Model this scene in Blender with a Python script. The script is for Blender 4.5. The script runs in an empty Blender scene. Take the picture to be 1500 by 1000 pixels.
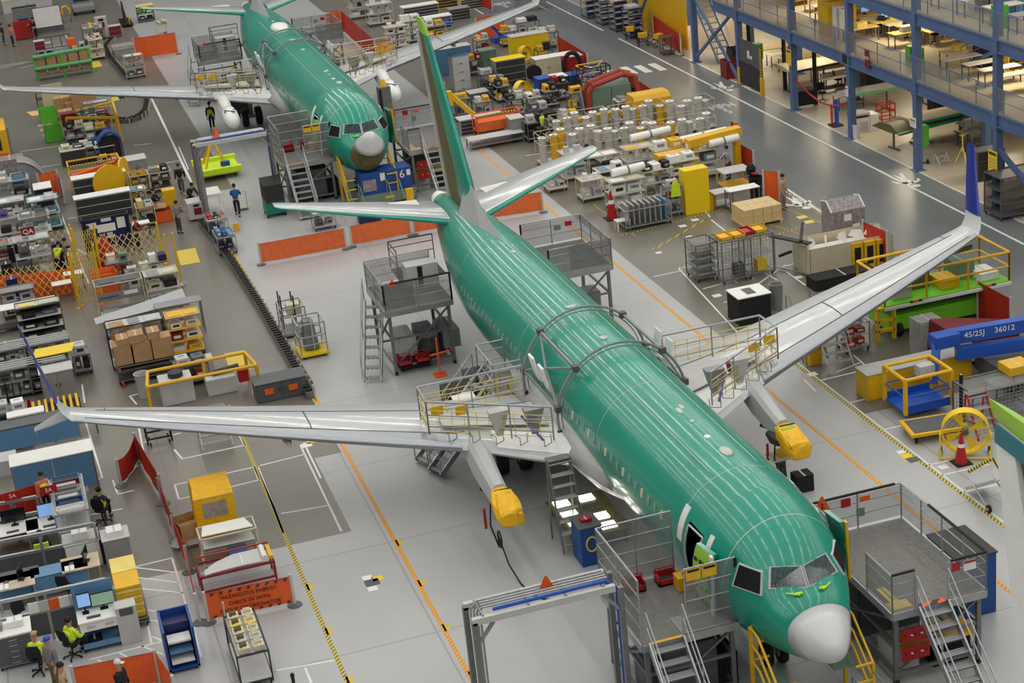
import bpy, bmesh, math, random
from math import sin, cos, pi, radians, hypot, atan2
from mathutils import Vector, Matrix
random.seed(7)
S = bpy.context.scene
COL = S.collection
R = random.Random(11)

# ---------------------------------------------------------------- camera (also used to read ground positions)
CAM_C = Vector((34.95825741, -16.96602724, 27.06921552))
CAM_R = Vector((0.29587386, 0.95031365, -0.09676067))
CAM_U = Vector((-0.32906433, 0.19649649, 0.92363727))
CAM_F = Vector((-0.89675823, 0.24143964, -0.3708525))
FPX = 2621.075

def at(px, py, z=0.0):
    """world point at height z that is seen at pixel (px, py) of the 1500x1000 photograph"""
    d = CAM_F + (px - 750) / FPX * CAM_R - (py - 500) / FPX * CAM_U
    t = (z - CAM_C.z) / d.z
    p = CAM_C + d * t
    return (p.x, p.y, z)

cd = bpy.data.cameras.new('camera')
co = bpy.data.objects.new('camera', cd)
COL.objects.link(co)
m = Matrix((CAM_R, CAM_U, -CAM_F)).transposed().to_4x4()
m.translation = CAM_C
co.matrix_world = m
cd.sensor_width = 36.0
cd.lens = FPX / 1500 * 36.0
cd.clip_end = 600
S.camera = co

# ---------------------------------------------------------------- materials
def lin(c):
    return tuple(((x / 255 + 0.055) / 1.055) ** 2.4 if x / 255 > 0.04045 else x / 255 / 12.92 for x in c)

MATS = {}
def mat(name, rgb, rough=0.5, metal=0.0, var=0.0, scale=3.0, coat=0.0, emit=None, estr=1.0, alpha=1.0, trans=0.0, bump=0.0, rvar=0.0, stretch=None):
    m = bpy.data.materials.new(name)
    m.use_nodes = True
    nt = m.node_tree
    b = nt.nodes['Principled BSDF']
    c = lin(rgb)
    b.inputs['Base Color'].default_value = (*c, 1)
    b.inputs['Roughness'].default_value = rough
    b.inputs['Metallic'].default_value = metal
    b.inputs['Coat Weight'].default_value = coat
    b.inputs['Coat Roughness'].default_value = 0.08
    if alpha < 1: b.inputs['Alpha'].default_value = alpha
    if trans: b.inputs['Transmission Weight'].default_value = trans
    if emit:
        b.inputs['Emission Color'].default_value = (*lin(emit), 1)
        b.inputs['Emission Strength'].default_value = estr
    if var or bump or rvar:
        tc = nt.nodes.new('ShaderNodeTexCoord')
        mp = nt.nodes.new('ShaderNodeMapping')
        nt.links.new(tc.outputs['Object'], mp.inputs[0])
        if stretch: mp.inputs['Scale'].default_value = stretch
        n = nt.nodes.new('ShaderNodeTexNoise')
        n.inputs['Scale'].default_value = scale
        n.inputs['Detail'].default_value = 5
        nt.links.new(mp.outputs[0], n.inputs['Vector'])
        if var:
            r = nt.nodes.new('ShaderNodeValToRGB')
            e = r.color_ramp.elements
            e[0].position = 0.3; e[1].position = 0.7
            e[0].color = (*[max(0, x * (1 - var)) for x in c], 1)
            e[1].color = (*[min(1, x * (1 + var)) for x in c], 1)
            nt.links.new(n.outputs['Fac'], r.inputs[0])
            nt.links.new(r.outputs[0], b.inputs['Base Color'])
        if rvar:
            mr = nt.nodes.new('ShaderNodeMapRange')
            mr.inputs['To Min'].default_value = max(0.02, rough - rvar)
            mr.inputs['To Max'].default_value = rough + rvar
            nt.links.new(n.outputs['Fac'], mr.inputs['Value'])
            nt.links.new(mr.outputs[0], b.inputs['Roughness'])
        if bump:
            bp = nt.nodes.new('ShaderNodeBump')
            bp.inputs['Strength'].default_value = bump
            bp.inputs['Distance'].default_value = 0.02
            nt.links.new(n.outputs['Fac'], bp.inputs['Height'])
            nt.links.new(bp.outputs[0], b.inputs['Normal'])
    MATS[name] = m
    return m

def stripes(name, a, b, freq, axis='d', rough=0.5, duty=0.5):
    """two-colour tape or label pattern in object space"""
    m = mat(name, a, rough)
    nt = m.node_tree; bs = nt.nodes['Principled BSDF']
    tc = nt.nodes.new('ShaderNodeTexCoord'); sp = nt.nodes.new('ShaderNodeSeparateXYZ')
    nt.links.new(tc.outputs['Object'], sp.inputs[0])
    def mth(op, x, y=None):
        n = nt.nodes.new('ShaderNodeMath'); n.operation = op
        for i, v in enumerate((x, y)):
            if v is None: continue
            if isinstance(v, (int, float)): n.inputs[i].default_value = v
            else: nt.links.new(v, n.inputs[i])
        return n.outputs[0]
    s = {'x': sp.outputs[0], 'y': sp.outputs[1], 'z': sp.outputs[2]}.get(axis)
    if s is None: s = mth('ADD', mth('ADD', sp.outputs[0], sp.outputs[1]), sp.outputs[2])
    f = mth('FRACT', mth('MULTIPLY', s, freq))
    g = mth('GREATER_THAN', f, duty)
    mx = nt.nodes.new('ShaderNodeMix'); mx.data_type = 'RGBA'
    nt.links.new(g, mx.inputs[0])
    mx.inputs[6].default_value = (*lin(a), 1); mx.inputs[7].default_value = (*lin(b), 1)
    nt.links.new(mx.outputs[2], bs.inputs['Base Color'])
    return m

mat('primer', (22, 146, 124), 0.3, var=0.10, scale=0.9, coat=0.35, rvar=0.08, stretch=(0.35, 1, 1))
mat('primer_dark', (20, 110, 95), 0.4, var=0.15, scale=3)
mat('lime', (150, 190, 70), 0.45)
mat('olive', (98, 92, 52), 0.5, var=0.12, scale=1.5)
mat('wing_grey', (196, 199, 201), 0.22, var=0.03, scale=2, coat=0.4)
mat('panel_grey', (186, 188, 190), 0.35, var=0.03)
mat('radome', (205, 206, 208), 0.28, coat=0.3, var=0.02)
mat('foil', (168, 172, 178), 0.36, 0.9)
mat('cover_white', (238, 238, 234), 0.45, var=0.03)
mat('blue', (16, 42, 140), 0.25, coat=0.5)
mat('glass_dark', (6, 46, 50), 0.12, var=0.9, scale=14, coat=0.6, bump=0.4)
mat('seam', (60, 62, 64), 0.6)
mat('black', (16, 16, 17), 0.6)
mat('rubber', (22, 22, 23), 0.75)
mat('dark', (45, 46, 48), 0.6, var=0.15)
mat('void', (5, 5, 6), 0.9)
mat('plug', (190, 196, 190), 0.5, var=0.15, scale=9)
mat('window_plug', (134, 158, 148), 0.5, var=0.15, scale=9)
mat('alu', (176, 178, 180), 0.38, 0.7, var=0.06, scale=5)
mat('steel', (128, 130, 130), 0.45, 0.6, var=0.1, scale=4)
mat('deck', (118, 117, 113), 0.55, 0.25, var=0.12, scale=6)
mat('grey', (138, 140, 141), 0.5, var=0.08)
mat('lgrey', (190, 190, 188), 0.5, var=0.05)
mat('dgrey', (84, 87, 90), 0.5, var=0.1)
mat('greygreen', (112, 136, 122), 0.5, var=0.06)
mat('white', (232, 232, 228), 0.45, var=0.03)
mat('cream', (208, 200, 172), 0.55, var=0.12, scale=8)
mat('yellow', (226, 176, 22), 0.45, var=0.06)
mat('tarp', (240, 182, 14), 0.5, var=0.08, scale=6, bump=0.5)
mat('brightyellow', (238, 204, 20), 0.45)
mat('paleyellow', (228, 206, 110), 0.5, var=0.08)
mat('orange', (232, 96, 34), 0.5, var=0.05)
mat('orange_net', (238, 112, 50), 0.6, var=0.12, scale=5, alpha=0.86)
mat('red_net', (190, 44, 18), 0.6, var=0.12, scale=5, alpha=0.93)
mat('hose', (158, 58, 42), 0.55, var=0.1)
mat('red', (172, 26, 30), 0.45, var=0.06)
mat('maroon', (120, 24, 36), 0.45, var=0.08)
mat('boxblue', (22, 72, 146), 0.45, var=0.05)
mat('navy', (18, 28, 84), 0.5, var=0.05)
mat('panelblue', (92, 138, 178), 0.45, var=0.04)
mat('liftblue', (26, 82, 178), 0.4, var=0.05)
mat('steelblue', (84, 108, 150), 0.5, var=0.06, scale=2)
mat('green', (92, 184, 48), 0.45, var=0.05)
mat('liftgreen', (112, 196, 40), 0.45, var=0.06)
mat('frame_green', (92, 168, 118), 0.45, var=0.05)
mat('cardboard', (176, 138, 96), 0.75, var=0.1, scale=4)
mat('wood', (214, 186, 130), 0.7, var=0.1, scale=5)
mat('hivis', (206, 236, 44), 0.6, var=0.05)
mat('skin', (190, 142, 116), 0.55)
mat('hair', (26, 20, 18), 0.7)
mat('denim', (58, 66, 88), 0.8, var=0.1)
mat('cloth_black', (24, 25, 28), 0.85, var=0.1)
mat('cloth_grey', (120, 122, 124), 0.85, var=0.08)
mat('cloth_dgrey', (66, 68, 70), 0.85, var=0.08)
mat('cloth_blue', (28, 84, 140), 0.8, var=0.08)
mat('cloth_coral', (224, 116, 98), 0.8, var=0.06)
mat('cloth_red', (150, 24, 30), 0.8, var=0.08)
mat('cloth_tan', (176, 150, 112), 0.8, var=0.06)
mat('cloth_white', (214, 214, 208), 0.8, var=0.06)
mat('purple', (126, 104, 190), 0.5)
mat('teal', (52, 122, 132), 0.5)
mat('screen_blue', (120, 160, 210), 0.3, emit=(140, 180, 235), estr=0.55)
mat('screen_green', (130, 160, 140), 0.3, emit=(130, 165, 140), estr=0.35)
mat('screen_dark', (16, 20, 26), 0.2)
mat('tubelight', (255, 252, 240), 0.3, emit=(255, 250, 232), estr=6.0)
mat('wrap', (150, 142, 142), 0.3, var=0.35, scale=7, bump=0.8, alpha=0.9)
mat('clearwrap', (190, 190, 192), 0.22, var=0.2, scale=9, bump=0.8, alpha=0.55)
mat('mesh', (150, 152, 152), 0.5, 0.4, alpha=0.33)
mat('mesh_dark', (70, 72, 76), 0.5, alpha=0.5)
mat('paper', (236, 236, 230), 0.6)
mat('beige', (198, 186, 160), 0.5, var=0.05)
mat('linewhite', (226, 226, 222), 0.5, var=0.06)
mat('lineyellow', (216, 180, 40), 0.5, var=0.1)
stripes('tape_yb', (214, 190, 60), (112, 108, 62), 5.5, 'd')
stripes('tape_or', (234, 168, 44), (206, 140, 60), 5.5, 'd')
stripes('tape_small', (222, 200, 60), (70, 66, 50), 6, 'd')
stripes('mat_tape', (224, 196, 60), (206, 178, 60), 5, 'd')
stripes('haz_stripe', (226, 96, 22), (60, 34, 20), 2.2, 'd')
stripes('hatch_red', (206, 196, 190), (150, 70, 70), 2.2, 'd')
stripes('teeth', (70, 70, 66), (24, 24, 24), 6, 'x')
stripes('perf', (178, 180, 180), (96, 98, 100), 14, 'x')
stripes('slats', (176, 178, 178), (40, 42, 44), 7, 'z', duty=0.45)
stripes('trays', (228, 182, 30), (250, 222, 110), 7, 'z', duty=0.6)
stripes('drawer_blue', (140, 152, 166), (24, 44, 96), 4.4, 'z', duty=0.4)
stripes('checker', (30, 34, 52), (190, 194, 206), 7, 'd')

# ---------------------------------------------------------------- mesh builder
class MB:
    def __init__(s): s.v = []; s.f = []; s.m = []; s.mi = 0
    def _add(s, vs, fs):
        o = len(s.v); s.v += [tuple(v) for v in vs]
        s.f += [tuple(i + o for i in f) for f in fs]; s.m += [s.mi] * len(fs); return s
    def use(s, i): s.mi = i; return s
    def box(s, x0, y0, z0, x1, y1, z1):
        vs = [(x, y, z) for x in (x0, x1) for y in (y0, y1) for z in (z0, z1)]
        return s._add(vs, [(0, 1, 3, 2), (4, 6, 7, 5), (0, 4, 5, 1), (2, 3, 7, 6), (0, 2, 6, 4), (1, 5, 7, 3)])
    def bc(s, cx, cy, z0, w, d, h):
        """box: centre cx (x, size d) and cy (y, size w), base z0, height h"""
        return s.box(cx - d / 2, cy - w / 2, z0, cx + d / 2, cy + w / 2, z0 + h)
    def tube(s, p, q, r, n=6, r2=None):
        p = Vector(p); q = Vector(q); d = q - p
        if d.length < 1e-6: return s
        z = d.normalized(); x = z.orthogonal().normalized(); y = z.cross(x)
        r2 = r if r2 is None else r2
        vs = []
        for c, rr in ((p, r), (q, r2)):
            for i in range(n):
                a = 2 * pi * i / n
                vs.append(c + x * cos(a) * rr + y * sin(a) * rr)
        fs = [(i, (i + 1) % n, n + (i + 1) % n, n + i) for i in range(n)]
        fs += [tuple(reversed(range(n))), tuple(range(n, 2 * n))]
        return s._add(vs, fs)
    def path(s, pts, r, n=6):
        for a, b in zip(pts, pts[1:]): s.tube(a, b, r, n)
        return s
    def bar(s, p, q, w, h=None):
        """rectangular bar from p to q"""
        h = h or w
        p = Vector(p); q = Vector(q); z = (q - p).normalized()
        up = Vector((0, 0, 1)) if abs(z.z) < 0.95 else Vector((1, 0, 0))
        x = z.cross(up).normalized(); y = x.cross(z).normalized()
        vs = [c + x * a * w / 2 + y * b * h / 2 for c in (p, q) for a, b in ((-1, -1), (1, -1), (1, 1), (-1, 1))]
        return s._add(vs, [(3, 2, 1, 0), (4, 5, 6, 7), (0, 1, 5, 4), (1, 2, 6, 5), (2, 3, 7, 6), (3, 0, 4, 7)])
    def lathe(s, prof, c=(0, 0, 0), n=16, axis='z', cap=True):
        vs = []
        for h, r in prof:
            for i in range(n):
                a = 2 * pi * i / n; u, v = r * cos(a), r * sin(a)
                p = {'z': (u, v, h), 'y': (u, h, v), 'x': (h, u, v)}[axis]
                vs.append((p[0] + c[0], p[1] + c[1], p[2] + c[2]))
        fs = []
        for k in range(len(prof) - 1):
            for i in range(n):
                j = (i + 1) % n
                fs.append((k * n + i, k * n + j, (k + 1) * n + j, (k + 1) * n + i))
        if cap:
            fs.append(tuple(reversed(range(n)))); o = (len(prof) - 1) * n
            fs.append(tuple(range(o, o + n)))
        return s._add(vs, fs)
    def cyl(s, x, y, z0, z1, r, n=14): return s.lathe([(z0, r), (z1, r)], (x, y, 0), n)
    def prism(s, poly, a, b, axis='z'):
        """polygon extruded between a and b along an axis; poly given in the other two axes"""
        n = len(poly); vs = []
        for h in (a, b):
            for u, v in poly:
                vs.append({'z': (u, v, h), 'y': (u, h, v), 'x': (h, u, v)}[axis])
        fs = [(i, (i + 1) % n, n + (i + 1) % n, n + i) for i in range(n)]
        return s._add(vs, fs + [tuple(reversed(range(n))), tuple(range(n, 2 * n))])
    def loft(s, rings, closed=True, cap=True, skip=None):
        n = len(rings[0]); o = []; vs = [p for r in rings for p in r]
        for k in range(len(rings) - 1):
            for i in range(n if closed else n - 1):
                if skip and skip(k, i): continue
                j = (i + 1) % n
                o.append((k * n + i, k * n + j, (k + 1) * n + j, (k + 1) * n + i))
        if cap and closed:
            o.append(tuple(reversed(range(n)))); b = (len(rings) - 1) * n
            o.append(tuple(range(b, b + n)))
        return s._add(vs, o)
    def quad(s, a, b, c, d): return s._add([a, b, c, d], [(0, 1, 2, 3)])
    def panel(s, pts, off, t=0.0):
        """polygon with thickness along vector off"""
        n = len(pts); off = Vector(off); vs = [Vector(p) for p in pts] + [Vector(p) + off for p in pts]
        fs = [(i, (i + 1) % n, n + (i + 1) % n, n + i) for i in range(n)]
        return s._add(vs, fs + [tuple(reversed(range(n))), tuple(range(n, 2 * n))])
    def mesh(s, name, mats, smooth=False, bevel=0.0):
        me = bpy.data.meshes.new(name)
        me.from_pydata(s.v, [], s.f)
        for mm in (mats if isinstance(mats, (list, tuple)) else [mats]):
            me.materials.append(MATS[mm])
        me.polygons.foreach_set('material_index', s.m)
        bm = bmesh.new(); bm.from_mesh(me)
        bmesh.ops.recalc_face_normals(bm, faces=bm.faces)
        if bevel:
            try: bmesh.ops.bevel(bm, geom=[e for e in bm.edges], offset=bevel, segments=2, affect='EDGES', profile=0.6)
            except Exception: pass
        bm.to_mesh(me); bm.free()
        if smooth:
            me.polygons.foreach_set('use_smooth', [True] * len(me.polygons))
            if smooth == 'auto':
                me.set_sharp_from_angle(angle=radians(38))
        return me

def part(parent, name, mb, mats, smooth=False, label=None, bevel=0.0):
    me = mb.mesh(name, mats, smooth, bevel)
    o = bpy.data.objects.new(name, me); COL.objects.link(o); o.parent = parent
    if label: o['label'] = label
    return o
def tag(o, label, cat, group=None):
    o['label'] = label; o['category'] = cat
    if group: o['group'] = group
    return o
def thing(name, label, cat, loc=(0, 0, 0), rz=0, group=None):
    o = bpy.data.objects.new(name, None); COL.objects.link(o)
    o.empty_display_size = 0.2
    o.location = loc; o.rotation_euler = (0, 0, rz)
    return tag(o, label, cat, group)
def single(name, mb, mats, label, cat, loc=(0, 0, 0), rz=0, group=None, smooth=False, bevel=0.0):
    o = part(None, name, mb, mats, smooth, None, bevel)
    o.location = loc; o.rotation_euler = (0, 0, rz)
    return tag(o, label, cat, group)
def struct(name, mb, mats, smooth=False):
    o = part(None, name, mb, mats, smooth); o['kind'] = 'structure'; return o
KIDS = {}
def clone(root, loc, rz=None, label=None, group=None, scale=None):
    """copy of a thing with copies of its parts and sub-parts (mesh data shared)"""
    def kids(o):
        if o.name not in KIDS: KIDS[o.name] = [c for c in bpy.data.objects if c.parent == o]
        return KIDS[o.name]
    def rec(o, par):
        c = o.copy(); COL.objects.link(c); c.parent = par
        for k in kids(o): rec(k, c)
        return c
    r = rec(root, None)
    r.location = loc
    if rz is not None: r.rotation_euler = (0, 0, rz)
    if scale: r.scale = scale
    if label: r['label'] = label
    if group: r['group'] = group
    return r

def partw(root, name, mb, mats, smooth=False, label=None, bevel=0.0):
    """part whose builder coordinates are hall coordinates (root unrotated)"""
    lx, ly, lz = root.location if root.parent is None else root.parent.location
    if root.parent is not None and root.parent.parent is not None: lx, ly, lz = root.parent.parent.location
    mb.v = [(x - lx, y - ly, z - lz) for x, y, z in mb.v]
    return part(root, name, mb, mats, smooth, label, bevel)
def text_mb(txt, size, font_off=0.004):
    """flat lettering as a mesh in the local XY plane, centred"""
    cu = bpy.data.curves.new('t', 'FONT'); cu.body = txt; cu.size = size
    cu.align_x = 'CENTER'; cu.align_y = 'CENTER'; cu.extrude = font_off; cu.resolution_u = 2
    ob = bpy.data.objects.new('t', cu); COL.objects.link(ob)
    me = bpy.data.meshes.new_from_object(ob)
    bpy.data.objects.remove(ob)
    mb = MB(); mb._add([tuple(v.co) for v in me.vertices], [tuple(p.vertices) for p in me.polygons])
    return mb
def text_on(parent, name, txt, size, origin, right, up, m, extrude=0.004):
    """lettering placed at origin, reading along right, with letter tops towards up"""
    mb = text_mb(txt, size, extrude)
    r = Vector(right).normalized(); u = Vector(up).normalized(); n = r.cross(u); o = Vector(origin)
    mb.v = [tuple(o + r * a + u * b + n * c) for a, b, c in mb.v]
    return part(parent, name, mb, m)
# ---------------------------------------------------------------- airliner
ZC = 3.34
def interp(tab, s):
    for a, b in zip(tab, tab[1:]):
        if s <= b[0]:
            t = (s - a[0]) / (b[0] - a[0]); return [x + (y - x) * t for x, y in zip(a[1:], b[1:])]
    return list(tab[-1][1:])
# s : top, bottom, half width, height of widest point (all relative to ZC)
PROF = [(0.0, -0.76, -0.80, 0.02, -0.78), (0.05, -0.61, -0.95, 0.17, -0.77), (0.15, -0.49, -1.07, 0.30, -0.76), (0.35, -0.34, -1.21, 0.46, -0.72),
        (0.7, -0.13, -1.38, 0.68, -0.64), (1.1, 0.06, -1.53, 0.88, -0.54), (1.5, 0.22, -1.66, 1.07, -0.44), (1.7, 0.30, -1.72, 1.17, -0.38),
        (1.98, 0.70, -1.79, 1.30, -0.33), (2.2, 0.93, -1.84, 1.39, -0.28), (2.5, 1.18, -1.90, 1.50, -0.24), (2.9, 1.42, -1.96, 1.62, -0.18),
        (3.3, 1.58, -2.0, 1.70, -0.14), (3.9, 1.73, -2.05, 1.79, -0.08), (4.55, 1.82, -2.09, 1.84, -0.04), (5.4, 1.87, -2.12, 1.87, 0.0),
        (6.2, 1.88, -2.13, 1.88, 0.0), (26.0, 1.88, -2.13, 1.88, 0.0), (28.0, 1.88, -2.0, 1.83, 0.02), (30.0, 1.88, -1.66, 1.68, 0.1),
        (32.0, 1.84, -1.18, 1.42, 0.3), (34.0, 1.74, -0.6, 1.08, 0.55), (35.8, 1.58, -0.05, 0.74, 0.78), (36.9, 1.42, 0.35, 0.5, 0.9)]
NSEG = 40
def ring(s, grow=0.0):
    t, b, w, c = interp(PROF, s)
    pts = []
    for i in range(NSEG):
        a = 2 * pi * i / NSEG
        u = sin(a); v = cos(a)
        y = w * u
        if v >= 0:
            # slightly squarer upper nose, round elsewhere
            z = c + (t - c) * v
        else:
            z = c + (c - b) * v
        l = hypot(y, z - c) or 1
        pts.append((-s, y * (1 + grow / max(w, .05)), ZC + c + (z - c) * (1 + grow / max(t - c, .05))))
    return pts
def side_y(s, z):
    """half width of the fuselage at station s and height z above ZC"""
    t, b, w, c = interp(PROF, s)
    k = (z - c) / ((t - c) if z >= c else (c - b))
    return w * math.sqrt(max(0, 1 - k * k))
def top_z(s, y):
    t, b, w, c = interp(PROF, s)
    k = min(1, abs(y) / w)
    return ZC + c + (t - c) * math.sqrt(1 - k * k)

def airfoil(le, chord, z, thick, sweep_tw=0.0, n=9):
    """closed section at constant y: list of (x, z); x = -s"""
    up, lo = [], []
    for i in range(n + 1):
        t = 0.5 * (1 - cos(pi * i / n))
        y = 5 * thick * (0.2969 * math.sqrt(t) - 0.126 * t - 0.3516 * t * t + 0.2843 * t ** 3 - 0.1036 * t ** 4)
        up.append((le + t * chord, z + (y * 1.15 + 0.02 * sin(pi * t)) * chord))
        lo.append((le + t * chord, z - y * 0.85 * chord))
    return up + lo[-2:0:-1]
WST = [  # y, LE s, TE s, z, thickness
    (1.2, 13.25, 20.2, 2.28, 0.13), (1.9, 13.55, 20.2, 2.36, 0.125), (3.4, 14.6, 20.15, 2.5, 0.12), (4.83, 15.6, 20.1, 2.66, 0.115), (5.9, 16.18, 20.28, 2.76, 0.11),
    (8.5, 17.52, 20.97, 3.0, 0.105), (11.5, 19.08, 21.78, 3.3, 0.10), (14.5, 20.64, 22.6, 3.62, 0.10), (16.6, 21.74, 23.15, 3.86, 0.10), (17.05, 22.0, 23.3, 3.93, 0.10)]
def wing_ring(st, side):
    y, le, te, z, th = st
    return [(-s, side * y, zz) for s, zz in airfoil(le, te - le, z, th)]
def wing_pt(y, frac, side, dz=0.0):
    """upper surface point at span y and chord fraction"""
    a = WST[0]; 
    for a, b in zip(WST, WST[1:]):
        if y <= b[0]: break
    t = (y - a[0]) / (b[0] - a[0]); le, te, z, th = [p + (q - p) * t for p, q in zip(a[1:], b[1:])]
    c = te - le; f = frac
    yy = 5 * th * (0.2969 * math.sqrt(f) - 0.126 * f - 0.3516 * f * f + 0.2843 * f ** 3 - 0.1036 * f ** 4)
    return Vector((-(le + f * c), side * y, z + (yy * 1.15 + 0.02 * sin(pi * f)) * c + dz))

def seam_strip(mb, side, pts, w=0.035):
    """dark gap along the upper wing surface; pts = (y, frac)"""
    P = []
    for (y0, f0), (y1, f1) in zip(pts, pts[1:]):
        k = max(1, int(abs(y1 - y0) / 0.8), int(abs(f1 - f0) / 0.06))
        for i in range(k): P.append(wing_pt(y0 + (y1 - y0) * i / k, f0 + (f1 - f0) * i / k, side, 0.008))
    P.append(wing_pt(*pts[-1], side, 0.008))
    for a, b in zip(P, P[1:]):
        d = (b - a); n = Vector((d.y, -d.x, 0)).normalized() * w / 2
        mb.panel([a - n, a + n, b + n, b - n], (0, 0, 0.006))

def wheel(parent, x, y, r, w, name='wheel', z=None):
    z = r if z is None else z
    mb = MB(); mb.lathe([(-w / 2, r * .72), (-w / 2 * .9, r * .93), (-w / 4, r), (w / 4, r), (w / 2 * .9, r * .93), (w / 2, r * .72)], (x, y, z), 20, 'y')
    o = part(parent, name, mb, 'rubber', 'auto')
    h = MB(); h.lathe([(-w * .52, r * .42), (w * .52, r * .42)], (x, y, z), 14, 'y')
    part(o, 'hub', h, 'lgrey', 'auto')

def make_airliner(loc, label, variant):
    A = thing('airliner', label, 'airplane', loc)
    X = lambda s: -s
    # ---- fuselage skin with real door openings
    sts = [p[0] for p in PROF]
    extra = [4.5, 4.62, 5.36, 28.6] + [6.2 + i * 1.1 for i in range(1, 18)]
    sts = sorted(set([round(s, 3) for s in sts + extra]))
    rings_ = [ring(s) for s in sts if s >= 1.1]
    ss = [s for s in sts if s >= 1.1]
    def skip(k, i):
        s0, s1 = ss[k], ss[k + 1]
        a = (i + .5) / NSEG * 360
        if variant in ('main', 'second') and s0 >= 4.5 - 1e-3 and s1 <= 5.4 + 1e-3:
            if 232 < a < 296: return True      # starboard service door
            if 64 < a < 128: return True       # port door
        return False
    fb = MB(); fb.loft(rings_, cap=True, skip=skip)
    part(A, 'fuselage', fb, 'primer', True)
    # nose skin + radome
    rb = MB()
    rs = [0.0, 0.05, 0.15, 0.35, 0.7, 1.1]
    if variant == 'second':
        rb.loft([ring(s) for s in (0.9, 1.0, 1.1)])
        part(A, 'nose_bulkhead', rb, 'olive', True, label='olive brown radar bulkhead')
        rb = MB()
        piv = Vector((-0.95, 0, ZC - 0.02)); rot = Matrix.Rotation(radians(-62), 3, 'Y')
        rr = []
        for s in [0.0, 0.05, 0.15, 0.35, 0.7, 0.93]:
            rr.append([tuple(rot @ (Vector(p) - piv) + piv + Vector((0.05, 0, 0.3))) for p in ring(s)])
        rb.loft(rr)
        part(A, 'radome', rb, 'radome', True, label='light grey radome hinged up')
        d = MB(); d.box(-0.85, -.45, ZC - 1.1, -0.55, .45, ZC - .35); d.lathe([(-.6, .34), (-.5, .36)], (0, 0, ZC - .65), 18, 'x')
        part(A, 'radar_antenna', d, 'olive', 'auto')
    else:
        rb.loft([ring(s, 0.004) for s in rs])
        part(A, 'radome', rb, 'radome', True, label='light grey radome')
    # circumferential skin joints
    for s in ((3.29, 5.84, 12.5, 20.5, 28.6) if variant != 'third' else (5.84, 28.6)):
        j = MB(); a = ring(s - 0.012, 0.006); b = ring(s + 0.012, 0.006); j.loft([a, b], cap=False)
        part(A, 'skin_joint', j, 'plug', True)
    lj = MB()
    for ang in (22, 338):
        i = ang / 360 * 2 * pi
        for s0 in [6.2 + .9 * k for k in range(24)]:
            def P(s, dy):
                t, b, w, c = interp(PROF, s); return Vector((-s, w * sin(i) * 1.003 + dy, ZC + c + (t - c) * cos(i) * 1.003 + 0.002))
            lj.panel([P(s0, -.01), P(s0, .01), P(s0 + .9, .01), P(s0 + .9, -.01)], (0, 0, 0.004))
    part(A, 'lap_joint', lj, 'plug')
    # ---- cabin windows
    if variant != 'third':
        shift = 0
        for side in (-1, 1):
            for k in range(44):
                s = 7.1 + k * 0.508
                if s > 28.4: break
                w = MB(); hh, ww = 0.135, 0.085
                ppts = []
                for q in range(10):
                    a = 2 * pi * q / 10
                    dz = hh * max(-1, min(1, 1.25 * sin(a))); dx = ww * max(-1, min(1, 1.25 * cos(a)))
                    z = 0.28 + dz
                    ppts.append((-(s + dx), side * (side_y(s, z) - 0.004), ZC + z))
                w.panel(ppts, (0, side * 0.02, 0))
                part(A, 'cabin_window', w, 'window_plug' if k % 3 else 'cream' if k < 18 else 'window_plug')
    # ---- doors
    if variant in ('main', 'second'):
        for side in (-1, 1):
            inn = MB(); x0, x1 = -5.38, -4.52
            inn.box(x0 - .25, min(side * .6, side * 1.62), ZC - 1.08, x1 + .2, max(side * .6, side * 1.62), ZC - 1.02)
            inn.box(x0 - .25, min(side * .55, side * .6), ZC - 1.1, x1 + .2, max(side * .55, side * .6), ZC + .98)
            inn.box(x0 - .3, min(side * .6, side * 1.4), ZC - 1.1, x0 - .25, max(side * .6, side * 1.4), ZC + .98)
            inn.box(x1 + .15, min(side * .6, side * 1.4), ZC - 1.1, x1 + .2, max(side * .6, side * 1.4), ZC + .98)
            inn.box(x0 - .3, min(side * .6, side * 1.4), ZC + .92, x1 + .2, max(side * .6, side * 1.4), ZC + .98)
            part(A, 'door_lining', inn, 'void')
            # frame strip round the opening
            fr = MB()
            zs = [ -1.0 + i * .135 for i in range(14)]
            for xx in (x0, x1):
                pts = [(xx, side * (side_y(-xx, z) + .012), ZC + z) for z in zs]
                for a, b in zip(pts, pts[1:]): fr.bar(a, b, .05, .03)
            for z in (zs[0], zs[-1]):
                fr.bar((x0, side * (side_y(5.3, z) + .012), ZC + z), (x1, side * (side_y(4.6, z) + .012), ZC + z), .05, .03)
            part(A, 'door_frame', fr, 'plug')
            # door leaf standing open forward of the opening
            lf = MB()
            cx = -4.3 if side < 0 else -4.45
            yo = side * (2.1 if side < 0 else 2.1)
            ang = radians(-9 if side < 0 else 5)
            ww = .82
            dirv = Vector((cos(ang), side * sin(ang), 0)); nrm = Vector((-sin(ang), side * cos(ang), 0))
            prof = []
            for z in zs:
                bulge = side_y(4.9, z) - 1.84
                prof.append((z, bulge))
            P = lambda u, z, bl, off: tuple(Vector((cx, yo, ZC + z)) + dirv * u - nrm * (bl + off))
            ringsd = []
            for z, bl in prof:
                ringsd.append([P(0, z, -bl, 0), P(ww, z, -bl, 0), P(ww, z, -bl, .13), P(0, z, -bl, .13)])
            lf.loft(ringsd)
            dl = part(A, 'door', lf, ['primer'], False, label='open door leaf')
            il = MB()
            for (z, bl), (z2, bl2) in zip(prof[1:-1], prof[2:]):
                il.panel([P(.06, z, -bl, -.012), P(ww - .06, z, -bl, -.012), P(ww - .06, z2, -bl2, -.012), P(.06, z2, -bl2, -.012)], nrm * 0.01)
            part(dl, 'door_inner_panel', il, 'lime', label='lime primed inner face')
            hb = MB()
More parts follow.
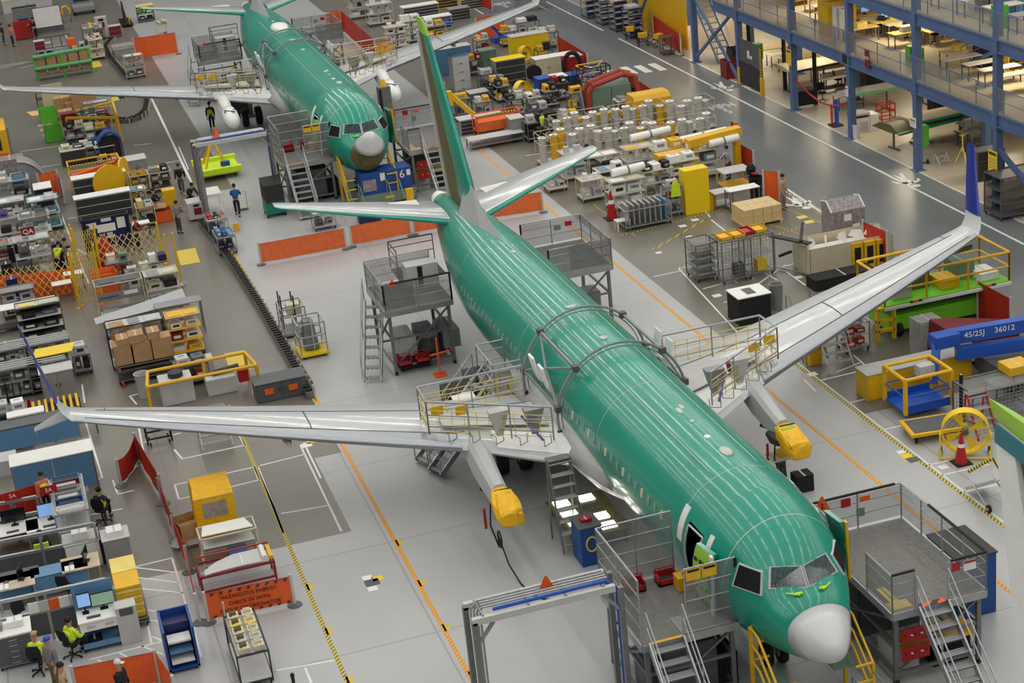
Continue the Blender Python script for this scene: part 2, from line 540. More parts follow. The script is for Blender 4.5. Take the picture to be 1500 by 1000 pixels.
            for z in (-.7, -.3, .1, .45):
                for u in (.2, .45, .66):
                    hb.panel([P(u - .06, z - .06, .02, -.03), P(u + .06, z - .06, .02, -.03), P(u + .06, z + .06, .02, -.03), P(u - .06, z + .06, .02, -.03)], nrm * 0.01)
            part(dl, 'lightening_hole', hb, 'dark')
            ed = MB(); ed.bar(P(ww, -1.0, 0, .06), P(ww, .75, 0.05, .06), .07, .16)
            part(dl, 'door_edge', ed, 'yellow' if side > 0 else 'white')
            # protective paper beside the opening
            pp = MB()
            for s0, s1, z0, z1 in ((5.62, 5.92, .15, 1.1), (4.05, 4.25, .45, .95)):
                n_ = 5
                for k in range(n_):
                    za, zb = z0 + (z1 - z0) * k / n_, z0 + (z1 - z0) * (k + 1) / n_
                    pp.panel([(-s0, side * side_y(s0, za), ZC + za), (-s1, side * side_y(s1, za), ZC + za), (-s1, side * side_y(s1, zb), ZC + zb), (-s0, side * side_y(s0, zb), ZC + zb)], (0, side * .02, .012))
            part(A, 'masking_paper', pp, 'paper')
    # ---- flight-deck glazing
    g = lambda s, y, k=0.02: Vector((-s, y, top_z(s, y) + k)) + Vector((k, 0, 0))
    for side in (-1, 1):
        c1 = [g(1.70, side * .06), g(2.0, side * .06), g(2.23, side * .76), g(1.95, side * .92)]
        frm = MB(); cen = sum(c1, Vector()) / 4
        frm.panel([cen + (p - cen) * 1.13 for p in c1], (-.05, 0, -.06))
        f = part(A, 'windshield_frame', frm, 'panel_grey')
        pn = MB(); pn.panel([p + Vector((.012, 0, .02)) for p in c1], (-.04, 0, -.04))
        part(f, 'windshield', pn, 'glass_dark' if variant != 'second' else 'glass_dark')
        c2 = []
        for s, z in ((2.04, .22), (2.3, .66), (2.85, .70), (2.8, .2)):
            c2.append(Vector((-s + .03, side * (side_y(s, z) + .045), ZC + z)))
        cen = sum(c2, Vector()) / 4
        frm = MB(); frm.panel([cen + (p - cen) * 1.14 for p in c2], (-.03, -side * .05, 0))
        f = part(A, 'side_window_frame', frm, 'panel_grey')
        pn = MB(); pn.panel([p + Vector((.008, side * .015, .01)) for p in c2], (-.03, -side * .04, 0))
        part(f, 'side_window', pn, 'void')
        if variant != 'third':
            wp = MB(); wp.bar(g(1.52, side * .32, .05), g(1.72, side * .62, .05), .03, .03); wp.bar(g(1.56, side * .24, .05), g(1.6, side * .44, .05), .07, .04)
            part(A, 'wiper', wp, ['hivis'])
    # ---- wing-body fairing
    fr_ = []
    for s, w, zb in ((11.6, 1.3, -1.9), (12.3, 1.75, -2.12), (13.2, 2.02, -2.26), (14.5, 2.16, -2.34), (18.5, 2.2, -2.36), (20.5, 2.1, -2.3), (22.5, 1.8, -2.16), (23.8, 1.2, -1.95)):
        rr = []
        for k in range(17):
            a = pi * (k / 16) + 0.0
            y = w * cos(a); z = -0.62 + (zb + .62) * (sin(a) ** .75)
            if k in (0, 16): z = -0.55
            rr.append((-s, y, ZC + z))
        fr_.append(rr)
    wf = MB(); wf.loft(fr_); part(A, 'wing_fairing', wf, 'panel_grey', True)
    tf = MB()
    for side in (-1, 1):
        q = [(12.2, -.9, 0), (13.6, -.62, .5), (15.0, -.45, .62), (18, -.4, .6), (20.5, -.5, .5)]
        tf.loft([[(-s, side * side_y(s, z + .25), ZC + z + .28), (-s, side * (side_y(s, z) + w * .35), ZC + z + .02), (-s, side * (1.9 + w), ZC + z - .18), (-s, side * 1.5, ZC + z - .5), (-s, side * 1.5, ZC + z + .1)] for s, z, w in q])
    part(A, 'wing_root_fillet', tf, 'panel_grey', True)
    # ---- wings
    for side in (-1, 1):
        W = MB(); W.loft([wing_ring(st, side) for st in WST])
        w = part(A, 'wing', W, 'wing_grey', 'auto')
        # polished leading edge skin outboard of the pylon
        le = MB(); rr = []
        for y in [5.3 + .9 * i for i in range(13)] + [16.95]:
            a = WST[0]
            for a, b in zip(WST, WST[1:]):
                if y <= b[0]: break
            t = (y - a[0]) / (b[0] - a[0]); l, te, z, th = [p + (q - p) * t for p, q in zip(a[1:], b[1:])]
            c = te - l; ch = c * 1.0
            sec = airfoil(l - .035, ch, z + .008, th * 1.16, n=12)
            up = [p for p in sec[:4]]; lo = sec[-4:]
            rr.append([(-s, side * y, zz) for s, zz in (list(reversed(up)) + list(reversed(lo)))])
        le.loft(rr, closed=False, cap=False)
        part(w, 'leading_edge', le, 'foil', True, label='polished metal leading edge')
        sm = MB()
        seam_strip(sm, side, [(5.0, .2), (5.3, .17), (16.6, .17)], .03)
        seam_strip(sm, side, [(2.1, .7), (5.9, .68), (16.2, .70)], .03)
        seam_strip(sm, side, [(9.6, .17), (9.6, .70)], .035)
        seam_strip(sm, side, [(15.9, .70), (15.9, .98)], .03)
        part(w, 'panel_gap', sm, 'seam')
        # white protective sheet on the inboard leading edge
        if variant != 'third':
            sh = MB()
            ys = [2.15, 2.9, 3.6, 4.25]
            rows = [[tuple(wing_pt(y, f, side, .02)) for f in (.03, .08, .16, .26, .36)] for y in ys]
            sh.loft(rows, closed=False, cap=False)
            part(w, 'protective_sheet', sh, 'cover_white')
        # winglet: upper and lower blades
        up = MB(); secs = [(17.05, 22.0, 23.3, 3.93, .10), (17.28, 22.25, 23.45, 4.12, .09), (17.42, 22.5, 23.6, 4.42, .08)]
        rr = [[(-s, side * y, zz) for s, zz in airfoil(l, te - l, z, th)] for y, l, te, z, th in secs]
        up.loft(rr)
        part(w, 'winglet_root', up, 'panel_grey', 'auto')
        def blade(pts, m):
            bl = MB(); rr = []
            for y, l, te, z, th, nx, nz in pts:
                r_ = []
                c = te - l
                for s, dz in airfoil(l, c, 0, th):
                    r_.append((-s, side * (y + dz * nx), z + dz * nz))
                rr.append(r_)
            bl.loft(rr); return part(w, 'winglet', bl, m, 'auto')
        blade([(17.42, 22.5, 23.6, 4.42, .09, -.9, .3), (17.7, 23.15, 24.05, 5.3, .08, -.95, .2), (18.0, 23.85, 24.5, 6.3, .07, -.95, .2), (18.12, 24.1, 24.6, 6.75, .06, -.95, .2)], 'blue')
        blade([(17.1, 22.3, 23.4, 3.9, .09, .5, .8), (17.6, 22.9, 23.75, 3.55, .08, .7, .6), (18.3, 23.75, 24.15, 3.1, .06, .7, .6)], 'panel_grey')
        # flap track fairings
        for y in (7.3, 10.4):
            ft = MB(); p0 = wing_pt(y, .55, side)
            ft.lathe([(-1.3, .03), (-.9, .14), (0, .2), (1.3, .16), (1.9, .04)], (p0.x - .3, p0.y, p0.z - .48), 10, 'x')
            part(w, 'flap_track_fairing', ft, 'panel_grey', True)
        # pylon
        py = MB(); yb = side * 4.83
        def rr_(s, w_, z0, z1):
            return [(-s, yb - w_, z0), (-s, yb - w_ * .8, z1 - .12), (-s, yb - w_ * .4, z1), (-s, yb + w_ * .4, z1), (-s, yb + w_ * .8, z1 - .12), (-s, yb + w_, z0)]
        py.loft([rr_(16.9, .34, 2.5, 3.0), rr_(15.9, .36, 2.3, 2.93), rr_(15.2, .37, 2.1, 2.84), rr_(14.4, .34, 1.95, 2.62), rr_(13.5, .3, 1.85, 2.42)])
        P = part(A, 'pylon', py, 'panel_grey' if variant != 'second' else 'cover_white', 'auto')
        ext = MB(); ext.box(-13.5, yb - .24, 1.8, -13.05, yb + .24, 2.3); ext.tube((-13.3, yb - .2, 2.25), (-12.6, yb - .15, 2.05), .06); ext.tube((-13.3, yb + .2, 2.25), (-12.6, yb + .15, 2.05), .06)
        part(P, 'strut_structure', ext, 'lime', label='lime green primed strut')
        st = MB(); st.lathe([(-13.9, .12), (-13.5, .2), (-13.1, .13)], (0, yb - side * .35, 1.85), 8, 'x'); st.tube((-14.6, yb - .3, 1.9), (-14.0, yb + .2, 1.75), .1)
        part(P, 'engine_mount', st, 'dark')
    # ---- stabilisers
    HS = [(.75, 32.6, 36.2, 4.72, .1), (1.3, 33.0, 36.3, 4.78, .1), (4.2, 34.9, 37.05, 5.08, .09), (7.0, 36.75, 37.8, 5.38, .08), (7.2, 37.1, 37.8, 5.4, .05)]
    for side in (-1, 1):
        h = MB(); h.loft([[(-s, side * y, zz) for s, zz in airfoil(l, te - l, z, th)] for y, l, te, z, th in HS])
        st = part(A, 'horizontal_stabilizer', h, 'wing_grey', 'auto')
        e = MB(); rr = []
        for y, l, te, z, th in HS:
            sec = airfoil(l - .02, te - l, z, th * 1.1, n=12); rr.append([(-s, side * y, zz) for s, zz in list(reversed(sec[:3])) + list(reversed(sec[-4:]))])
        e.loft(rr, closed=False, cap=False); part(st, 'leading_edge', e, 'primer', True, label='green primed leading edge')
        wp = MB(); wp.panel([(-34.1, side * 1.5, 5.0), (-34.9, side * 2.6, 5.08), (-36.0, side * 2.6, 5.02), (-36.0, side * 1.4, 4.94)], (0, 0, .02))
        part(st, 'masking_paper', wp, 'paper')
    # ---- fin
    FN = [(5.0, 31.2, 35.5, .12), (5.6, 31.6, 35.75, .11), (6.5, 32.0, 36.05, .1), (9.5, 34.4, 37.05, .1), (11.7, 36.3, 37.8, .1)]
    f = MB(); rr = []
    for z, l, te, th in FN: rr.append([(-s, y, z) for s, y in airfoil(l, te - l, 0, th)])
    f.loft(rr); fin = part(A, 'fin', f, 'olive', 'auto', label='olive primed vertical fin')
    cap_ = MB(); rr = []
    te_add = .75 if variant == 'third' else 0
    for z, l, te, th in ((11.7 if variant != 'third' else 11.95, 36.25, 37.85, .13), (12.1, 36.6, 37.97, .12), (12.28, 37.0, 38.05, .06)): rr.append([(-s, y, z) for s, y in airfoil(l, te - l + te_add, 0, th)])
    cap_.loft(rr); part(fin, 'fin_cap', cap_, 'lime', 'auto', label='lime green tip cap')
    e = MB(); rr = []
    for z, l, te, th in FN:
        if z < 5.5: continue
        sec = airfoil(l - .03, te - l, 0, th * 1.12, n=12); rr.append([(-s, y, z) for s, y in list(reversed(sec[:5])) + list(reversed(sec[-5:]))])
    e.loft(rr, closed=False, cap=False); part(fin, 'leading_edge', e, 'primer', True, label='green primed leading edge')
    if variant == 'third':
        rd = MB(); rr = []
        for z, te, c in ((5.3, 35.6, 1.75), (9.5, 37.05, 1.1), (11.7, 37.8, .75)):
            rr.append([(-te + .05, .14 * c, z), (-te - c, .015, z), (-te - c, -.015, z), (-te + .05, -.14 * c, z)])
        rd.loft(rr); part(fin, 'rudder', rd, 'cover_white', label='white rudder')
        tb = MB(); part(fin, 'trim_band', MB().loft([[(-36.3, -.19, z0), (-38.35, -.1, z0), (-38.35, -.14, z0), (-36.3, -.23, z0)] for z0 in (11.55, 11.95)]), 'teal', label='teal painted band')
        tb.loft([[(-36.98, -.17, 9.9), (-37.9, -.09, 9.9), (-37.9, -.1, 9.9), (-36.98, -.2, 9.9)], [(-37.5, -.13, 11.55), (-38.3, -.06, 11.55), (-38.3, -.07, 11.55), (-37.5, -.15, 11.55)]])
    else:
        sp = MB(); rr = []
        for z, l, te, th in FN: rr.append([(-te + .02, .1, z), (-te - .18, .1, z), (-te - .18, -.1, z), (-te + .02, -.1, z)])
        sp.loft(rr); part(fin, 'rear_spar', sp, 'lgrey', label='light grey rear spar')
    dr = MB()
    dr.loft([[(-28.0, -.03, 5.2), (-28.0, 0, 5.26), (-28.0, .03, 5.2)], [(-30.0, -.3, 5.12), (-30.0, 0, 5.7), (-30.0, .3, 5.12)], [(-31.6, -.46, 4.98), (-31.6, 0, 6.4), (-31.6, .46, 4.98)], [(-32.6, -.62, 4.6), (-32.6, 0, 6.5), (-32.6, .62, 4.6)], [(-33.4, -.6, 4.6), (-33.4, 0, 5.2), (-33.4, .6, 4.6)]])
    part(fin, 'dorsal_fairing', dr, 'panel_grey', label='light grey dorsal fairing')
    # tail cone
    tc = MB(); tc.loft([ring(36.9, .01)] + [[(-s, y * k, ZC + .9 + (z - ZC - .9) * k + dz) for (x, y, z) in ring(36.9)] for s, k, dz in ((37.3, .86, .02), (37.75, .66, .05), (38.05, .4, .07), (38.15, .15, .08))])
    part(A, 'tail_cone', tc, 'cover_white', True, label='white tail cone')
    # crown fittings
    if variant != 'third':
        for s, y, a, b_, h, m in ((10.07, 0.0, .22, .09, .03, 'plug'), (10.3, .16, .18, .07, .03, 'plug'), (9.2, .05, .1, .07, .03, 'plug'), (8.02, .02, .12, .1, .04, 'paper'), (6.9, .1, .3, .17, .06, 'plug'), (16.6, 0, .16, .14, .05, 'plug'), (19.9, 0, .14, .2, .03, 'plug'), (26.5, 0, .16, .1, .03, 'plug')):
            an = MB(); an.lathe([(-.02, 1), (.5, .95), (1, .5)], (0, 0, 0), 12)
            an.v = [(-s + x * a, y + yy * b_, top_z(s, y) + z * h) for x, yy, z in an.v]
            part(A, 'antenna_mount', an, m, 'auto')
    if variant == 'second':
        an = MB(); an.lathe([(-.1, 1), (.3, .98), (.75, .8), (1, .4)], (0, 0, 0), 20)
        an.v = [(-24.2 + x * 1.05, y * .55, ZC + 1.86 + z * .26) for x, y, z in an.v]
        part(A, 'satellite_dome', an, 'cover_white', 'auto', label='white satellite antenna dome')
    # ---- landing gear
    for side in (-1, 1):
        for dy in (-.43, .43): wheel(A, -19.0, side * 2.86 + dy, .56, .4)
        lg = MB(); lg.tube((-19.0, side * 2.86, .5), (-19.0, side * 2.86, 2.6), .13, 10); lg.tube((-19.0, side * 2.4, .56), (-19.0, side * 3.3, .56), .09); lg.tube((-19.0, side * 2.86, 1.4), (-19.0, side * 1.2, 2.3), .07)
        part(A, 'main_gear_strut', lg, 'steel')
    for dy in (-.22, .22): wheel(A, -4.05, dy, .35, .2, 'nose_wheel')
    lg = MB(); lg.tube((-4.05, 0, .35), (-4.05, 0, 1.6), .09, 10); lg.tube((-4.05, -.22, .35), (-4.05, .22, .35), .06); part(A, 'nose_gear_strut', lg, 'steel')
    if variant == 'second':
        for o in list(bpy.data.objects):
            if o.parent == A and o.name.split('.')[0] in ('wing', 'pylon', 'wing_fairing', 'wing_root_fillet', 'main_gear_strut', 'wheel'):
                o.location.x = -2.8
    return A

main = make_airliner((0, 0, 0), 'green primed airliner nearest the camera, with grey radome and blue winglets', 'main')
second = make_airliner((-51.4, 0, 0), 'green primed airliner standing behind, with its radome hinged up', 'second')
third = make_airliner((45.7, 0, 0), 'airliner at the right edge showing only a white rudder and lime tipped fin', 'third')
# ---------------------------------------------------------------- floor
def floor_mat():
    m = mat('concrete', (118, 112, 102), 0.36)
    nt = m.node_tree; b = nt.nodes['Principled BSDF']; L = nt.links
    geo = nt.nodes.new('ShaderNodeNewGeometry'); sep = nt.nodes.new('ShaderNodeSeparateXYZ'); L.new(geo.outputs['Position'], sep.inputs[0])
    X, Y = sep.outputs[0], sep.outputs[1]
    def mth(op, *a):
        n = nt.nodes.new('ShaderNodeMath'); n.operation = op
        for i, v in enumerate(a):
            if isinstance(v, (int, float)): n.inputs[i].default_value = v
            else: L.new(v, n.inputs[i])
        return n.outputs[0]
    def box(x0, x1, y0, y1):
        f = mth('MULTIPLY', mth('GREATER_THAN', X, x0), mth('LESS_THAN', X, x1))
        return mth('MULTIPLY', f, mth('MULTIPLY', mth('GREATER_THAN', Y, y0), mth('LESS_THAN', Y, y1)))
    def noise(scale, detail=5, rough=.55):
        n = nt.nodes.new('ShaderNodeTexNoise'); n.inputs['Scale'].default_value = scale; n.inputs['Detail'].default_value = detail; n.inputs['Roughness'].default_value = rough
        L.new(geo.outputs['Position'], n.inputs['Vector']); return n.outputs['Fac']
    def ramp(f, p0, p1, c0, c1):
        r = nt.nodes.new('ShaderNodeValToRGB'); e = r.color_ramp.elements
        e[0].position = p0; e[1].position = p1; e[0].color = (*lin(c0), 1); e[1].color = (*lin(c1), 1); L.new(f, r.inputs[0]); return r.outputs[0]
    def mix(f, a, b_):
        n = nt.nodes.new('ShaderNodeMix'); n.data_type = 'RGBA'; L.new(f, n.inputs[0]); L.new(a, n.inputs[6]); L.new(b_, n.inputs[7]); return n.outputs[2]
    n1, n2, n3 = noise(.3, 2), noise(.9, 3), noise(.12, 1)
    brown = ramp(mth('ADD', mth('MULTIPLY', n1, .6), mth('MULTIPLY', n2, .4)), 0.2, .8, (102, 101, 93), (124, 118, 108))
    light = ramp(mth('ADD', mth('MULTIPLY', n1, .7), mth('MULTIPLY', n2, .3)), .2, .8, (166, 168, 169), (180, 181, 181))
    aisle = ramp(mth('ADD', mth('MULTIPLY', n3, .6), mth('MULTIPLY', n1, .4)), .2, .8, (104, 112, 116), (124, 127, 130))
    beige = ramp(n2, .3, .7, (182, 174, 158), (192, 184, 168))
    ox = mth('MAXIMUM', box(-60, -17.3, -8.0, 8.2), box(-140, -60, -6.2, 8.2))
    ox = mth('MAXIMUM', ox, box(-23.5, -17.3, -9.0, 9.6))
    ox = mth('MAXIMUM', ox, box(-17.31, 60, -60, 17.5))
    asl = box(-160, 60, 18.4, 25.3)
    bg_ = box(-160, 60, 25.3, 80)
    c = mix(ox, brown, light); c = mix(asl, c, aisle); c = mix(bg_, c, beige)
    # slab joints
    def joint(v, period, off, w):
        f = mth('FRACT', mth('DIVIDE', mth('ADD', v, off), period)); return mth('LESS_THAN', f, w / period)
    jt = mth('MAXIMUM', joint(X, 6.1, 400.3, .05), joint(Y, 6.1, 300.9, .05))
    jt = mth('MULTIPLY', jt, .35)
    dark = nt.nodes.new('ShaderNodeRGB'); dark.outputs[0].default_value = (*lin((70, 66, 60)), 1)
    c = mix(jt, c, dark.outputs[0])
    L.new(c, b.inputs['Base Color'])
    b.inputs['Roughness'].default_value = .3
    return m
floor_mat()
fb = MB(); fb.box(-175, -70, -.3, 60, 80, 0); struct('floor', fb, 'concrete')
cb = MB(); cb.box(-175, -70, 34, 60, 80, 34.3); struct('ceiling', cb, 'panel_grey')
TR = [0]
def trim(mb, m):
    TR[0] += 1; return struct('trim_%d' % TR[0], mb, m)
def strip(p, q, w, m='linewhite', z=.006):
    """painted floor line between two pixels of the photo (ground points)"""
    a = Vector(at(*p)) if len(p) == 2 else Vector(p); b = Vector(at(*q)) if len(q) == 2 else Vector(q)
    a.z = b.z = 0
    mb = MB(); d = (b - a).normalized(); n = Vector((-d.y, d.x, 0)) * w / 2
    mb.panel([a - n, a + n, b + n, b - n], (0, 0, z)); return trim(mb, m)
def sline(x0, y0, x1, y1, w, m='linewhite', z=.006):
    return strip((x0, y0, 0), (x1, y1, 0), w, m, z)
# ---------------------------------------------------------------- railings, stairs, platforms
def rail(mb, pts, h=1.1, mids=(0.4, 0.75), r=.024, post=1.3, ends=True):
    for a, b in zip(pts, pts[1:]):
        a, b = Vector(a), Vector(b); L = (b - a).length; n = max(1, round(L / post))
        for k in range(n + 1):
            p = a + (b - a) * k / n; mb.tube(p, p + Vector((0, 0, h)), r)
        mb.tube(a + Vector((0, 0, h)), b + Vector((0, 0, h)), r * 1.15)
        for m_ in mids: mb.tube(a + Vector((0, 0, h * m_)), b + Vector((0, 0, h * m_)), r * .8)
def sheet(mb, pts, h, z=.08):
    for a, b in zip(pts, pts[1:]):
        a, b = Vector(a), Vector(b)
        mb.panel([a + Vector((0, 0, z)), b + Vector((0, 0, z)), b + Vector((0, 0, h)), a + Vector((0, 0, h))], (b - a).cross(Vector((0, 0, 1))).normalized() * .006)
def stairs(root, top, foot, width, nsteps, m_rail='alu', m_step='perf', handrail=True, label=None):
    """flight of steps from top edge centre to foot centre (hall coordinates)"""
    t, f = Vector(top), Vector(foot); d = f - t; hd = Vector((d.x, d.y, 0)).normalized(); sd = Vector((-hd.y, hd.x, 0))
    st = MB()
    for s in (-1, 1):
        st = MB(); st.bar(t + sd * s * width / 2, f + sd * s * width / 2, .05, .2); partw(root, 'stringer', st, m_rail)
        if handrail:
            hr = MB()
            up = Vector((0, 0, .95)); o = sd * s * (width / 2 + .03)
            a, b = t + o, f + o
            hr.path([a, a + up, b + up + Vector((0, 0, 0)), b + Vector((0, 0, .1))], .024)
            hr.tube(a + up * .55, b + up * .55, .02); m_ = (a + b) / 2; hr.tube(m_, m_ + up, .02)
            partw(root, 'handrail', hr, m_rail)
    for k in range(nsteps):
        c = t + d * (k + .6) / nsteps
        sp = MB(); hw = width / 2
        run = abs(d.length) / nsteps
        sp.panel([c - sd * hw - hd * .13, c + sd * hw - hd * .13, c + sd * hw + hd * .13, c - sd * hw + hd * .13], (0, 0, -.04))
        partw(root, 'step', sp, m_step)
def platform(label, x0, x1, y0, y1, z, rails, group=None, deckpoly=None, legs=True, braces=True, deckm='deck', rh=1.1, infill='mesh', nm='work_platform', m_leg='steel', cat='work platform'):
    T = thing(nm, label, cat, ((x0 + x1) / 2, (y0 + y1) / 2, 0), 0, group)
    d = MB(); d.prism(deckpoly or [(x0, y0), (x1, y0), (x1, y1), (x0, y1)], z - .07, z); partw(T, 'deck', d, deckm)
    k = MB()
    DP = deckpoly or [(x0, y0), (x1, y0), (x1, y1), (x0, y1)]
    for a, b in zip(DP, DP[1:] + DP[:1]):
        k.bar((*a, z - .12), (*b, z - .12), .08, .22)
    partw(T, 'deck_edge', k, 'alu')
    if legs:
        for x in (x0 + .15, x1 - .15):
            for y in (y0 + .15, y1 - .15):
                l = MB(); l.bar((x, y, .12), (x, y, z - .2), .12); lo = partw(T, 'leg', l, m_leg)
                c = MB(); c.lathe([(-.05, .1), (.05, .1)], (x, y, .1), 10, 'y'); partw(lo, 'caster', c, 'rubber')
        b = MB()
        for zz in (.35, z * .55):
            b.bar((x0 + .15, y0 + .15, zz), (x1 - .15, y0 + .15, zz), .08); b.bar((x0 + .15, y1 - .15, zz), (x1 - .15, y1 - .15, zz), .08)
            b.bar((x1 - .15, y0 + .15, zz), (x1 - .15, y1 - .15, zz), .08); b.bar((x0 + .15, y0 + .15, zz), (x0 + .15, y1 - .15, zz), .08)
        if braces:
            b.bar((x1 - .15, y0 + .15, .35), (x1 - .15, y1 - .15, z - .3), .06); b.bar((x0 + .15, y0 + .15, .35), (x1 - .15, y0 + .15, z - .3), .06)
        partw(T, 'bracing', b, m_leg)
    for pts in rails:
        p3 = [(*p, z) for p in pts]
        r_ = MB(); rail(r_, p3, rh, (.4, .75) if rh < 1.5 else (.26, .5, .75)); ro = partw(T, 'railing', r_, 'alu')
        if infill:
            s_ = MB(); sheet(s_, p3, rh - .05); partw(ro, 'mesh_panel', s_, infill)
    return T
def tri_sign(root, p, w, facing=(1, 0, 0), m='orange', txt=None, name='warning_sign'):
    p = Vector(p); f = Vector(facing).normalized(); r = Vector((0, 0, 1)).cross(f).normalized(); u = Vector((0, 0, 1))
    mb = MB(); mb.panel([p - r * w / 2, p + r * w / 2, p + u * w * .9 + r * .03, p + u * w * .9 - r * .03], f * -.012); o = partw(root, name, mb, m, label='orange triangular sign')
    if txt:
        lx, ly, lz = root.location
        text_on(o, 'lettering', txt, w * .42, p + u * w * .3 + f * .01 - Vector((lx, ly, lz)), r, u, 'black')
    return o
def plate(root, name, c, w, h, facing, m, t=.012, up=(0, 0, 1), label=None):
    """thin rectangular sign or panel centred at c (hall coordinates)"""
    c = Vector(c); f = Vector(facing).normalized(); u = Vector(up).normalized(); r = u.cross(f).normalized(); u = f.cross(r)
    mb = MB(); mb.panel([c - r * w / 2 - u * h / 2, c + r * w / 2 - u * h / 2, c + r * w / 2 + u * h / 2, c - r * w / 2 + u * h / 2], f * -t)
    return partw(root, name, mb, m, label=label)

def red_bin(loc, label, group=None, rz=0):
    T = thing('tool_bin', label, 'bin', loc, rz, group)
    b = MB(); b.box(-.2, -.28, 0, .2, .28, .05); b.box(-.2, -.28, 0, -.17, .28, .3); b.box(-.2, -.28, 0, .2, -.25, .3); b.box(-.2, .25, 0, .2, .28, .3); b.box(.17, -.28, 0, .2, .28, .18); part(T, 'tray', b, 'red')
    h = MB(); h.path([(-.1, -.28, .3), (-.1, -.28, .42), (-.1, .28, .42), (-.1, .28, .3)], .02); part(T, 'handle', h, 'red')
    c = MB(); c.box(-.12, -.2, .05, .12, .2, .15); part(T, 'contents', c, 'dark')
    return T

for dx, who, dk, seen in ((0, 'nearest airliner', 'near', True), (-51.4, 'far airliner', 'far', True)):
    # starboard service door platform
    x0, x1, y0, y1, z = -6.15 + dx, -3.0 + dx, -4.12, -1.42, 2.3
    T = platform('grey work platform with stairs at the service door of the %s' % who, x0, x1, y0, y1, z,
                 [[(x1, y1 + .0), (x1, -2.85)], [(x0, -1.95), (x0, y0), (x1, y0)]], deckpoly=[(x0, y0), (x1, y0), (x1, y1), (x0, -1.78)], rh=1.9)
    stairs(T, (x1 + .05, -3.48, z), (x1 + 2.5, -3.48, .05), .95, 9)
    e = MB(); e.box(x1 - .02, -3.95, z, x1 + .08, -3.0, z + .012); partw(T, 'step_nosing', e, 'yellow')
    e = MB(); e.box(x1 - .9, -3.0, z - .0, x1, -1.6, z + .02); partw(T, 'kick_mat', e, 'grey')
    pad = MB(); pad.tube((x1, y1, z), (x1, y1, z + 1.9), .05); partw(T, 'foam_pad', pad, 'black')
    m_ = MB(); m_.box(x1 - 2.3, y0 + .7, .3, x1 - .4, y1 - .5, 1.7); partw(T, 'drive_housing', m_, 'dgrey')
    for k, nm_ in enumerate(('left', 'right')):
        s = plate(T, 'caution_sign', (x1 + .03, -2.6 + k * .45, z + 1.72), .4, .34, (1, 0, 0), 'yellow', label='yellow caution sign')
        cz = MB(); cz.box(x1 + .035, -2.76 + k * .45, z + 1.8, x1 + .045, -2.44 + k * .45, z + 1.86); partw(s, 'lettering', cz, 'black')
    for k in range(2):
        red_bin((x0 + .42, -3.3 + k * .95, z + .008), 'red tool bin at the back of the %s service door platform, %s of two' % (dk, ('left', 'right')[k]), 'red bins on the %s service platform' % dk)
    tb = thing('tool_case', 'small yellow case on the %s service door platform' % dk, 'case', (x0 + .9, -1.95, z + .008)); c = MB(); c.box(-.2, -.3, 0, .2, .3, .4); part(tb, 'body', c, 'yellow'); c = MB(); c.path([(0, -.1, .4), (0, -.1, .46), (0, .1, .46), (0, .1, .4)], .015); part(tb, 'handle', c, 'black')
    # port door platform
    x0, x1, y0, y1 = -6.1 + dx, -1.55 + dx, 2.3, 5.05
    T = platform('large grey work platform with stairs at the passenger door of the %s' % who, x0, x1, y0, y1, z,
                 [[(x1, 2.0 + .3), (x1, 2.95)], [(x1, 3.95), (x1, y1), (x0, y1), (x0, y0)], [(x0, y0), (x0 + 1.6, y0)], [(x1 - 1.4, y0), (x1, y0)]])
    stairs(T, (x1 + .05, 3.45, z), (x1 + 2.6, 3.45, .05), .85, 9)
    e = MB(); e.box(x1 - .12, 3.05, z, x1 + .08, 3.85, z + .012); partw(T, 'step_nosing', e, 'haz_stripe')
    for a, b in (((x1, y1, z + 1.12), (x1 - 3, y1, z + 1.12)), ((x1, 2.3, z + 1.12), (x1, 2.95, z + 1.12)), ((x1, y1, z + 1.12), (x1, 4.0, z + 1.12)), ((x0, y0, z + 1.12), (x0, y1 - .2, z + 1.12))):
        f = MB(); f.tube(a, b, .042); partw(T, 'foam_pad', f, 'black')
    e = MB(); e.box(x1 - .5, 2.35, z, x1 - .1, 2.95, z + .012); e.use(0).box(x1 - 1.3, 2.5, z, x1 - .5, 2.75, z + .012); partw(T, 'yellow_marking', e, 'paleyellow')
    w_ = plate(T, 'warning_sign', (x1 + .03, 4.55, z + .88), .36, .3, (1, 0, 0), 'white', label='white notice with red heading'); c = MB(); c.box(x1 + .032, 4.38, z + .96, x1 + .05, 4.72, z + 1.02); partw(w_, 'heading', c, 'red')
    plate(T, 'caution_sign', (x1 + .03, 4.15, z + .92), .24, .24, (1, 0, 0), 'red')
    plate(T, 'notice', (x0 + .03, 3.3, z + .9), .3, .26, (1, 0, 0), 'red'); plate(T, 'notice', (x0 + .03, 3.9, z + .9), .32, .16, (1, 0, 0), 'orange'); plate(T, 'notice', (x0 + .03, 3.75, z + .5), .26, .26, (1, 0, 0), 'greygreen')
    tri_sign(T, (x0 + .06, 2.55, z + .85), .5, txt='2' if dx == 0 else None)
    u = MB(); u.box(x1 - 1.0, 2.7, .9, x1 - .2, 4.9, 1.0); partw(T, 'lower_shelf', u, 'yellow')
    for k in range(2):
        p_ = thing('red_panel_bin', 'red fitting rack under the %s passenger door platform, %s' % (dk, ('upper', 'lower')[k]), 'rack', (x1 - .05, 3.0, 1.25 - k * .55), 0, 'red fitting racks under the %s platform' % dk)
        c = MB(); c.box(-.04, -.4, 0, 0, .4, .42); part(p_, 'back_plate', c, 'red')
        for q in range(5): c = MB(); c.bar((0, -.3 + q * .15, .22), (.08, -.3 + q * .15, .26), .04); part(p_, 'hook', c, 'white' if q % 2 else 'red')
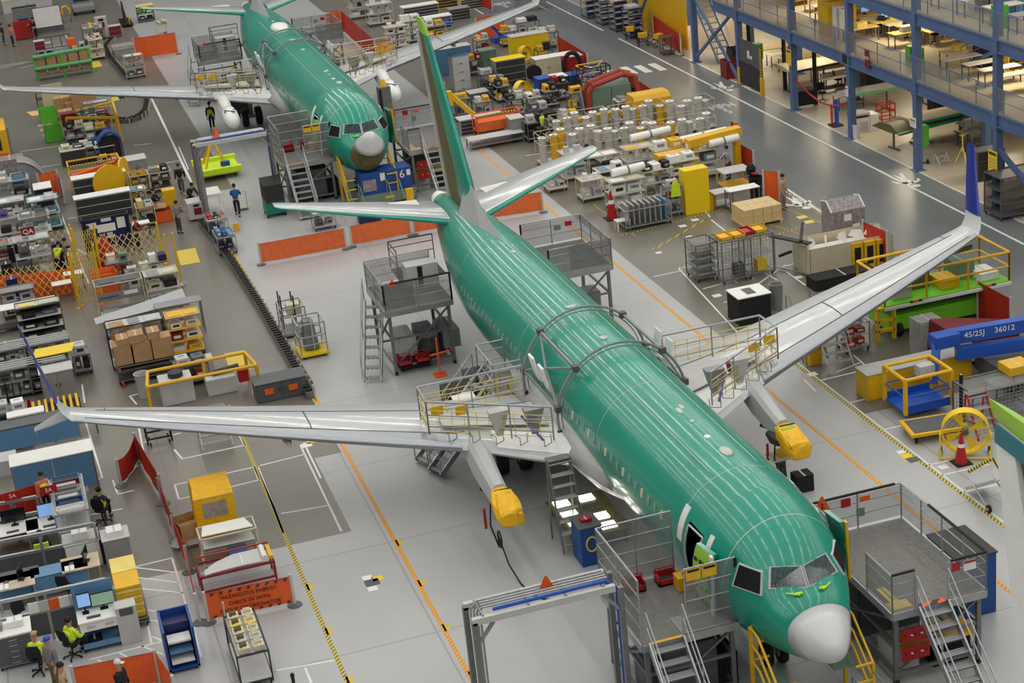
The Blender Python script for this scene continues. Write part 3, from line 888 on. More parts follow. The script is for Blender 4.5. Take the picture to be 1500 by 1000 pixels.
    # yellow nose stands
    for sy, yy in ((-1, -1.02), (1, .95)):
        side = ('service', 'passenger')[sy > 0]
        Tn = thing('access_stand', 'yellow railed access stand at the nose of the %s, on its %s door side' % (who, side), 'stand', (-1.3 + dx, yy, 0))
        xa, xb = -2.35 + dx, -.75 + dx
        yo = yy + sy * .35
        l = MB(); l.bar((xa, yo, 0), (xa, yo, 2.45), .09); partw(Tn, 'post', l, 'yellow')
        l = MB(); l.bar((xb, yo, 0), (xb, yo, 1.55), .07); partw(Tn, 'post', l, 'yellow')
        for h in (0, -.5, -1.0):
            q = MB(); q.path([(xa, yy - sy * .15, 2.45 + h), (xa, yo, 2.45 + h), (xa + .5, yo, 2.4 + h), (xb, yo, 1.55 + h), (xb + .0, yy - sy * .15, 1.55 + h)], .035, 8); partw(Tn, 'rail', q, 'yellow')
        q = MB(); q.box(xa, yy - .3, .95, xa + .7, yy + .35, 1.0); partw(Tn, 'tread_plate', q, 'greygreen')
        q = MB(); q.path([(xb, yo, .1), (xb, yo, 1.3), (xb + .5, yo, 1.25), (xb + 1.3, yo, .5)], .03); q.path([(xb, yo - sy * .6, .1), (xb, yo - sy * .6, 1.3), (xb + .5, yo - sy * .6, 1.25), (xb + 1.3, yo - sy * .6, .5)], .03)
        partw(Tn, 'lower_rail', q, 'greygreen', label='grey-green lower handrail')
    # pipe portal across the walkway
    G = thing('pipe_gantry', 'grey steel portal carrying pipes and a blue hose beside the %s' % who, 'gantry', (-3.5 + dx, -6.5, 0))
    for y in (-8.45, -4.55):
        for x in (-3.95, -3.1):
            l = MB(); l.bar((x + dx, y, 0), (x + dx, y, 4.1), .14); partw(G, 'post', l, 'steel')
        l = MB(); l.bar((-3.1 + dx, y + (.5 if y < -6 else -.5), 4.0), (-3.1 + dx, y, 3.4), .08); partw(G, 'knee_brace', l, 'grey')
    for x in (-3.95, -3.1):
        l = MB(); l.bar((x + dx, -8.5, 4.12), (x + dx, -4.7, 4.12), .14, .18); partw(G, 'beam', l, 'lgrey')
    for k in range(4):
        x = -3.8 + k * .13 + dx
        l = MB(); l.path([(x, -8.35 + k * .05, .3), (x, -8.35 + k * .05, 4.1), (x, -8.15, 4.28), (x, -4.8, 4.28)], .03, 8); partw(G, 'pipe', l, 'alu')
    l = MB(); l.path([(-3.25 + dx, -4.6, .4), (-3.25 + dx, -4.6, 4.0), (-3.25 + dx, -4.9, 4.28), (-3.25 + dx, -7.9, 4.26)], .05, 8); partw(G, 'hose', l, 'liftblue', label='blue hose')
    for y in (-8.2, -7, -6, -5): l = MB(); l.bar((-3.95 + dx, y, 4.22), (-3.1 + dx, y, 4.22), .05); partw(G, 'cross_bar', l, 'grey')
    if dx == 0: tri_sign(G, (-3.6, -6.35, 4.25), .42, m='orange')
    else:
        c = thing('traffic_cone', 'small orange cone standing on the far pipe portal', 'cone', (-3.5 + dx, -7.2, 4.3)); q = MB(); q.lathe([(0, .17), (.5, .03)], n=12); part(c, 'cone_body', q, 'orange'); q = MB(); q.box(-.2, -.2, 0, .2, .2, .03); part(c, 'base', q, 'orange')
    # aft platforms
    x0, x1, y0, y1 = -34.2 + dx, -29.35 + dx, -4.6, -1.9
    za = 2.75
    T = platform('two-level grey scaffold platform at the aft service door of the %s' % who, x0 + 1.6, x1, y0, y1, za, [[(x0 + 1.6, y0), (x1, y0), (x1, y1)], [(x1, y0), (x1, y0 + 1.2)], [(x0 + 1.6, y1), (x0 + 1.6, y0)]])
    for a, b in (((x1, y0 + .3, za + 1.12), (x1, y1, za + 1.12)), ((x1, y1, za), (x1, y1, za + 1.12)), ((x1, y0, za + .3), (x1, y0, za + 1.12))):
        f = MB(); f.tube(a, b, .045); partw(T, 'foam_pad', f, 'black')
    tri_sign(T, (x1 + .03, y0 + .4, za + 1.0), .3)
    c = MB(); c.box(x0 + 2.3, -3.2, za, x0 + 3.0, -1.9, za + 1.0); cc = partw(T, 'control_cabinet', c, 'lgrey', label='grey cabinet with a black slot'); c = MB(); c.box(x0 + 3.0, -2.75, za + .1, x0 + 3.02, -2.55, za + .95); partw(cc, 'slot', c, 'black')
    r_ = MB(); rail(r_, [(x0, -3.2, za + .1), (x0, -1.3, za + .1)]); rail(r_, [(x0 + 1.4, -3.2, za + .1), (x0, -3.2, za + .1)]); partw(T, 'railing', r_, 'dgrey')
    d = MB(); d.box(x0, -3.2, za - .05, x0 + 1.6, -1.3, za + .02); partw(T, 'upper_deck', d, 'deck')
    for k in range(3):
        c = MB(); c.box(x1 - 2.2, y0 + .5 + k * .9, .5, x1 - .6, y0 + 1.2 + k * .9, 1.25); partw(T, 'equipment_box', c, ('lgrey', 'dgrey', 'grey')[k])
    w_ = MB(); w_.lathe([(-.03, .42), (.03, .42)], (x1 - .2, -3.0, 1.45), 16, 'z'); w_.tube((x1 - .2, -3.0, .9), (x1 - .2, -3.0, 1.45), .05); partw(T, 'hand_wheel', w_, 'dgrey')
    stairs(T, (x1 - 1.6, y0 - .1, za), (x1 + .2, y0 - .9, .1), .7, 8)
    if dx == 0:
        for k in range(2):
            red_bin((x1 - .1, -4.1 + k * .75, .4), 'red tool bin on the base of the aft scaffold, %s of two' % ('left', 'right')[k], 'red bins on the aft scaffold base')
        oc = thing('orange_stand', 'orange cross-shaped post stand beside the aft scaffold', 'stand', (-28.6, -2.9, 0)); q = MB(); q.tube((0, 0, 0), (0, 0, 1.6), .035); q.tube((0, -.3, .9), (0, .5, .95), .04); part(oc, 'post', q, 'orange'); q = MB(); q.box(-.25, -.25, 0, .25, .25, .04); part(oc, 'base', q, 'orange')
    x0, x1, y0, y1 = -33.4 + dx, -29.7 + dx, 2.3, 4.95
    T = platform('grey mesh-sided platform at the aft passenger door of the %s' % who, x0, x1, y0, y1, za, [[(x1, y0), (x1, y1), (x0, y1), (x0, y0)], [(x1, y0 + .9), (x1, y1)]])
    for a, b in (((x0, y0, za + .7), (x0, y0, za + 1.12)), ((x1, y0, za + .7), (x1, y0, za + 1.12))): f = MB(); f.tube(a, b, .045); partw(T, 'foam_pad', f, 'black')
    plate(T, 'notice', (x0 + .03, 3.9, za + .7), .3, .2, (1, 0, 0), 'greygreen'); plate(T, 'notice', (x0 + .03, 4.4, za + .8), .3, .2, (1, 0, 0), 'red')
    # ring frames over the fuselage
    wx = dx - (2.8 if dx else 0)
    F = thing('ring_frame', 'grey tubular frame arching over the fuselage of the %s' % who, 'frame', (-17 + wx, 0, 2.3))
    P = lambda x, deg, r=2.22: (x, r * sin(radians(deg)), ZC + (r if abs(deg) < 95 else r) * cos(radians(deg)))
    for x in (-18.8 + wx, -15.2 + wx):
        q = MB(); q.path([P(x, d_) for d_ in range(-104, 105, 8)], .045, 8); q.path([P(x, d_, 2.08) for d_ in range(-100, 101, 10)], .022, 6); partw(F, 'arch', q, 'grey', 'auto')
        for d_ in (-80, -42, 42, 80):
            q = MB(); p = Vector(P(x, d_)); q.box(p.x - .12, p.y - .1, p.z - .1, p.x + .12, p.y + .1, p.z + .1); partw(F, 'clamp', q, 'dgrey')
        for s_ in (-1, 1):
            q = MB(); q.tube(P(x, s_ * 106), P(x, s_ * 100, 2.24), .09, 8); partw(F, 'foot_pad', q, 'black')
    for d_ in (-80, -42, 42, 80):
        q = MB(); q.bar(P(-18.8 + wx, d_), P(-15.2 + wx, d_), .08); partw(F, 'tie_bar', q, 'grey')
    for sg in (-1, 1):
        cen = P(-17 + wx, sg * 61)
        for x in (-18.8 + wx, -15.2 + wx):
            for d_ in (42, 80): q = MB(); q.tube(P(x, sg * d_), cen, .04, 8); partw(F, 'diagonal', q, 'grey')
    # overwing walkways
    for side in (-1, 1):
        nmn = 'starboard' if side < 0 else 'port'
        A0 = [(-17.9, 6.1), (-16.6, 6.15), (-14.2, 2.7)]; B0 = [(-17.9, 6.1), (-17.9, 2.5)]
        T = thing('overwing_walkway', 'railed walkway with yellow netting over the %s wing of the %s' % ('left-hand' if side < 0 else 'right-hand', who), 'walkway', (-16.5 + wx, side * 4.2, 3.3))
        for pts in (A0, B0):
            p3 = [(a + wx, side * b, 3.15) for a, b in pts]
            r_ = MB(); rail(r_, p3, 1.15, (.25, .6), .03, 1.6); ro = partw(T, 'railing', r_, 'alu')
            nt_ = MB()
            for a, b in zip(p3, p3[1:]):
                a, b = Vector(a), Vector(b); L = (b - a).length; n = max(2, int(L / .42))
                for k in range(n + 1): p = a + (b - a) * k / n; nt_.tube(p + Vector((0, 0, .05)), p + Vector((0, 0, .85)), .013, 4)
                for h in (.12, .35, .6, .85): nt_.tube(a + Vector((0, 0, h)), b + Vector((0, 0, h)), .013, 4)
            partw(ro, 'netting', nt_, 'brightyellow' if pts is B0 else 'paleyellow')
        q = MB(); q.panel([(-17.6 + wx, side * 2.4, 3.05), (-17.6 + wx, side * 5.6, 3.2), (-16.9 + wx, side * 5.6, 3.2), (-15.6 + wx, side * 2.4, 3.05)], (0, 0, .03)); partw(T, 'mat', q, 'lgrey')
        for k in range(5):
            t = .12 + k * .19; x = -16.6 + 2.4 * t + wx; y = side * (6.15 - 3.45 * t)
            q = MB(); q.path([(x, y, 3.25), (x + .25, y - side * .1, 3.25), (x + .25, y - side * .1, 2.98), (x + .05, y - side * .4, 2.98), (x, y - side * .4, 3.25)], .014, 5); partw(T, 'hook_frame', q, 'steel')
        for k, (t, s_) in enumerate(((.02, 1), (.2, -1))):
            plate(T, 'caution_sign', (-16.55 + wx + t * 2, side * (5.9 - t * 4), 3.95), .42, .3, (1, 0, 0), 'yellow')
        for (xx, yy, mm) in ((-15.3, 4.15, 'lgrey'), (-14.9, 3.1, 'grey')):
            q = MB(); q.loft([[(xx + wx - .05, side * yy - .1, 3.2), (xx + wx + .05, side * yy - .1, 3.2), (xx + wx + .05, side * yy + .1, 3.2), (xx + wx - .05, side * yy + .1, 3.2)], [(xx + wx - .2, side * yy - .32, 4.1), (xx + wx + .2, side * yy - .32, 4.1), (xx + wx + .2, side * yy + .32, 4.1), (xx + wx - .2, side * yy + .32, 4.1)]]); partw(T, 'tool_hopper', q, mm)
        for q_ in range(2):
            yl = MB(); a = Vector((-14.9 + wx, side * 3.5, 3.9)); yl.bar(a, a + Vector((.55, -side * -.0 + side * -.5, -.75)), .09, .03)
        partw(T, 'strap', yl, 'purple')
        rd = MB(); rd.lathe([(0, .12), (.3, .16), (.34, .06)], (-15.5 + wx, side * 3.95, 3.6), 10); partw(T, 'hose_reel', rd, 'maroon')
        # open exit hatches standing out of the fuselage side
        for k in range(2):
            if side > 0 or k >= 0:
                hx = -17.5 + wx + k * 1.0
                h_ = MB(); P0 = Vector((hx, side * 1.9, ZC + .3))
                rr = []
                for u in (0, .2, .45, .7, .9):
                    p = P0 + Vector((0, side * (.1 + u * .35 - u * u * .12), u * .95 + .25)); rr.append([p + Vector((-.26, 0, 0)), p + Vector((.26, 0, 0)), p + Vector((.26, side * .07, -.03)), p + Vector((-.26, side * .07, -.03))])
                h_.loft(rr); partw(T, 'exit_hatch', h_, 'cover_white', label='white exit hatch hinged open')
        if side < 0 or True:
            q = MB(); 
    # engine strut covers and cables
    for side in (-1, 1):
        nmn = ('left-hand', 'right-hand')[side > 0]
        if dx == 0:
            C_ = thing('strut_cover', 'crumpled yellow fabric cover on the %s engine strut' % nmn, 'cover', (-12.9, side * 4.83, 1.9))
            rnd = random.Random(5 + side); cb = MB(); rr = []
            for s, w, z0, z1 in ((-.6, .3, -.05, .42), (-.35, .38, -.2, .42), (0, .42, -.3, .38), (.35, .42, -.36, .3), (.62, .4, -.38, .2), (.68, .3, -.3, .1)):
                r_ = []
                for k in range(14):
                    a = 2 * pi * k / 14; j = 1 + rnd.uniform(-.1, .1)
                    cx_, cz_ = cos(a), sin(a)
                    e_ = lambda v: math.copysign(abs(v) ** .55, v)
                    r_.append((s + rnd.uniform(-.04, .04), e_(cx_) * w * j, (z0 + z1) / 2 + e_(cz_) * (z1 - z0) / 2 * j))
                rr.append(r_)
            cb.loft(rr); part(C_, 'fabric', cb, 'tarp')
            st_ = MB(); st_.path([(-.42, -.38, -.1), (-.4, -.2, .44), (-.4, .3, .42)], .02); part(C_, 'strap', st_, 'dark')
            cb = MB(); bx_, by_ = -13.4, side * 4.83 - .35
            pts = [(bx_, by_, 1.9), (bx_ + .1, by_ - .1, 1.2), (bx_ + .3, by_ + .05, .5)] + [(bx_ + .3 + .22 * cos(t), by_ + .1, .75 + .28 * sin(t)) for t in [i * .7 for i in range(14)]]
            if side < 0: pts += [(-12.2, -5.1, .3), (-11.4, -5.0, .03), (-10.6, -4.9, .03), (-10.2, -4.65, .03), (-10.0, -4.3, .03)]
            cb.path(pts, .028, 6)
            single('power_cable', cb, 'black', 'black cable hanging from the %s engine strut%s' % (nmn, ' and trailing over the floor' if side < 0 else ''), 'cable')
            rb_ = MB(); rb_.box(-.02, -.04, -.7, .02, .04, 0); single('streamer', rb_, 'red', 'red streamer hanging below the %s engine strut' % nmn, 'streamer', (-13.7, side * 4.83 - .5, 1.6))
        else:
            C_ = thing('strut_cover', 'white wrapped cover with blue tape on the %s engine strut of the far airliner' % nmn, 'cover', (-12.9 + wx, side * 4.83, 2.05))
            cb = MB(); rr = []
            for s, w, z0, z1 in ((-1.1, .42, -.3, .62), (-.5, .48, -.4, .6), (.2, .46, -.45, .48), (.7, .34, -.4, .3), (.85, .15, -.2, .1)):
                rr.append([(s, cos(2 * pi * k / 12) * w, (z0 + z1) / 2 + sin(2 * pi * k / 12) * (z1 - z0) / 2) for k in range(12)])
            cb.loft(rr); part(C_, 'fabric', cb, 'cover_white', True)
            tp = MB(); tp.bar((-.4, -.3, .5), (.3, .2, .5), .09, .04); tp.bar((-.1, -.35, .45), (-.3, .3, .5), .07, .04); part(C_, 'tape', tp, 'navy')

# ---------------------------------------------------------------- floor markings
def dline(y, x0, x1, m, w=.13): sline(x0, y, x1, y, w, m)
for a, b in ((-29, 3),): dline(-7.85, a, b, 'tape_or')
dline(7.55, -60, -24, 'tape_or'); dline(7.6, -22.5, 3, 'tape_or')
dline(-11.1, -30, 3, 'tape_yb', .13); dline(9.52, -27, 0, 'tape_yb', .12); sline(-27, 9.66, 0, 9.66, .06)
dline(-7.95, -52, -28.6, 'lineyellow', .14)
for y in (23.75,): sline(-140, y, -83, y, .13); sline(-80, y, 10, y, .13)
sline(-160, 25.25, 10, 25.25, .1, 'linewhite'); sline(-160, 18.45, -95, 18.45, .1, 'linewhite')
strip((1153, 277), (1208, 313), .13); strip((220, 140), (278, 262), .14); strip((278, 262), (282, 270), .1)
for q in ((-15.8, 0), (-12.9, 0), (-10.0, 0), (-7.2, 0)):
    h = MB(); n = 8; h.prism([(q[0] + .22 * cos(pi * k / n - 0), -7.85 + .22 * sin(pi * k / n)) for k in range(n + 1)], 0, .006); trim(h, 'lineyellow')
    h = MB(); h.prism([(q[0] + 1.5 + .22 * cos(pi * k / n), -11.1 + .22 * sin(pi * k / n)) for k in range(n + 1)], 0, .006); trim(h, 'lineyellow')
# mats and parking bays on the left
for (a, b, c, d) in (((328, 518), (358, 513), (368, 541), (338, 546)),):
    h = MB(); h.panel([at(*p) for p in (a, b, c, d)], (0, 0, .012)); trim(h, 'mat_tape')
for q in (((258, 368), (286, 363), (293, 384), (265, 389)), ((128, 92), (145, 89), (150, 97), (133, 100)), ((160, 143), (175, 141), (180, 146), (162, 149))):
    h = MB(); h.panel([at(*p) for p in q], (0, 0, .012)); trim(h, 'mat_tape')
L_ = [((256, 710), (372, 684)), ((372, 684), (379, 703)), ((379, 703), (262, 731)), ((262, 731), (256, 710)), ((255, 658), (267, 672)), ((267, 672), (358, 652)), ((358, 652), (349, 634)), ((126, 620), (150, 700)), ((134, 705), (148, 700)), ((190, 580), (200, 592)), ((190, 580), (210, 575)),
      ((203, 624), (210, 660)), ((210, 648), (265, 634)), ((105, 505), (112, 532)), ((120, 563), (124, 590)), ((165, 703), (172, 722)), ((172, 724), (196, 718)), ((100, 760), (180, 745)), ((0, 520), (30, 505)),
      ((198, 830), (252, 817)), ((252, 817), (295, 962)), ((198, 830), (222, 942)), ((198, 831), (256, 838)), ((203, 846), (262, 853)), ((207, 862), (268, 868)), ((213, 893), (277, 902)), ((217, 908), (283, 916)), ((130, 966), (243, 938)), ((222, 932), (240, 939)), ((208, 946), (243, 960)), ((175, 956), (222, 982)), ((143, 966), (185, 990)), ((120, 978), (146, 996)),
      ((405, 982), (490, 967)), ((447, 978), (456, 1000)), ((80, 290), (130, 415)), ((100, 320), (140, 315)), ((66, 388), (113, 382)), ((67, 395), (113, 389)), ((113, 365), (130, 374)), ((64, 303), (72, 321)), ((66, 340), (79, 355)), ((62, 357), (78, 353)),
      ((95, 50), (120, 90)), ((0, 100), (55, 88)), ((0, 97), (40, 90)), ((30, 100), (60, 92)), ((30, 222), (98, 212)), ((60, 245), (90, 240)), ((196, 213), (222, 210)), ((236, 240), (268, 234)), ((262, 215), (276, 248)),
      # right side bays
      ((1178, 556), (1195, 573)), ((1202, 557), (1410, 508)), ((1245, 590), (1292, 578)), ((1295, 629), (1332, 620)), ((1355, 682), (1420, 668)), ((1378, 696), (1450, 680)), ((1405, 722), (1460, 710)), ((1225, 545), (1260, 531)), ((1250, 520), (1273, 540)),
      ((958, 405), (1000, 396)), ((994, 393), (1108, 517)), ((1030, 423), (1250, 362)), ((1060, 443), (1108, 432)), ((1055, 400), (1080, 414)), ((1080, 392), (1104, 408)), ((1118, 398), (1138, 410)), ((1100, 423), (1150, 388)), ((1152, 398), (1180, 418)), ((1042, 322), (1062, 338)),
      ((1110, 262), (1150, 300)), ((1030, 304), (1040, 318)), ((880, 240), (915, 232)), ((790, 160), (830, 195)), ((770, 228), (812, 222)), ((1150, 280), (1208, 314)), ((995, 393), (1058, 381)),
      ((440, 652), (500, 778)), ((378, 684), (415, 780)), ((445, 648), (470, 700)), ((380, 682), (448, 665)), ((412, 752), (482, 740))]
for a, b in L_: strip(a, b, .07)
for a, b in (((908, 345), (1135, 288)), ((956, 366), (1035, 320)), ((993, 392), (1180, 330)), ((1040, 300), (1200, 352)), ((1075, 300), (1093, 318)), ((1150, 305), (1225, 335)), ((870, 300), (930, 345)), ((1195, 310), (1310, 365))): strip(a, b, .09, 'tape_small')
strip((1208, 557), (1263, 612), .0001, 'linewhite')
for q in ((900, 108), (921, 103), (942, 101), (963, 98)):
    c = Vector(at(*q)); h = MB(); h.box(c.x - 1.1, c.y - .25, 0, c.x + 1.1, c.y + .25, .006); trim(h, 'linewhite')
# floor notices
for q, sz, mm in (((545, 853), .5, 'dgrey'), ((553, 847), .38, 'brightyellow'), ((538, 846), .34, 'white'), ((546, 862), .34, 'white'), ((457, 646), .45, 'brightyellow'), ((449, 652), .45, 'white'), ((1328, 668), .4, 'brightyellow'), ((1338, 673), .45, 'dgrey'), ((1320, 662), .3, 'white'), ((1382, 684), .35, 'linewhite'),
                  ((1010, 347), .35, 'linewhite'), ((1015, 403), .35, 'linewhite'), ((1050, 433), .4, 'linewhite'), ((1073, 451), .4, 'linewhite'), ((1170, 406), .35, 'linewhite'), ((965, 370), .3, 'linewhite'), ((1018, 322), .4, 'linewhite'), ((1000, 331), .4, 'linewhite'), ((1190, 548), .4, 'linewhite'), ((1175, 318), .5, 'paleyellow'), ((1185, 325), .5, 'paleyellow')):
    c = Vector(at(*q)); h = MB(); h.box(c.x - sz * .4, c.y - sz * .45, 0, c.x + sz * .4, c.y + sz * .45, .009); trim(h, mm)
# pedestrian figures and speed limit
def floor_mb(mb, q, m, rz=0, sc=1):
    c = Vector(at(*q)); a = rz
    mb.v = [(c.x + (x * cos(a) - y * sin(a)) * sc, c.y + (x * sin(a) + y * cos(a)) * sc, z) for x, y, z in mb.v]
    return trim(mb, m)
for q in ((1062, 128), (1332, 266), (1172, 298)):
    h = MB()
    h.prism([(-1.2, -.1), (-.5, -.14), (.2, -.3), (.35, -.1), (.3, .1), (-.4, .1), (-1.1, .3), (-1.2, .2), (-.6, 0)], 0, .006)
    h.prism([(.2, -.1), (.0, -.5), (-.4, -.6), (-.4, -.5), (-.1, -.4), (.0, -.1)], 0, .006); h.prism([(.3, .0), (.1, .45), (-.2, .5), (-.2, .42), (.0, .35), (.1, .0)], 0, .006)
    h.cyl(.6, -.02, 0, .006, .17, 10)
    floor_mb(h, q, 'linewhite', 0, 1.25)
for txt, q, sz in (('MPH', (1058, 156), .72), ('5', (1067, 163), .72), ('MPH', (733, 6), .72), ('5', (741, 9), .72)):
    tm = text_mb(txt, sz, .003); tm.v = [(-y * 2.1, x * 1.1, z + .004) for x, y, z in tm.v]
    floor_mb(tm, q, 'linewhite')
# ---------------------------------------------------------------- people
def skinned(parent, name, verts, edges, radii, m, root=0, sub=1, label=None):
    me = bpy.data.meshes.new(name); me.from_pydata([tuple(v) for v in verts], edges, []); me.materials.append(MATS[m])
    o = bpy.data.objects.new(name, me); COL.objects.link(o); o.parent = parent
    sk = o.modifiers.new('skin', 'SKIN'); sk.use_smooth_shade = True
    for i, r in enumerate(radii): me.skin_vertices[0].data[i].radius = (r, r) if isinstance(r, (int, float)) else r
    me.skin_vertices[0].data[root].use_root = True
    ss = o.modifiers.new('sub', 'SUBSURF'); ss.levels = sub; ss.render_levels = sub
    if label: o['label'] = label
    return o
POSES = {  # joint targets in body space: x forward, y left, z up
    'stand': dict(hip=.93, torso=0, leg=((.02, .0), (-.03, .0)), elbow=((.0, .24, -.28), (.02, .24, -.28)), hand=((.1, .24, -.52), (.12, .22, -.52))),
    'walk': dict(hip=.92, torso=.05, leg=((.18, .28), (.02, -.3)), elbow=((-.12, .24, -.26), (.12, .24, -.26)), hand=((-.12, .24, -.5), (.28, .22, -.46))),
    'reach': dict(hip=.93, torso=.1, leg=((.03, .0), (-.03, .0)), elbow=((.16, .24, -.26), (.16, .24, -.26)), hand=((.42, .16, -.22), (.42, .16, -.2))),
    'push': dict(hip=.9, torso=.18, leg=((.14, .2), (.0, -.28)), elbow=((.18, .24, -.24), (.18, .24, -.24)), hand=((.46, .2, -.3), (.46, .2, -.3))),
    'bend': dict(hip=.86, torso=.62, leg=((.06, .02), (.0, -.05)), elbow=((.2, .22, -.26), (.2, .22, -.26)), hand=((.4, .16, -.4), (.42, .14, -.4))),
    'sit': dict(hip=.5, torso=.12, leg=((.44, .42), (.44, .42)), elbow=((.14, .24, -.28), (.14, .24, -.28)), hand=((.42, .16, -.26), (.42, .16, -.26))),
}
NP = [0]
def person(loc, rz, pose, top, legs, label, hair='hair', hat=None, vest=None, h=1.75, prop=None):
    NP[0] += 1
    P = POSES[pose]; T = thing('person', label, 'person', loc, rz); T.scale = (h / 1.75,) * 3
    hip = Vector((0, 0, P['hip'])); t = P['torso']
    chest = hip + Vector((sin(t) * .3, 0, cos(t) * .3)); neck = hip + Vector((sin(t) * .52, 0, cos(t) * .52)); head = neck + Vector((sin(t * .6) * .16 + .02, 0, cos(t * .6) * .17)); crown = head + Vector((sin(t * .5) * .1, 0, .1))
    V = [hip, hip + Vector((sin(t) * .15, 0, cos(t) * .15)), chest, neck, head, crown]; Rr = [.15, .135, (.17, .12), .06, .092, .075]; E_ = [(0, 1), (1, 2), (2, 3), (3, 4), (4, 5)]
    arms, legi = [], []
    for k, s in enumerate((1, -1)):
        sh = chest + Vector((sin(t) * .14, s * .19, cos(t) * .14)); el = sh + Vector((P['elbow'][k][0], s * (P['elbow'][k][1] - .19), P['elbow'][k][2])); ha = sh + Vector((P['hand'][k][0], s * (P['hand'][k][1] - .19), P['hand'][k][2]))
        o = len(V); fd = (ha - el).normalized(); palm = ha + fd * .07
        V += [sh, el, ha, palm]; Rr += [.062, .046, .03, .036]; E_ += [(2, o), (o, o + 1), (o + 1, o + 2), (o + 2, o + 3)]; arms.append((sh, el, ha))
        sd = Vector((0, 1, 0)); 
        for q, ln in enumerate((.07, .085, .08, .062)):
            b_ = palm + sd * (q - 1.5) * .02 + fd * .03; tip = b_ + fd * ln + Vector((.0, 0, -.02)); V += [tip]; Rr += [.009]; E_ += [(o + 3, len(V) - 1)]
        V += [ha + fd * .05 + Vector((.045, -s * .03, .01))]; Rr += [.011]; E_ += [(o + 2, len(V) - 1)]
        kx, fx = P['leg'][k]; hj = hip + Vector((0, s * .09, -.04)); kn = Vector((kx, s * .1, P['hip'] * .54 if pose != 'sit' else .5)); an = Vector((fx, s * .1, .09)); toe = an + Vector((.16, s * .02, -.04))
        o = len(V); V += [hj, kn, an, toe]; Rr += [.088, .058, .042, .038]; E_ += [(0, o), (o, o + 1), (o + 1, o + 2), (o + 2, o + 3)]; legi.append((hj, kn, an, toe))
    body = skinned(T, 'body', V, E_, Rr, 'skin', 0)
    # face
    hd = (crown - head).normalized(); fw = Vector((1, 0, 0)); fw = (fw - hd * fw.dot(hd)).normalized()
    f = MB(); n0 = head + hd * .02 + fw * .095; f.loft([[n0 + Vector((0, -.014, -.02)), n0 + Vector((0, .014, -.02)), n0 + Vector((.022, 0, -.018))], [n0 + Vector((-.01, -.006, .03)), n0 + Vector((-.01, .006, .03)), n0 + Vector((0, 0, .028))]])
    for s in (-1, 1): f.lathe([(-.008, .016), (.008, .016)], tuple(head + Vector((0, s * .094, 0))), 6, 'y')
    part(T, 'face', f, 'skin')
    e = MB()
    for s in (-1, 1):
        c = head + hd * .035 + fw * .088 + Vector((0, s * .034, 0)); e = MB(); e.box(c.x - .008, c.y - .013, c.z - .006, c.x + .008, c.y + .013, c.z + .006); part(T, 'eye', e, 'black')
    c = head - hd * .04 + fw * .086; e = MB(); e.box(c.x - .008, c.y - .024, c.z - .005, c.x + .006, c.y + .024, c.z + .005); part(T, 'mouth', e, 'cloth_coral')
    # clothing follows the body
    sv = [hip + Vector((0, 0, -.02)), V[1], chest, neck - hd * .03]; sr = [.165, .15, (.185, .135), .085]; se = [(0, 1), (1, 2), (2, 3)]
    for sh, el, ha in arms:
        o = len(sv); sv += [sh, el, el + (ha - el) * .85]; sr += [.078, .06, .046]; se += [(2, o), (o, o + 1), (o + 1, o + 2)]
    shirt = skinned(T, 'shirt', sv, se, sr, top, 0)
    tv = [hip, hip + Vector((0, 0, .06))]; tr = [.158, .15]; te = [(0, 1)]
    for hj, kn, an, toe in legi:
        o = len(tv); tv += [hj, kn, an + (kn - an) * .1]; tr += [.104, .078, .062]; te += [(0, o), (o, o + 1), (o + 1, o + 2)]
    skinned(T, 'trousers', tv, te, tr, legs, 0)
    for hj, kn, an, toe in legi:
        skinned(T, 'shoe', [an + Vector((-.06, 0, -.045)), an + Vector((.05, 0, -.045)), toe + Vector((0, 0, 0))], [(0, 1), (1, 2)], [.045, .05, .042], 'black', 0)
    def blob(c, rx, ry, rz, t0=-1.0):
        b = MB(); b.loft([[tuple(c + fw * (rx * cos(u) * cos(v)) + Vector((0, ry * sin(u) * cos(v), 0)) + hd * (rz * sin(v))) for u in [2 * pi * k / 10 for k in range(10)]] for v in [radians(a) for a in (-70 if t0 < 0 else -5, -35 if t0 < 0 else 20, 5 if t0 < 0 else 45, 40 if t0 < 0 else 65, 80)]]); return b
    part(T, 'cap' if hat else 'hair', blob(head + hd * (.075 if hat else .05) - fw * .022, .115, .102, .105, 0 if hat else -1), hat or hair, True)
    if hat: b_ = MB(); c = head + hd * .075 + fw * .12; b_.lathe([(0, .07), (.012, .065)], tuple(c), 8); part(T, 'cap_brim', b_, hat)
    if vest:
        vv = [hip + Vector((0, 0, .06)), V[1], chest, chest + (neck - chest) * .6]; ve = skinned(T, 'vest', vv, [(0, 1), (1, 2), (2, 3)], [.21, .215, (.25, .22), .17], vest, 0)
    return T

OCC = []
def reg(loc, w, d): OCC.append((loc[0] - d / 2, loc[0] + d / 2, loc[1] - w / 2, loc[1] + w / 2, loc[2]))
def free(p, w, d, reach=.9):
    """nearest spot to p where a w x d footprint is clear of what already stands there"""
    def hit(x, y):
        s_ = 0
        for a, b, c, e, z in OCC:
            if abs(z - p[2]) < .5:
                ox = min(b, x + d / 2 + .04) - max(a, x - d / 2 - .04); oy = min(e, y + w / 2 + .04) - max(c, y - w / 2 - .04)
                if ox > 0 and oy > 0: s_ += ox * oy
        return s_
    st = [k * .15 for k in range(-int(reach / .15), int(reach / .15) + 1)]
    best = min(((hit(p[0] + a, p[1] + b), a * a + b * b, a, b) for a in st for b in st))
    return (p[0] + best[2], p[1] + best[3], p[2])
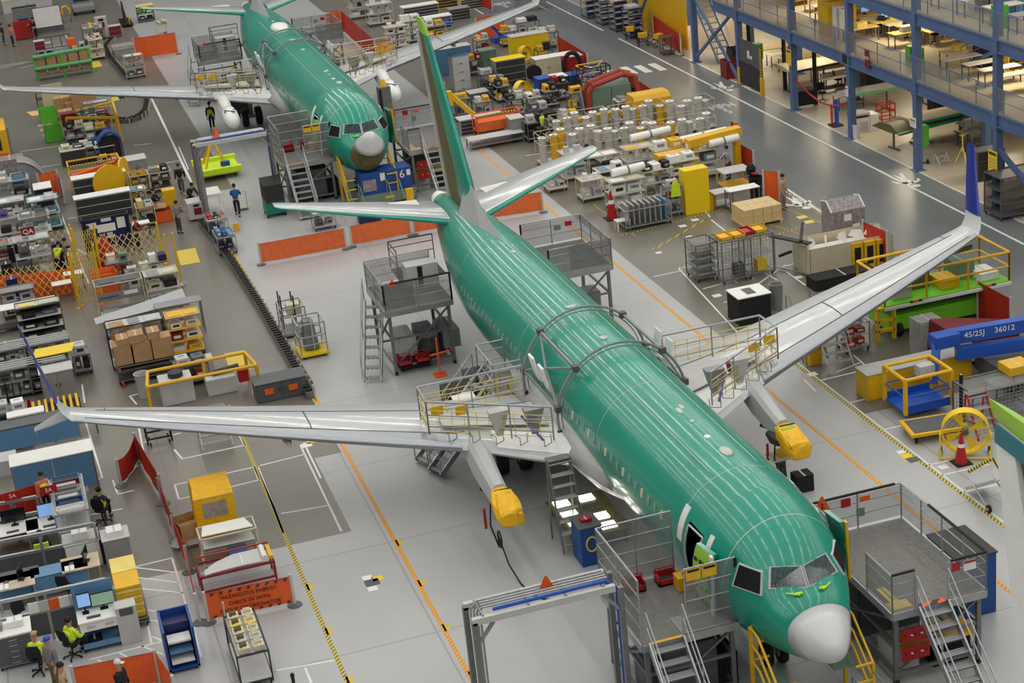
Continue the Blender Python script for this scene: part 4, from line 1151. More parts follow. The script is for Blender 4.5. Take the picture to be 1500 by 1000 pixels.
# ---------------------------------------------------------------- equipment kit (local frame: x towards the camera side, y to the right, origin at the base centre)
def fl(px, py, w, d, z=0.0):
    """ground centre of a w x d footprint whose near left corner is at this pixel"""
    p = at(px, py, z); return (p[0] - d / 2, p[1] + w / 2, z)
def caster(T, x, y, r=.06):
    c = MB(); c.lathe([(-.02, r), (.02, r)], (x, y, r), 8, 'y'); c.box(x - .03, y - .03, r, x + .03, y + .03, r * 2.2); part(T, 'caster', c, 'rubber')
def frame4(mb, w, d, z0, z1, r=.02, bars=(), sq=True):
    for x in (-d / 2, d / 2):
        for y in (-w / 2, w / 2): mb.bar((x, y, z0), (x, y, z1), r * 2)
    for z in list(bars) + [z1]:
        mb.bar((-d / 2, -w / 2, z), (d / 2, -w / 2, z), r * 2); mb.bar((-d / 2, w / 2, z), (d / 2, w / 2, z), r * 2)
        mb.bar((-d / 2, -w / 2, z), (-d / 2, w / 2, z), r * 2); mb.bar((d / 2, -w / 2, z), (d / 2, w / 2, z), r * 2)
def rack(label, loc, w, d, h, n=3, fm='alu', sm='lgrey', cat='rack', nm='shelf_rack', wheels=True, group=None, top=True, back=None, rz=0):
    T = thing(nm, label, cat, loc, rz, group); reg(loc, w, d)
    f = MB(); frame4(f, w, d, .1 if wheels else 0, h, .022, (.2,)); part(T, 'frame', f, fm)
    zs = []
    for k in range(n):
        z = .2 + (h - .25) * k / max(1, n - (1 if top else 0)); zs.append(z + .03)
        s = MB(); s.box(-d / 2 + .01, -w / 2 + .01, z, d / 2 - .01, w / 2 - .01, z + .03); part(T, 'shelf', s, sm)
    if back: s = MB(); s.box(-d / 2 - .01, -w / 2, .2, -d / 2 + .01, w / 2, h); part(T, 'back_panel', s, back)
    if wheels:
        for x in (-d / 2 + .06, d / 2 - .06):
            for y in (-w / 2 + .06, w / 2 - .06): caster(T, x, y)
    T['_z'] = 0; del T['_z']
    return T, zs
def cabinet(label, loc, w, d, h, m='lgrey', front='doors', fm=None, cat='cabinet', nm='cabinet', topm=None, wheels=False, n=4, group=None, rz=0):
    T = thing(nm, label, cat, loc, rz, group); reg(loc, w, d); z0 = .12 if wheels else 0
    b = MB(); b.box(-d / 2, -w / 2, z0, d / 2, w / 2, h); part(T, 'body', b, m, bevel=.012)
    if topm: b = MB(); b.box(-d / 2 - .03, -w / 2 - .03, h, d / 2 + .03, w / 2 + .03, h + .04); part(T, 'top', b, topm)
    fm = fm or m
    if front == 'doors':
        k = 2 if w > .7 else 1
        for i in range(k):
            a = -w / 2 + .03 + i * (w / k); dd = MB(); dd.box(d / 2, a, z0 + .05, d / 2 + .018, a + w / k - .05, h - .05); o = part(T, 'door', dd, fm)
            hd_ = MB(); yy = a + (w / k - .12 if i == 0 else .04); hd_.box(d / 2 + .018, yy, h * .5, d / 2 + .045, yy + .03, h * .5 + .14); part(o, 'handle', hd_, 'dark')
    elif front == 'drawers':
        for i in range(n):
            a = z0 + .04 + (h - z0 - .06) * i / n; dd = MB(); dd.box(d / 2, -w / 2 + .03, a, d / 2 + .02, w / 2 - .03, a + (h - z0 - .06) / n - .025); o = part(T, 'drawer', dd, fm)
            hd_ = MB(); hd_.box(d / 2 + .02, -.12, a + .06, d / 2 + .04, .12, a + .09); part(o, 'handle', hd_, 'dark' if fm != 'dgrey' else 'alu')
    elif front == 'shelves':
        v = MB(); v.box(d / 2, -w / 2 + .05, z0 + .06, d / 2 + .006, w / 2 - .05, h - .06); part(T, 'opening', v, 'dark')
        for i in range(1, n):
            a = z0 + (h - z0) * i / n; s = MB(); s.box(d / 2, -w / 2 + .04, a, d / 2 + .03, w / 2 - .04, a + .03); part(T, 'shelf', s, fm)
    if wheels:
        for x in (-d / 2 + .08, d / 2 - .08):
            for y in (-w / 2 + .08, w / 2 - .08): caster(T, x, y)
    return T
def bench(label, loc, w, d, h, top='white', leg='alu', panel=None, lower=None, group=None, cat='table', nm='workbench', rz=0):
    T = thing(nm, label, cat, loc, rz, group); reg(loc, w, d)
    t = MB(); t.box(-d / 2, -w / 2, h - .04, d / 2, w / 2, h); part(T, 'tabletop', t, top, bevel=.008)
    for x in (-d / 2 + .05, d / 2 - .05):
        for y in (-w / 2 + .05, w / 2 - .05): l = MB(); l.bar((x, y, 0), (x, y, h - .04), .05); part(T, 'leg', l, leg)
    if lower: t = MB(); t.box(-d / 2 + .04, -w / 2 + .04, .2, d / 2 - .04, w / 2 - .04, .23); part(T, 'lower_shelf', t, lower)
    if panel:
        k = max(1, int(w / 1.2))
        for i in range(k): p = MB(); a = -w / 2 + .04 + i * (w - .08) / k; p.box(d / 2 - .04, a, .12, d / 2 - .01, a + (w - .08) / k - .02, h - .06); part(T, 'front_panel', p, panel)
    return T
def carton(label, loc, w, d, h, m='cardboard', rz=0, group=None, nm='carton', cat='box', tape=True):
    T = thing(nm, label, cat, loc, rz, group)
    b = MB(); b.box(-d / 2, -w / 2, 0, d / 2, w / 2, h); part(T, 'body', b, m, bevel=.006)
    t = MB(); t.box(-d / 2 + .005, -.03, h, d / 2 - .005, .03, h + .003); part(T, 'tape', t, 'beige' if m == 'cardboard' else 'lgrey')
    return T
def tray(label, loc, w, d, h, m='boxblue', fill='dark', rz=0, group=None, nm='parts_tray', cat='tray'):
    T = thing(nm, label, cat, loc, rz, group); t_ = .015
    b = MB(); b.box(-d / 2, -w / 2, 0, d / 2, w / 2, t_); b.box(-d / 2, -w / 2, 0, -d / 2 + t_, w / 2, h); b.box(d / 2 - t_, -w / 2, 0, d / 2, w / 2, h); b.box(-d / 2, -w / 2, 0, d / 2, -w / 2 + t_, h); b.box(-d / 2, w / 2 - t_, 0, d / 2, w / 2, h)
    part(T, 'tray_body', b, m)
    c = MB(); rr = random.Random(int(w * 1000 + h * 999))
    for q in range(1): c.box(-d * .35, -w * .38, t_, d * .3, w * .35, h * .7)
    part(T, 'contents', c, fill); return T
def monitor(label, loc, w=.55, m='screen_blue', rz=0):
    T = thing('monitor', label, 'monitor', loc, rz); h = w * .6
    b = MB(); b.box(-.025, -w / 2, .12, .015, w / 2, .12 + h); part(T, 'housing', b, 'black'); s = MB(); s.box(.015, -w / 2 + .02, .14, .019, w / 2 - .02, .1 + h); part(T, 'screen', s, m)
    s = MB(); s.box(-.1, -.12, 0, .1, .12, .015); s.box(-.04, -.03, 0, -.01, .03, .2); part(T, 'stand', s, 'black'); return T
def keyboard(label, loc, rz=0):
    T = thing('keyboard', label, 'keyboard', loc, rz); b = MB(); b.box(-.07, -.2, 0, .07, .2, .02); part(T, 'base', b, 'black'); b = MB(); b.box(-.055, -.185, .02, .055, .185, .028); part(T, 'keys', b, 'dgrey'); return T
def office_chair(label, loc, rz=0, m='cloth_black', group=None):
    T = thing('office_chair', label, 'chair', loc, rz, group)
    s = MB(); s.lathe([(.46, .2), (.48, .24), (.53, .24), (.55, .2)], n=12); part(T, 'seat', s, m, 'auto')
    s = MB(); s.loft([[(-.22, -.2, .62), (-.22, .2, .62), (-.16, .2, .62), (-.16, -.2, .62)], [(-.27, -.22, .85), (-.27, .22, .85), (-.21, .22, .85), (-.21, -.22, .85)], [(-.3, -.17, 1.05), (-.3, .17, 1.05), (-.26, .17, 1.05), (-.26, -.17, 1.05)]]); part(T, 'backrest', s, m)
    s = MB(); s.tube((0, 0, .08), (0, 0, .46), .03); s.tube((-.05, 0, .45), (-.22, 0, .65), .02); part(T, 'column', s, 'black')
    for k in range(5): a = k * 2 * pi / 5; s = MB(); s.bar((0, 0, .1), (.28 * cos(a), .28 * sin(a), .06), .04, .03); s.lathe([(-.02, .03), (.02, .03)], (.28 * cos(a), .28 * sin(a), .03), 8, 'y'); part(T, 'foot', s, 'black')
    return T
def bin_can(label, loc, r=.28, h=.8, m='lgrey', lid=None, group=None):
    T = thing('waste_bin', label, 'bin', loc, 0, group); b = MB(); b.lathe([(0, r * .82), (h * .96, r), (h, r * 1.08), (h, r * .95), (.04, r * .78)], n=16, cap=False); b.lathe([(.0, r * .8), (.04, r * .8)], n=16); part(T, 'barrel', b, m, 'auto')
    b = MB(); b.cyl(0, 0, h * .8, h * .82, r * .92, 16); part(T, 'liner', b, lid or 'dgrey'); return T
def cone(label, loc, h=1.0, group=None, m='orange'):
    T = thing('traffic_cone', label, 'cone', loc, 0, group); b = MB(); b.lathe([(.03, h * .2), (h, .035)], n=14); part(T, 'cone_body', b, m, 'auto'); b = MB(); b.box(-h * .26, -h * .26, 0, h * .26, h * .26, .035); part(T, 'base', b, 'black' if m != 'orange' else m)
    b = MB(); b.lathe([(h * .55, h * .2 * .5 + .012), (h * .68, h * .2 * .38 + .012)], n=14, cap=False); part(T, 'reflective_band', b, 'white'); return T
def barrier(p, q, label, m='orange_net', h=1.0, text=None, group=None, sag=0.0, posts=(True, True)):
    """net or sheet hung between two posts; p, q are hall points"""
    p, q = Vector(p), Vector(q); c = (p + q) / 2; d = (q - p); L = d.length; u = d.normalized()
    T = thing('safety_barrier', label, 'barrier', (c.x, c.y, 0), atan2(u.y, u.x), group)
    for s, use in ((-1, posts[0]), (1, posts[1])):
        if not use: continue
        b = MB(); b.cyl(s * L / 2, 0, .02, h + .08, .05, 10); o = part(T, 'post', b, 'lgrey', 'auto'); b = MB(); b.lathe([(0, .24), (.03, .22), (.06, .08)], (s * L / 2, 0, 0), 14); part(o, 'post_base', b, 'dgrey', 'auto')
    n = 12; b = MB(); rows = []
    for k in range(n + 1):
        t = k / n; x = -L / 2 + L * t; z = sag * sin(pi * t); wv = .02 * sin(t * 17); rows.append([(x, wv, .12 - z * .5), (x, wv + .006, .12 - z * .5), (x, wv + .006, h - z), (x, wv, h - z)])
    b.loft(rows); o = part(T, 'net', b, m)
    b = MB(); b.tube((-L / 2, 0, h), (L / 2, 0, h), .012) if not sag else b.path([(-L / 2 + L * k / 8, 0, h - sag * sin(pi * k / 8)) for k in range(9)], .012); part(o, 'top_cord', b, 'hose')
    if text:
        for k, (t_, z_) in enumerate(text): text_on(o, 'lettering', t_, .17, (0, -.035, z_), (1, 0, 0), (0, 0, 1), 'black')
        for zz in (.17, h - .06):
            for k in range(int(L / .28)): b = MB(); xx = -L / 2 + .15 + k * .28; b.panel([(xx, -.032, zz - .04), (xx + .09, -.032, zz - .04), (xx + .15, -.032, zz + .04), (xx + .06, -.032, zz + .04)], (0, -.004, 0)); part(o, 'hazard_mark', b, 'dark')
    return T
def ladder(label, loc, w, h, run, n, m='alu', rz=0, group=None, top=True, nm='rolling_steps'):
    T = thing(nm, label, 'steps', loc, rz, group)
    for s in (-1, 1):
        b = MB(); b.bar((run / 2, s * w / 2, .08), (-run * .25, s * w / 2, h), .05, .08); part(T, 'side_rail', b, m)
        b = MB(); b.bar((-run / 2, s * w / 2, .05), (-run * .35, s * w / 2, h), .05); part(T, 'rear_leg', b, m)
        if top: b = MB(); b.path([(run * .45, s * w / 2, .8), (-run * .25, s * w / 2, h + .9), (-run / 2, s * w / 2, h + .9), (-run / 2, s * w / 2, h)], .02); part(T, 'handrail', b, m)
    for k in range(n):
        t = (k + .7) / n; x = run / 2 - run * .75 * t; z = .08 + (h - .08) * t; b = MB(); b.box(x - .12, -w / 2, z - .02, x + .1, w / 2, z + .01); part(T, 'step', b, 'perf')
    b = MB(); b.box(-run / 2, -w / 2, h - .03, -run * .2, w / 2, h); part(T, 'platform', b, 'deck')
    return T
def fan(label, loc, r=.6, rz=0, m='brightyellow', group=None):
    T = thing('drum_fan', label, 'fan', loc, rz, group); zc = r + .15
    b = MB(); b.lathe([(-.2, r), (.2, r), (.2, r * .96), (-.2, r * .96), (-.2, r)], (0, 0, zc), 24, 'x', cap=False); part(T, 'drum', b, m, 'auto')
    b = MB()
    for k in range(18): a = 2 * pi * k / 18; b.tube((.21, r * .15 * cos(a), zc + r * .15 * sin(a)), (.21, r * cos(a), zc + r * sin(a)), .006, 4)
    for rr in (.3, .5, .7, .9): b.path([(.21, r * rr * cos(2 * pi * k / 16), zc + r * rr * sin(2 * pi * k / 16)) for k in range(17)], .006, 4)
    part(T, 'guard', b, m)
    b = MB(); b.cyl(0, 0, 0, 0, 0.01); b = MB(); b.lathe([(-.15, .12), (.1, .12)], (0, 0, zc), 12, 'x'); part(T, 'motor', b, 'dgrey')
    for k in range(4): a = k * pi / 2 + .4; b = MB(); b.panel([(0, .08 * cos(a), zc + .08 * sin(a)), (.05, r * .85 * cos(a - .2), zc + r * .85 * sin(a - .2)), (-.02, r * .85 * cos(a + .3), zc + r * .85 * sin(a + .3))], (.01, 0, 0)); part(T, 'blade', b, m)
    b = MB(); b.path([(.3, -r * 1.05, .06), (.3, -r * 1.05, zc), (0, -r * 1.02, zc)], .03); b.path([(.3, r * 1.05, .06), (.3, r * 1.05, zc), (0, r * 1.02, zc)], .03); b.tube((.3, -r * 1.05, .08), (.3, r * 1.05, .08), .03); b.tube((-.3, -r, .1), (.3, -r * 1.05, .08), .03); b.tube((-.3, r, .1), (.3, r * 1.05, .08), .03); part(T, 'stand', b, m)
    for s in (-1, 1): b = MB(); b.lathe([(-.04, .11), (.04, .11)], (-.3, s * r, .11), 12, 'y'); part(T, 'wheel', b, 'rubber')
    return T
def roll_rack(label, loc, w, d, h, rows, cols, mats_, group=None):
    """frame with upright wrapped rolls, each roll a thing"""
    T = thing('roll_rack', label, 'rack', loc, 0, group); f = MB(); frame4(f, w, d, .1, h, .016, (.2, h * .72))
    part(T, 'frame', f, 'beige')
    f = MB()
    for k in range(1, cols): y = -w / 2 + w * k / cols; f.bar((-d / 2, y, h * .9), (d / 2, y, h * .9), .03)
    part(T, 'divider', f, 'beige'); f = MB(); f.box(-d / 2, -w / 2, .12, d / 2, w / 2, .18); part(T, 'deck', f, 'lgrey')
    for x in (-d / 2 + .08, d / 2 - .08):
        for y in (-w / 2 + .08, w / 2 - .08): caster(T, x, y)
    return T
def wire_cage(label, loc, w, d, h, group=None, m='mesh', n=3):
    T, zs = rack(label, loc, w, d, h, n, 'steel', 'mesh', 'cage', 'wire_cage', True, group)
    g_ = MB(); k = int(w / .14)
    for i in range(k + 1):
        y = -w / 2 + w * i / k
        for x in (-d / 2, d / 2): g_.tube((x, y, .15), (x, y, h), .006, 4)
    kz = int(h / .16)
    for i in range(kz):
        z = .2 + (h - .2) * i / kz
        for x in (-d / 2, d / 2): g_.tube((x, -w / 2, z), (x, w / 2, z), .006, 4)
        for y in (-w / 2, w / 2): g_.tube((-d / 2, y, z), (d / 2, y, z), .006, 4)
    part(T, 'wire_mesh', g_, 'alu'); return T, zs
def jack_stand(label, loc, h, m='paleyellow', group=None):
    T = thing('jack_stand', label, 'stand', loc, 0, group)
    for k in range(3): a = k * 2.1; b = MB(); b.bar((.35 * cos(a), .35 * sin(a), .02), (0, 0, h * .6), .05); part(T, 'leg', b, m)
    b = MB(); b.tube((0, 0, h * .4), (0, 0, h), .03); b.box(-.12, -.12, h, .12, .12, h + .03); part(T, 'screw_post', b, m); return T
ORD = {1: ['']}
def ordn(k, n):
    if n == 1: return 'alone'
    if n == 2: return ('left', 'right')[k]
    if k == 0: return 'leftmost'
    if k == n - 1: return 'rightmost'
    if n % 2 and k == n // 2: return 'middle'
    W_ = ['', 'second', 'third', 'fourth', 'fifth', 'sixth', 'seventh', 'eighth', 'ninth']
    return (W_[k] + ' from left') if k <= n // 2 else (W_[n - 1 - k] + ' from right')
CLR = {'cardboard': 'brown', 'cream': 'cream', 'lgrey': 'light grey', 'grey': 'grey', 'dgrey': 'dark grey', 'white': 'white', 'yellow': 'yellow', 'paleyellow': 'pale yellow', 'boxblue': 'blue', 'navy': 'navy', 'red': 'red', 'maroon': 'dark red', 'green': 'green', 'teal': 'teal', 'black': 'black', 'dark': 'charcoal', 'orange': 'orange', 'purple': 'purple', 'panelblue': 'pale blue', 'wood': 'light wood', 'greygreen': 'grey-green', 'beige': 'beige', 'brightyellow': 'bright yellow', 'alu': 'bare metal', 'lime': 'lime', 'liftblue': 'bright blue', 'steel': 'steel', 'hivis': 'fluorescent'}
def row_items(loc, w, d, z, kinds, host, where, rr, size=None, jitter=.5):
    """a row of separate items on a shelf; kinds is a string of codes, left to right"""
    n = len(kinds); out = []
    for k, (kd, m) in enumerate(kinds):
        cw = w / n; y = loc[1] - w / 2 + cw * (k + .5); x = loc[0] + rr.uniform(-.08, .08) * d
        ww = cw * rr.uniform(.62, .86); dd = d * rr.uniform(.5, .8); hh = (size or .3) * rr.uniform(.6, 1.1)
        o = ordn(k, n); c = CLR.get(m, m); zz = loc[2] + z + .002
        lab = '%s %s, %s %s %s' % (c, {'c': 'carton', 't': 'parts tray', 'b': 'equipment box', 'u': 'upright canister', 'p': 'flat panel', 'f': 'folder stack'}[kd], o, where, host)
        rz = rr.uniform(-.08, .08)
        if len(lab.split()) > 16: lab = lab.replace('equipment box', 'box').replace('parts tray', 'tray').replace('upright canister', 'canister').replace('flat panel', 'panel').replace('on the ', 'on ').replace(' of the ', ' of ')
        if kd == 'c': carton(lab, (x, y, zz), ww, dd, hh, m, rz)
        elif kd == 't': tray(lab, (x, y, zz), ww, dd, min(hh, .18), m, rr.choice(['dark', 'cream', 'dgrey', 'red', 'lgrey']), rz)
        elif kd == 'b':
            T = thing('equipment_box', lab, 'box', (x, y, zz), rz); b = MB(); b.box(-dd / 2, -ww / 2, 0, dd / 2, ww / 2, hh); part(T, 'body', b, m, bevel=.01); b = MB(); b.box(dd / 2, -ww * .3, hh * .3, dd / 2 + .01, ww * .3, hh * .7); part(T, 'front_plate', b, rr.choice(['dark', 'white', 'grey']))
            b = MB(); b.path([(0, -ww * .2, hh), (0, -ww * .2, hh + .04), (0, ww * .2, hh + .04), (0, ww * .2, hh)], .01, 4); part(T, 'handle', b, 'black')
        elif kd == 'u':
            T = thing('canister', lab, 'canister', (x, y, zz), rz); r_ = min(ww, dd) * .38; b = MB(); b.lathe([(0, r_), (hh * .85, r_), (hh, r_ * .5)], n=12); part(T, 'body', b, m, 'auto'); b = MB(); b.cyl(0, 0, hh, hh + .04, r_ * .35, 8); part(T, 'lid', b, 'dark')
        elif kd == 'p':
            T = single('metal_sheet', MB().box(-dd / 2, -ww / 2, 0, dd / 2, ww / 2, .035), m, lab, 'panel', (x, y, zz), rz, bevel=.008)
        elif kd == 'f':
            T = thing('folder_stack', lab, 'folders', (x, y, zz), rz)
            for q in range(3): b = MB(); b.box(-dd / 2 + q * .01, -ww / 2, q * .03, dd / 2, ww / 2 - q * .012, q * .03 + .026); part(T, 'folder', b, (m, 'white', 'lgrey')[q])
    return out
# ---------------------------------------------------------------- mezzanine on the right
YF = 25.35
CX = [-27.3, -34.3, -41.6, -48.6, -55.6, -63.0, -70.0, -80.5]
for x in CX:
    for y in (YF, 29.2, 37.0):
        b = MB(); b.box(x - .17, y - .17, 0, x + .17, y + .17, 12); b.box(x - .3, y - .3, 0, x + .3, y + .3, .04)
        for z in (4.2, 7.6): b.box(x - .24, y - .22, z - .35, x + .24, y + .22, z + .35)
        trim(b, 'steelblue')
for z, x0, x1 in ((3.95, -66.5, -10), (7.35, -110, -10)):
    b = MB(); b.box(x0, YF - .12, z, x1, YF + .12, z + .62); b.box(x0, YF - .2, z + .55, x1, YF + .2, z + .62); b.box(x0, YF - .2, z, x1, YF + .2, z + .06); b.box(x0, 36.9, z, x1, 37.1, z + .6); trim(b, 'steelblue')
    b = MB(); b.box(x0, YF - .1, z + .62, x1, 48, z + .7); trim(b, 'beige')
    b = MB()
    k = x0
    while k < x1: b.box(k, YF, z + .1, k + .12, 37, z + .62); k += 3.5
    trim(b, 'steelblue')
    b = MB(); rail(b, [(x0, YF - .15, z + .7), (x1, YF - .15, z + .7)], 1.1, (.5,), .026, 2.35); trim(b, 'steelblue')
    b = MB(); b.box(x0, YF - .16, z + .72, x1, YF - .15, z + 1.75); trim(b, 'mesh')
b = MB(); b.box(-110, 44, 0, -10, 44.2, 12); w_ = struct('wall_right', b, 'beige')
# bracing, stair tower and gate near the far end
b = MB(); b.bar((-70, YF, 4.4), (-63.5, YF, .3), .16); b.bar((-70, YF, .3), (-63.5, YF, 4.4), .16); b.bar((-80.5, YF, .5), (-74, YF, 7.5), .16); b.bar((-34.3, YF, 2.9), (-29.5, YF + .4, .3), .2); trim(b, 'steelblue')
T = thing('stair_flight', 'blue-grey steel stair going up behind the crossed braces of the mezzanine', 'stairs', (-72, 27, 0)); stairs(T, (-77, 26.8, 7.9), (-68.5, 26.8, .1), 1.1, 24, 'steelblue', 'deck')
T = thing('stair_flight', 'blue-grey stair rising from the lower to the upper mezzanine deck', 'stairs', (-39, 31, 4.65)); stairs(T, (-36.2, 31.5, 8.0), (-42.3, 28.6, 4.75), 1.2, 14, 'steelblue', 'deck')
T = thing('sliding_gate', 'dark panelled gate with yellow edge posts under the mezzanine', 'gate', (-61.4, YF, 0))
for z0, z1, m in ((.15, 1.5, 'dark'), (1.55, 2.9, 'dgrey')): b = MB(); b.box(-63, YF - .12, z0, -59.6, YF - .06, z1); partw(T, 'gate_panel', b, m)
b = MB(); b.box(-63.0, YF - .2, 0, -62.8, YF, 1.1); partw(T, 'edge_post', b, 'yellow'); b = MB(); b.box(-59.7, YF - .25, 0, -59.5, YF - .05, 1.1); partw(T, 'edge_post', b, 'yellow'); b = MB(); b.box(-59.66, YF - .24, 1.1, -59.6, YF - .1, 2.8); partw(T, 'hazard_strip', b, 'tape_small')
b = MB(); b.box(-61.6, YF - .14, 1.9, -61.3, YF - .125, 2.35); b.box(-61.2, YF - .14, 1.9, -60.95, YF - .125, 2.1); partw(T, 'emblem', b, 'white')
for p, w, h, m, lab, line in (((-55.6, YF - .25, 3.1), .62, .9, 'brightyellow', 'yellow notice board on the fourth blue column from the right', ('dark', .3)), ((-34.3, YF - .25, 2.3), .75, 1.05, 'brightyellow', 'yellow notice board on the rightmost blue column', ('dark', .3)), ((-41.6, YF - .25, 2.5), .6, .5, 'paper', 'white notice on the tall blue column beside the green cabinet trolley', ('red', .15)),
                              ((-48.6, YF - .25, 2.6), .3, .55, 'paper', 'white red-striped notice on the column beside the copier', ('red', .2)), ((-46.3, YF - .22, 4.75), .5, .95, 'maroon', 'dark sign reading FOD on the lower mezzanine railing', None), ((-48.8, YF - .22, 4.3), .5, .45, 'cloth_black', 'small black plate hanging on the mezzanine beam', None)):
    T = thing('sign', lab, 'sign', p); q = MB(); q.box(-w / 2, -.01, -h / 2, w / 2, .01, h / 2); o = part(T, 'panel', q, m)
    if line: q = MB(); q.box(-w * .4, -.016, h * line[1], w * .4, -.01, h * (line[1] + .12)); part(o, 'heading', q, line[0]); q = MB(); [q.box(-w * .38, -.016, h * (-.3 + k * .13), w * (.3 if k % 2 else .38), -.01, h * (-.27 + k * .13)) for k in range(4)]; part(o, 'lettering', q, 'grey')
    elif 'FOD' in lab: text_on(o, 'lettering', 'FOD', .22, (0, -.02, .05), (1, 0, 0), (0, 0, 1), 'paper')
# things on the lower deck and below
def G2(px, py): return at(px, py)
D1 = 4.65
def on_deck(px, py, z=D1): return at(px, py, z)
rr = random.Random(3)
def deckfl(px, py, w, d, z=D1): p = fl(px, py, w, d, z); return (p[0], max(p[1], 26.0 + w / 2), z)
cabinet('bright yellow cabinet on the lower mezzanine deck', deckfl(1172, 62, 1.7, 1.2), 1.7, 1.2, 1.9, 'yellow', 'doors')
for k in range(3): cabinet('tall white partition cabinet, %s of three on the lower mezzanine deck' % ordn(k, 3), deckfl(1197 + k * 12, 55 - k * 0 + k * 4, 1.1, .5), .6, .5, 1.7, 'white', 'doors', group='white partitions on the lower deck')
for k in range(9):
    for j in range(3):
        px, py = 1185 + k * 20 + j * 8, 20 + k * 3.5 + j * 11
        m = ('wood', 'cream', 'paleyellow', 'beige')[(k + j) % 4]
        lp = deckfl(px, py, 1.9, 1)
        if lp[1] > 26.86:
            lp = free((lp[0], lp[1], D1), 1.7, .8, 1.2)
            host = 'of the %s desk row' % ('back', 'middle', 'front')[j]
            bench('%s desk, %s along the %s row on the lower mezzanine' % (CLR.get(m, m), ordn(k, 9), ('back', 'middle', 'front')[j]), lp, 1.7, .8, .75, m, 'alu', group='desks on the lower mezzanine')
            if (k + j) % 2 == 0: monitor('monitor on desk %s in the %s row of the lower mezzanine' % (ordn(k, 9), ('back', 'middle', 'front')[j]), (lp[0] - .1, lp[1], D1 + .75), .5, ('screen_blue', 'screen_dark')[k % 2])
            if j == 2 and k % 2: office_chair('black chair at desk %s of the front row, lower mezzanine' % ordn(k, 9), (lp[0] + .8, lp[1], D1), 2.6)
            if (k + j) % 3 == 0: carton('yellow folder box on desk %s of the %s row' % (ordn(k, 9), ('back', 'middle', 'front')[j]), (lp[0], lp[1] + .45, D1 + .75), .5, .35, .25, 'paleyellow')
for k, q in enumerate(((1332, 92), (1342, 95))): cabinet('green upright cabinet, %s of the pair on the lower mezzanine deck' % ('left', 'right')[k], deckfl(*q, .5, .5), .42, .5, .8, 'green', 'doors', nm='green_cabinet')
cabinet('green upright cabinet on the upper mezzanine deck', deckfl(1460, 42, .6, .5, 8.05), .6, .5, 1.0, 'green', 'doors', nm='green_cabinet')
cabinet('navy cabinet beside the inner stair on the lower mezzanine', deckfl(1437, 100, 1.1, .8), 1.1, .8, 1.1, 'navy', 'doors')
for k in range(4): bench('long grey work table, %s of four behind the inner stair' % ordn(k, 4), free(deckfl(1395 + k * 24, 112 + k * 9, 2, .8), 2, .8), 2.0, .7, .8, 'lgrey', 'dgrey', group='tables behind the inner stair')
for k in range(5):
    c_ = ('maroon', 'cloth_black', 'lgrey', 'cream', 'grey')[k]; p = deckfl(1300 + k * 40, 8 + k * 12, 1.8, .8, 8.05)
    bench('%s topped table, %s of five along the upper deck edge' % (CLR.get(c_, 'black'), ordn(k, 5)), free((p[0], max(p[1], 27), 8.05), 1.8, .8), 1.8, .8, .8, c_, 'dgrey', group='tables on the upper deck')
for k in range(6):
    p = deckfl(1440 + (k % 3) * 22, 8 + (k // 3) * 12 + (k % 3) * 4, .9, .6, 8.05); cabinet('grey locker, %s in the %s row on the upper deck' % (ordn(k % 3, 3), ('back', 'front')[k // 3]), free((p[0], max(p[1], 27.5), 8.05), .9, .6, 1.2), .9, .6, 1.8, ('lgrey', 'grey', 'panelblue')[k % 3], 'doors', group='lockers on the upper deck')
# copier and ground floor
T = thing('copier', 'white office copier beside a blue mezzanine column', 'copier', fl(1254, 198, 1.3, .9))
for x0, x1, y0, y1, z0, z1, m, nm_ in ((-.4, .4, -.6, .2, 0, .85, 'white', 'body'), (-.42, .42, -.62, .22, 1.0, 1.12, 'lgrey', 'lid'), (-.4, .4, .22, .75, 0, .95, 'white', 'finisher'), (-.3, .3, -.5, .1, .85, 1.0, 'dark', 'output_slot'), (.4, .42, -.5, .1, .1, .35, 'lgrey', 'paper_drawer'), (.4, .42, -.5, .1, .4, .65, 'lgrey', 'paper_drawer')):
    q = MB(); q.box(x0, y0, z0, x1, y1, z1); part(T, nm_, q, m, bevel=.01)
bin_can('white waste bin in front of the copier', at(1254, 203), .2, .8, 'white')
T = thing('cabinet_trolley', 'green cabinet on a black wheeled trolley by the tall blue column', 'trolley', at(1351, 240)); q = MB(); q.box(-.2, -.25, .9, .2, .3, 2.0); part(T, 'green_cabinet', q, 'green', bevel=.03); q = MB(); q.bar((0, -.4, .1), (0, -.4, 2.0), .05); q.bar((0, -.15, .1), (0, -.15, 1.2), .05); q.bar((-.2, -.4, .1), (.3, .2, .1), .05); part(T, 'frame', q, 'black'); caster(T, .2, -.4, .12); caster(T, .2, .2, .12)
T = thing('cabinet_trolley', 'green machine on an orange stand beside the mauve bin', 'trolley', at(1108, 108)); q = MB(); q.box(-.3, -.4, .9, .3, .4, 1.9); part(T, 'green_cabinet', q, 'green', bevel=.05); q = MB(); q.bar((0, -.3, 0), (0, -.2, .9), .06); q.bar((0, .3, 0), (0, .2, .9), .06); q.bar((-.3, -.6, .05), (-.3, -.4, 1.3), .05); part(T, 'frame', q, 'orange')
tray('mauve wheeled bin full of white sacks beside a blue column', at(1075, 112), 1.3, 1.0, 1.1, 'maroon', 'white', nm='large_bin', cat='bin')
ladder('low grey step stool under the mezzanine beside a jack stand', at(1380, 240), .6, .5, .6, 2, 'lgrey', top=False); jack_stand('pale green jack stand beside the step stool', at(1410, 238), 1.4)
T, zs = wire_cage('wire locker holding papers under the rightmost inner column', fl(1424, 228, 1.0, .8), 1.0, .8, 2.1)
jack_stand('pale green jack stand under the curved green-edged panel', at(1345, 205), 1.0)
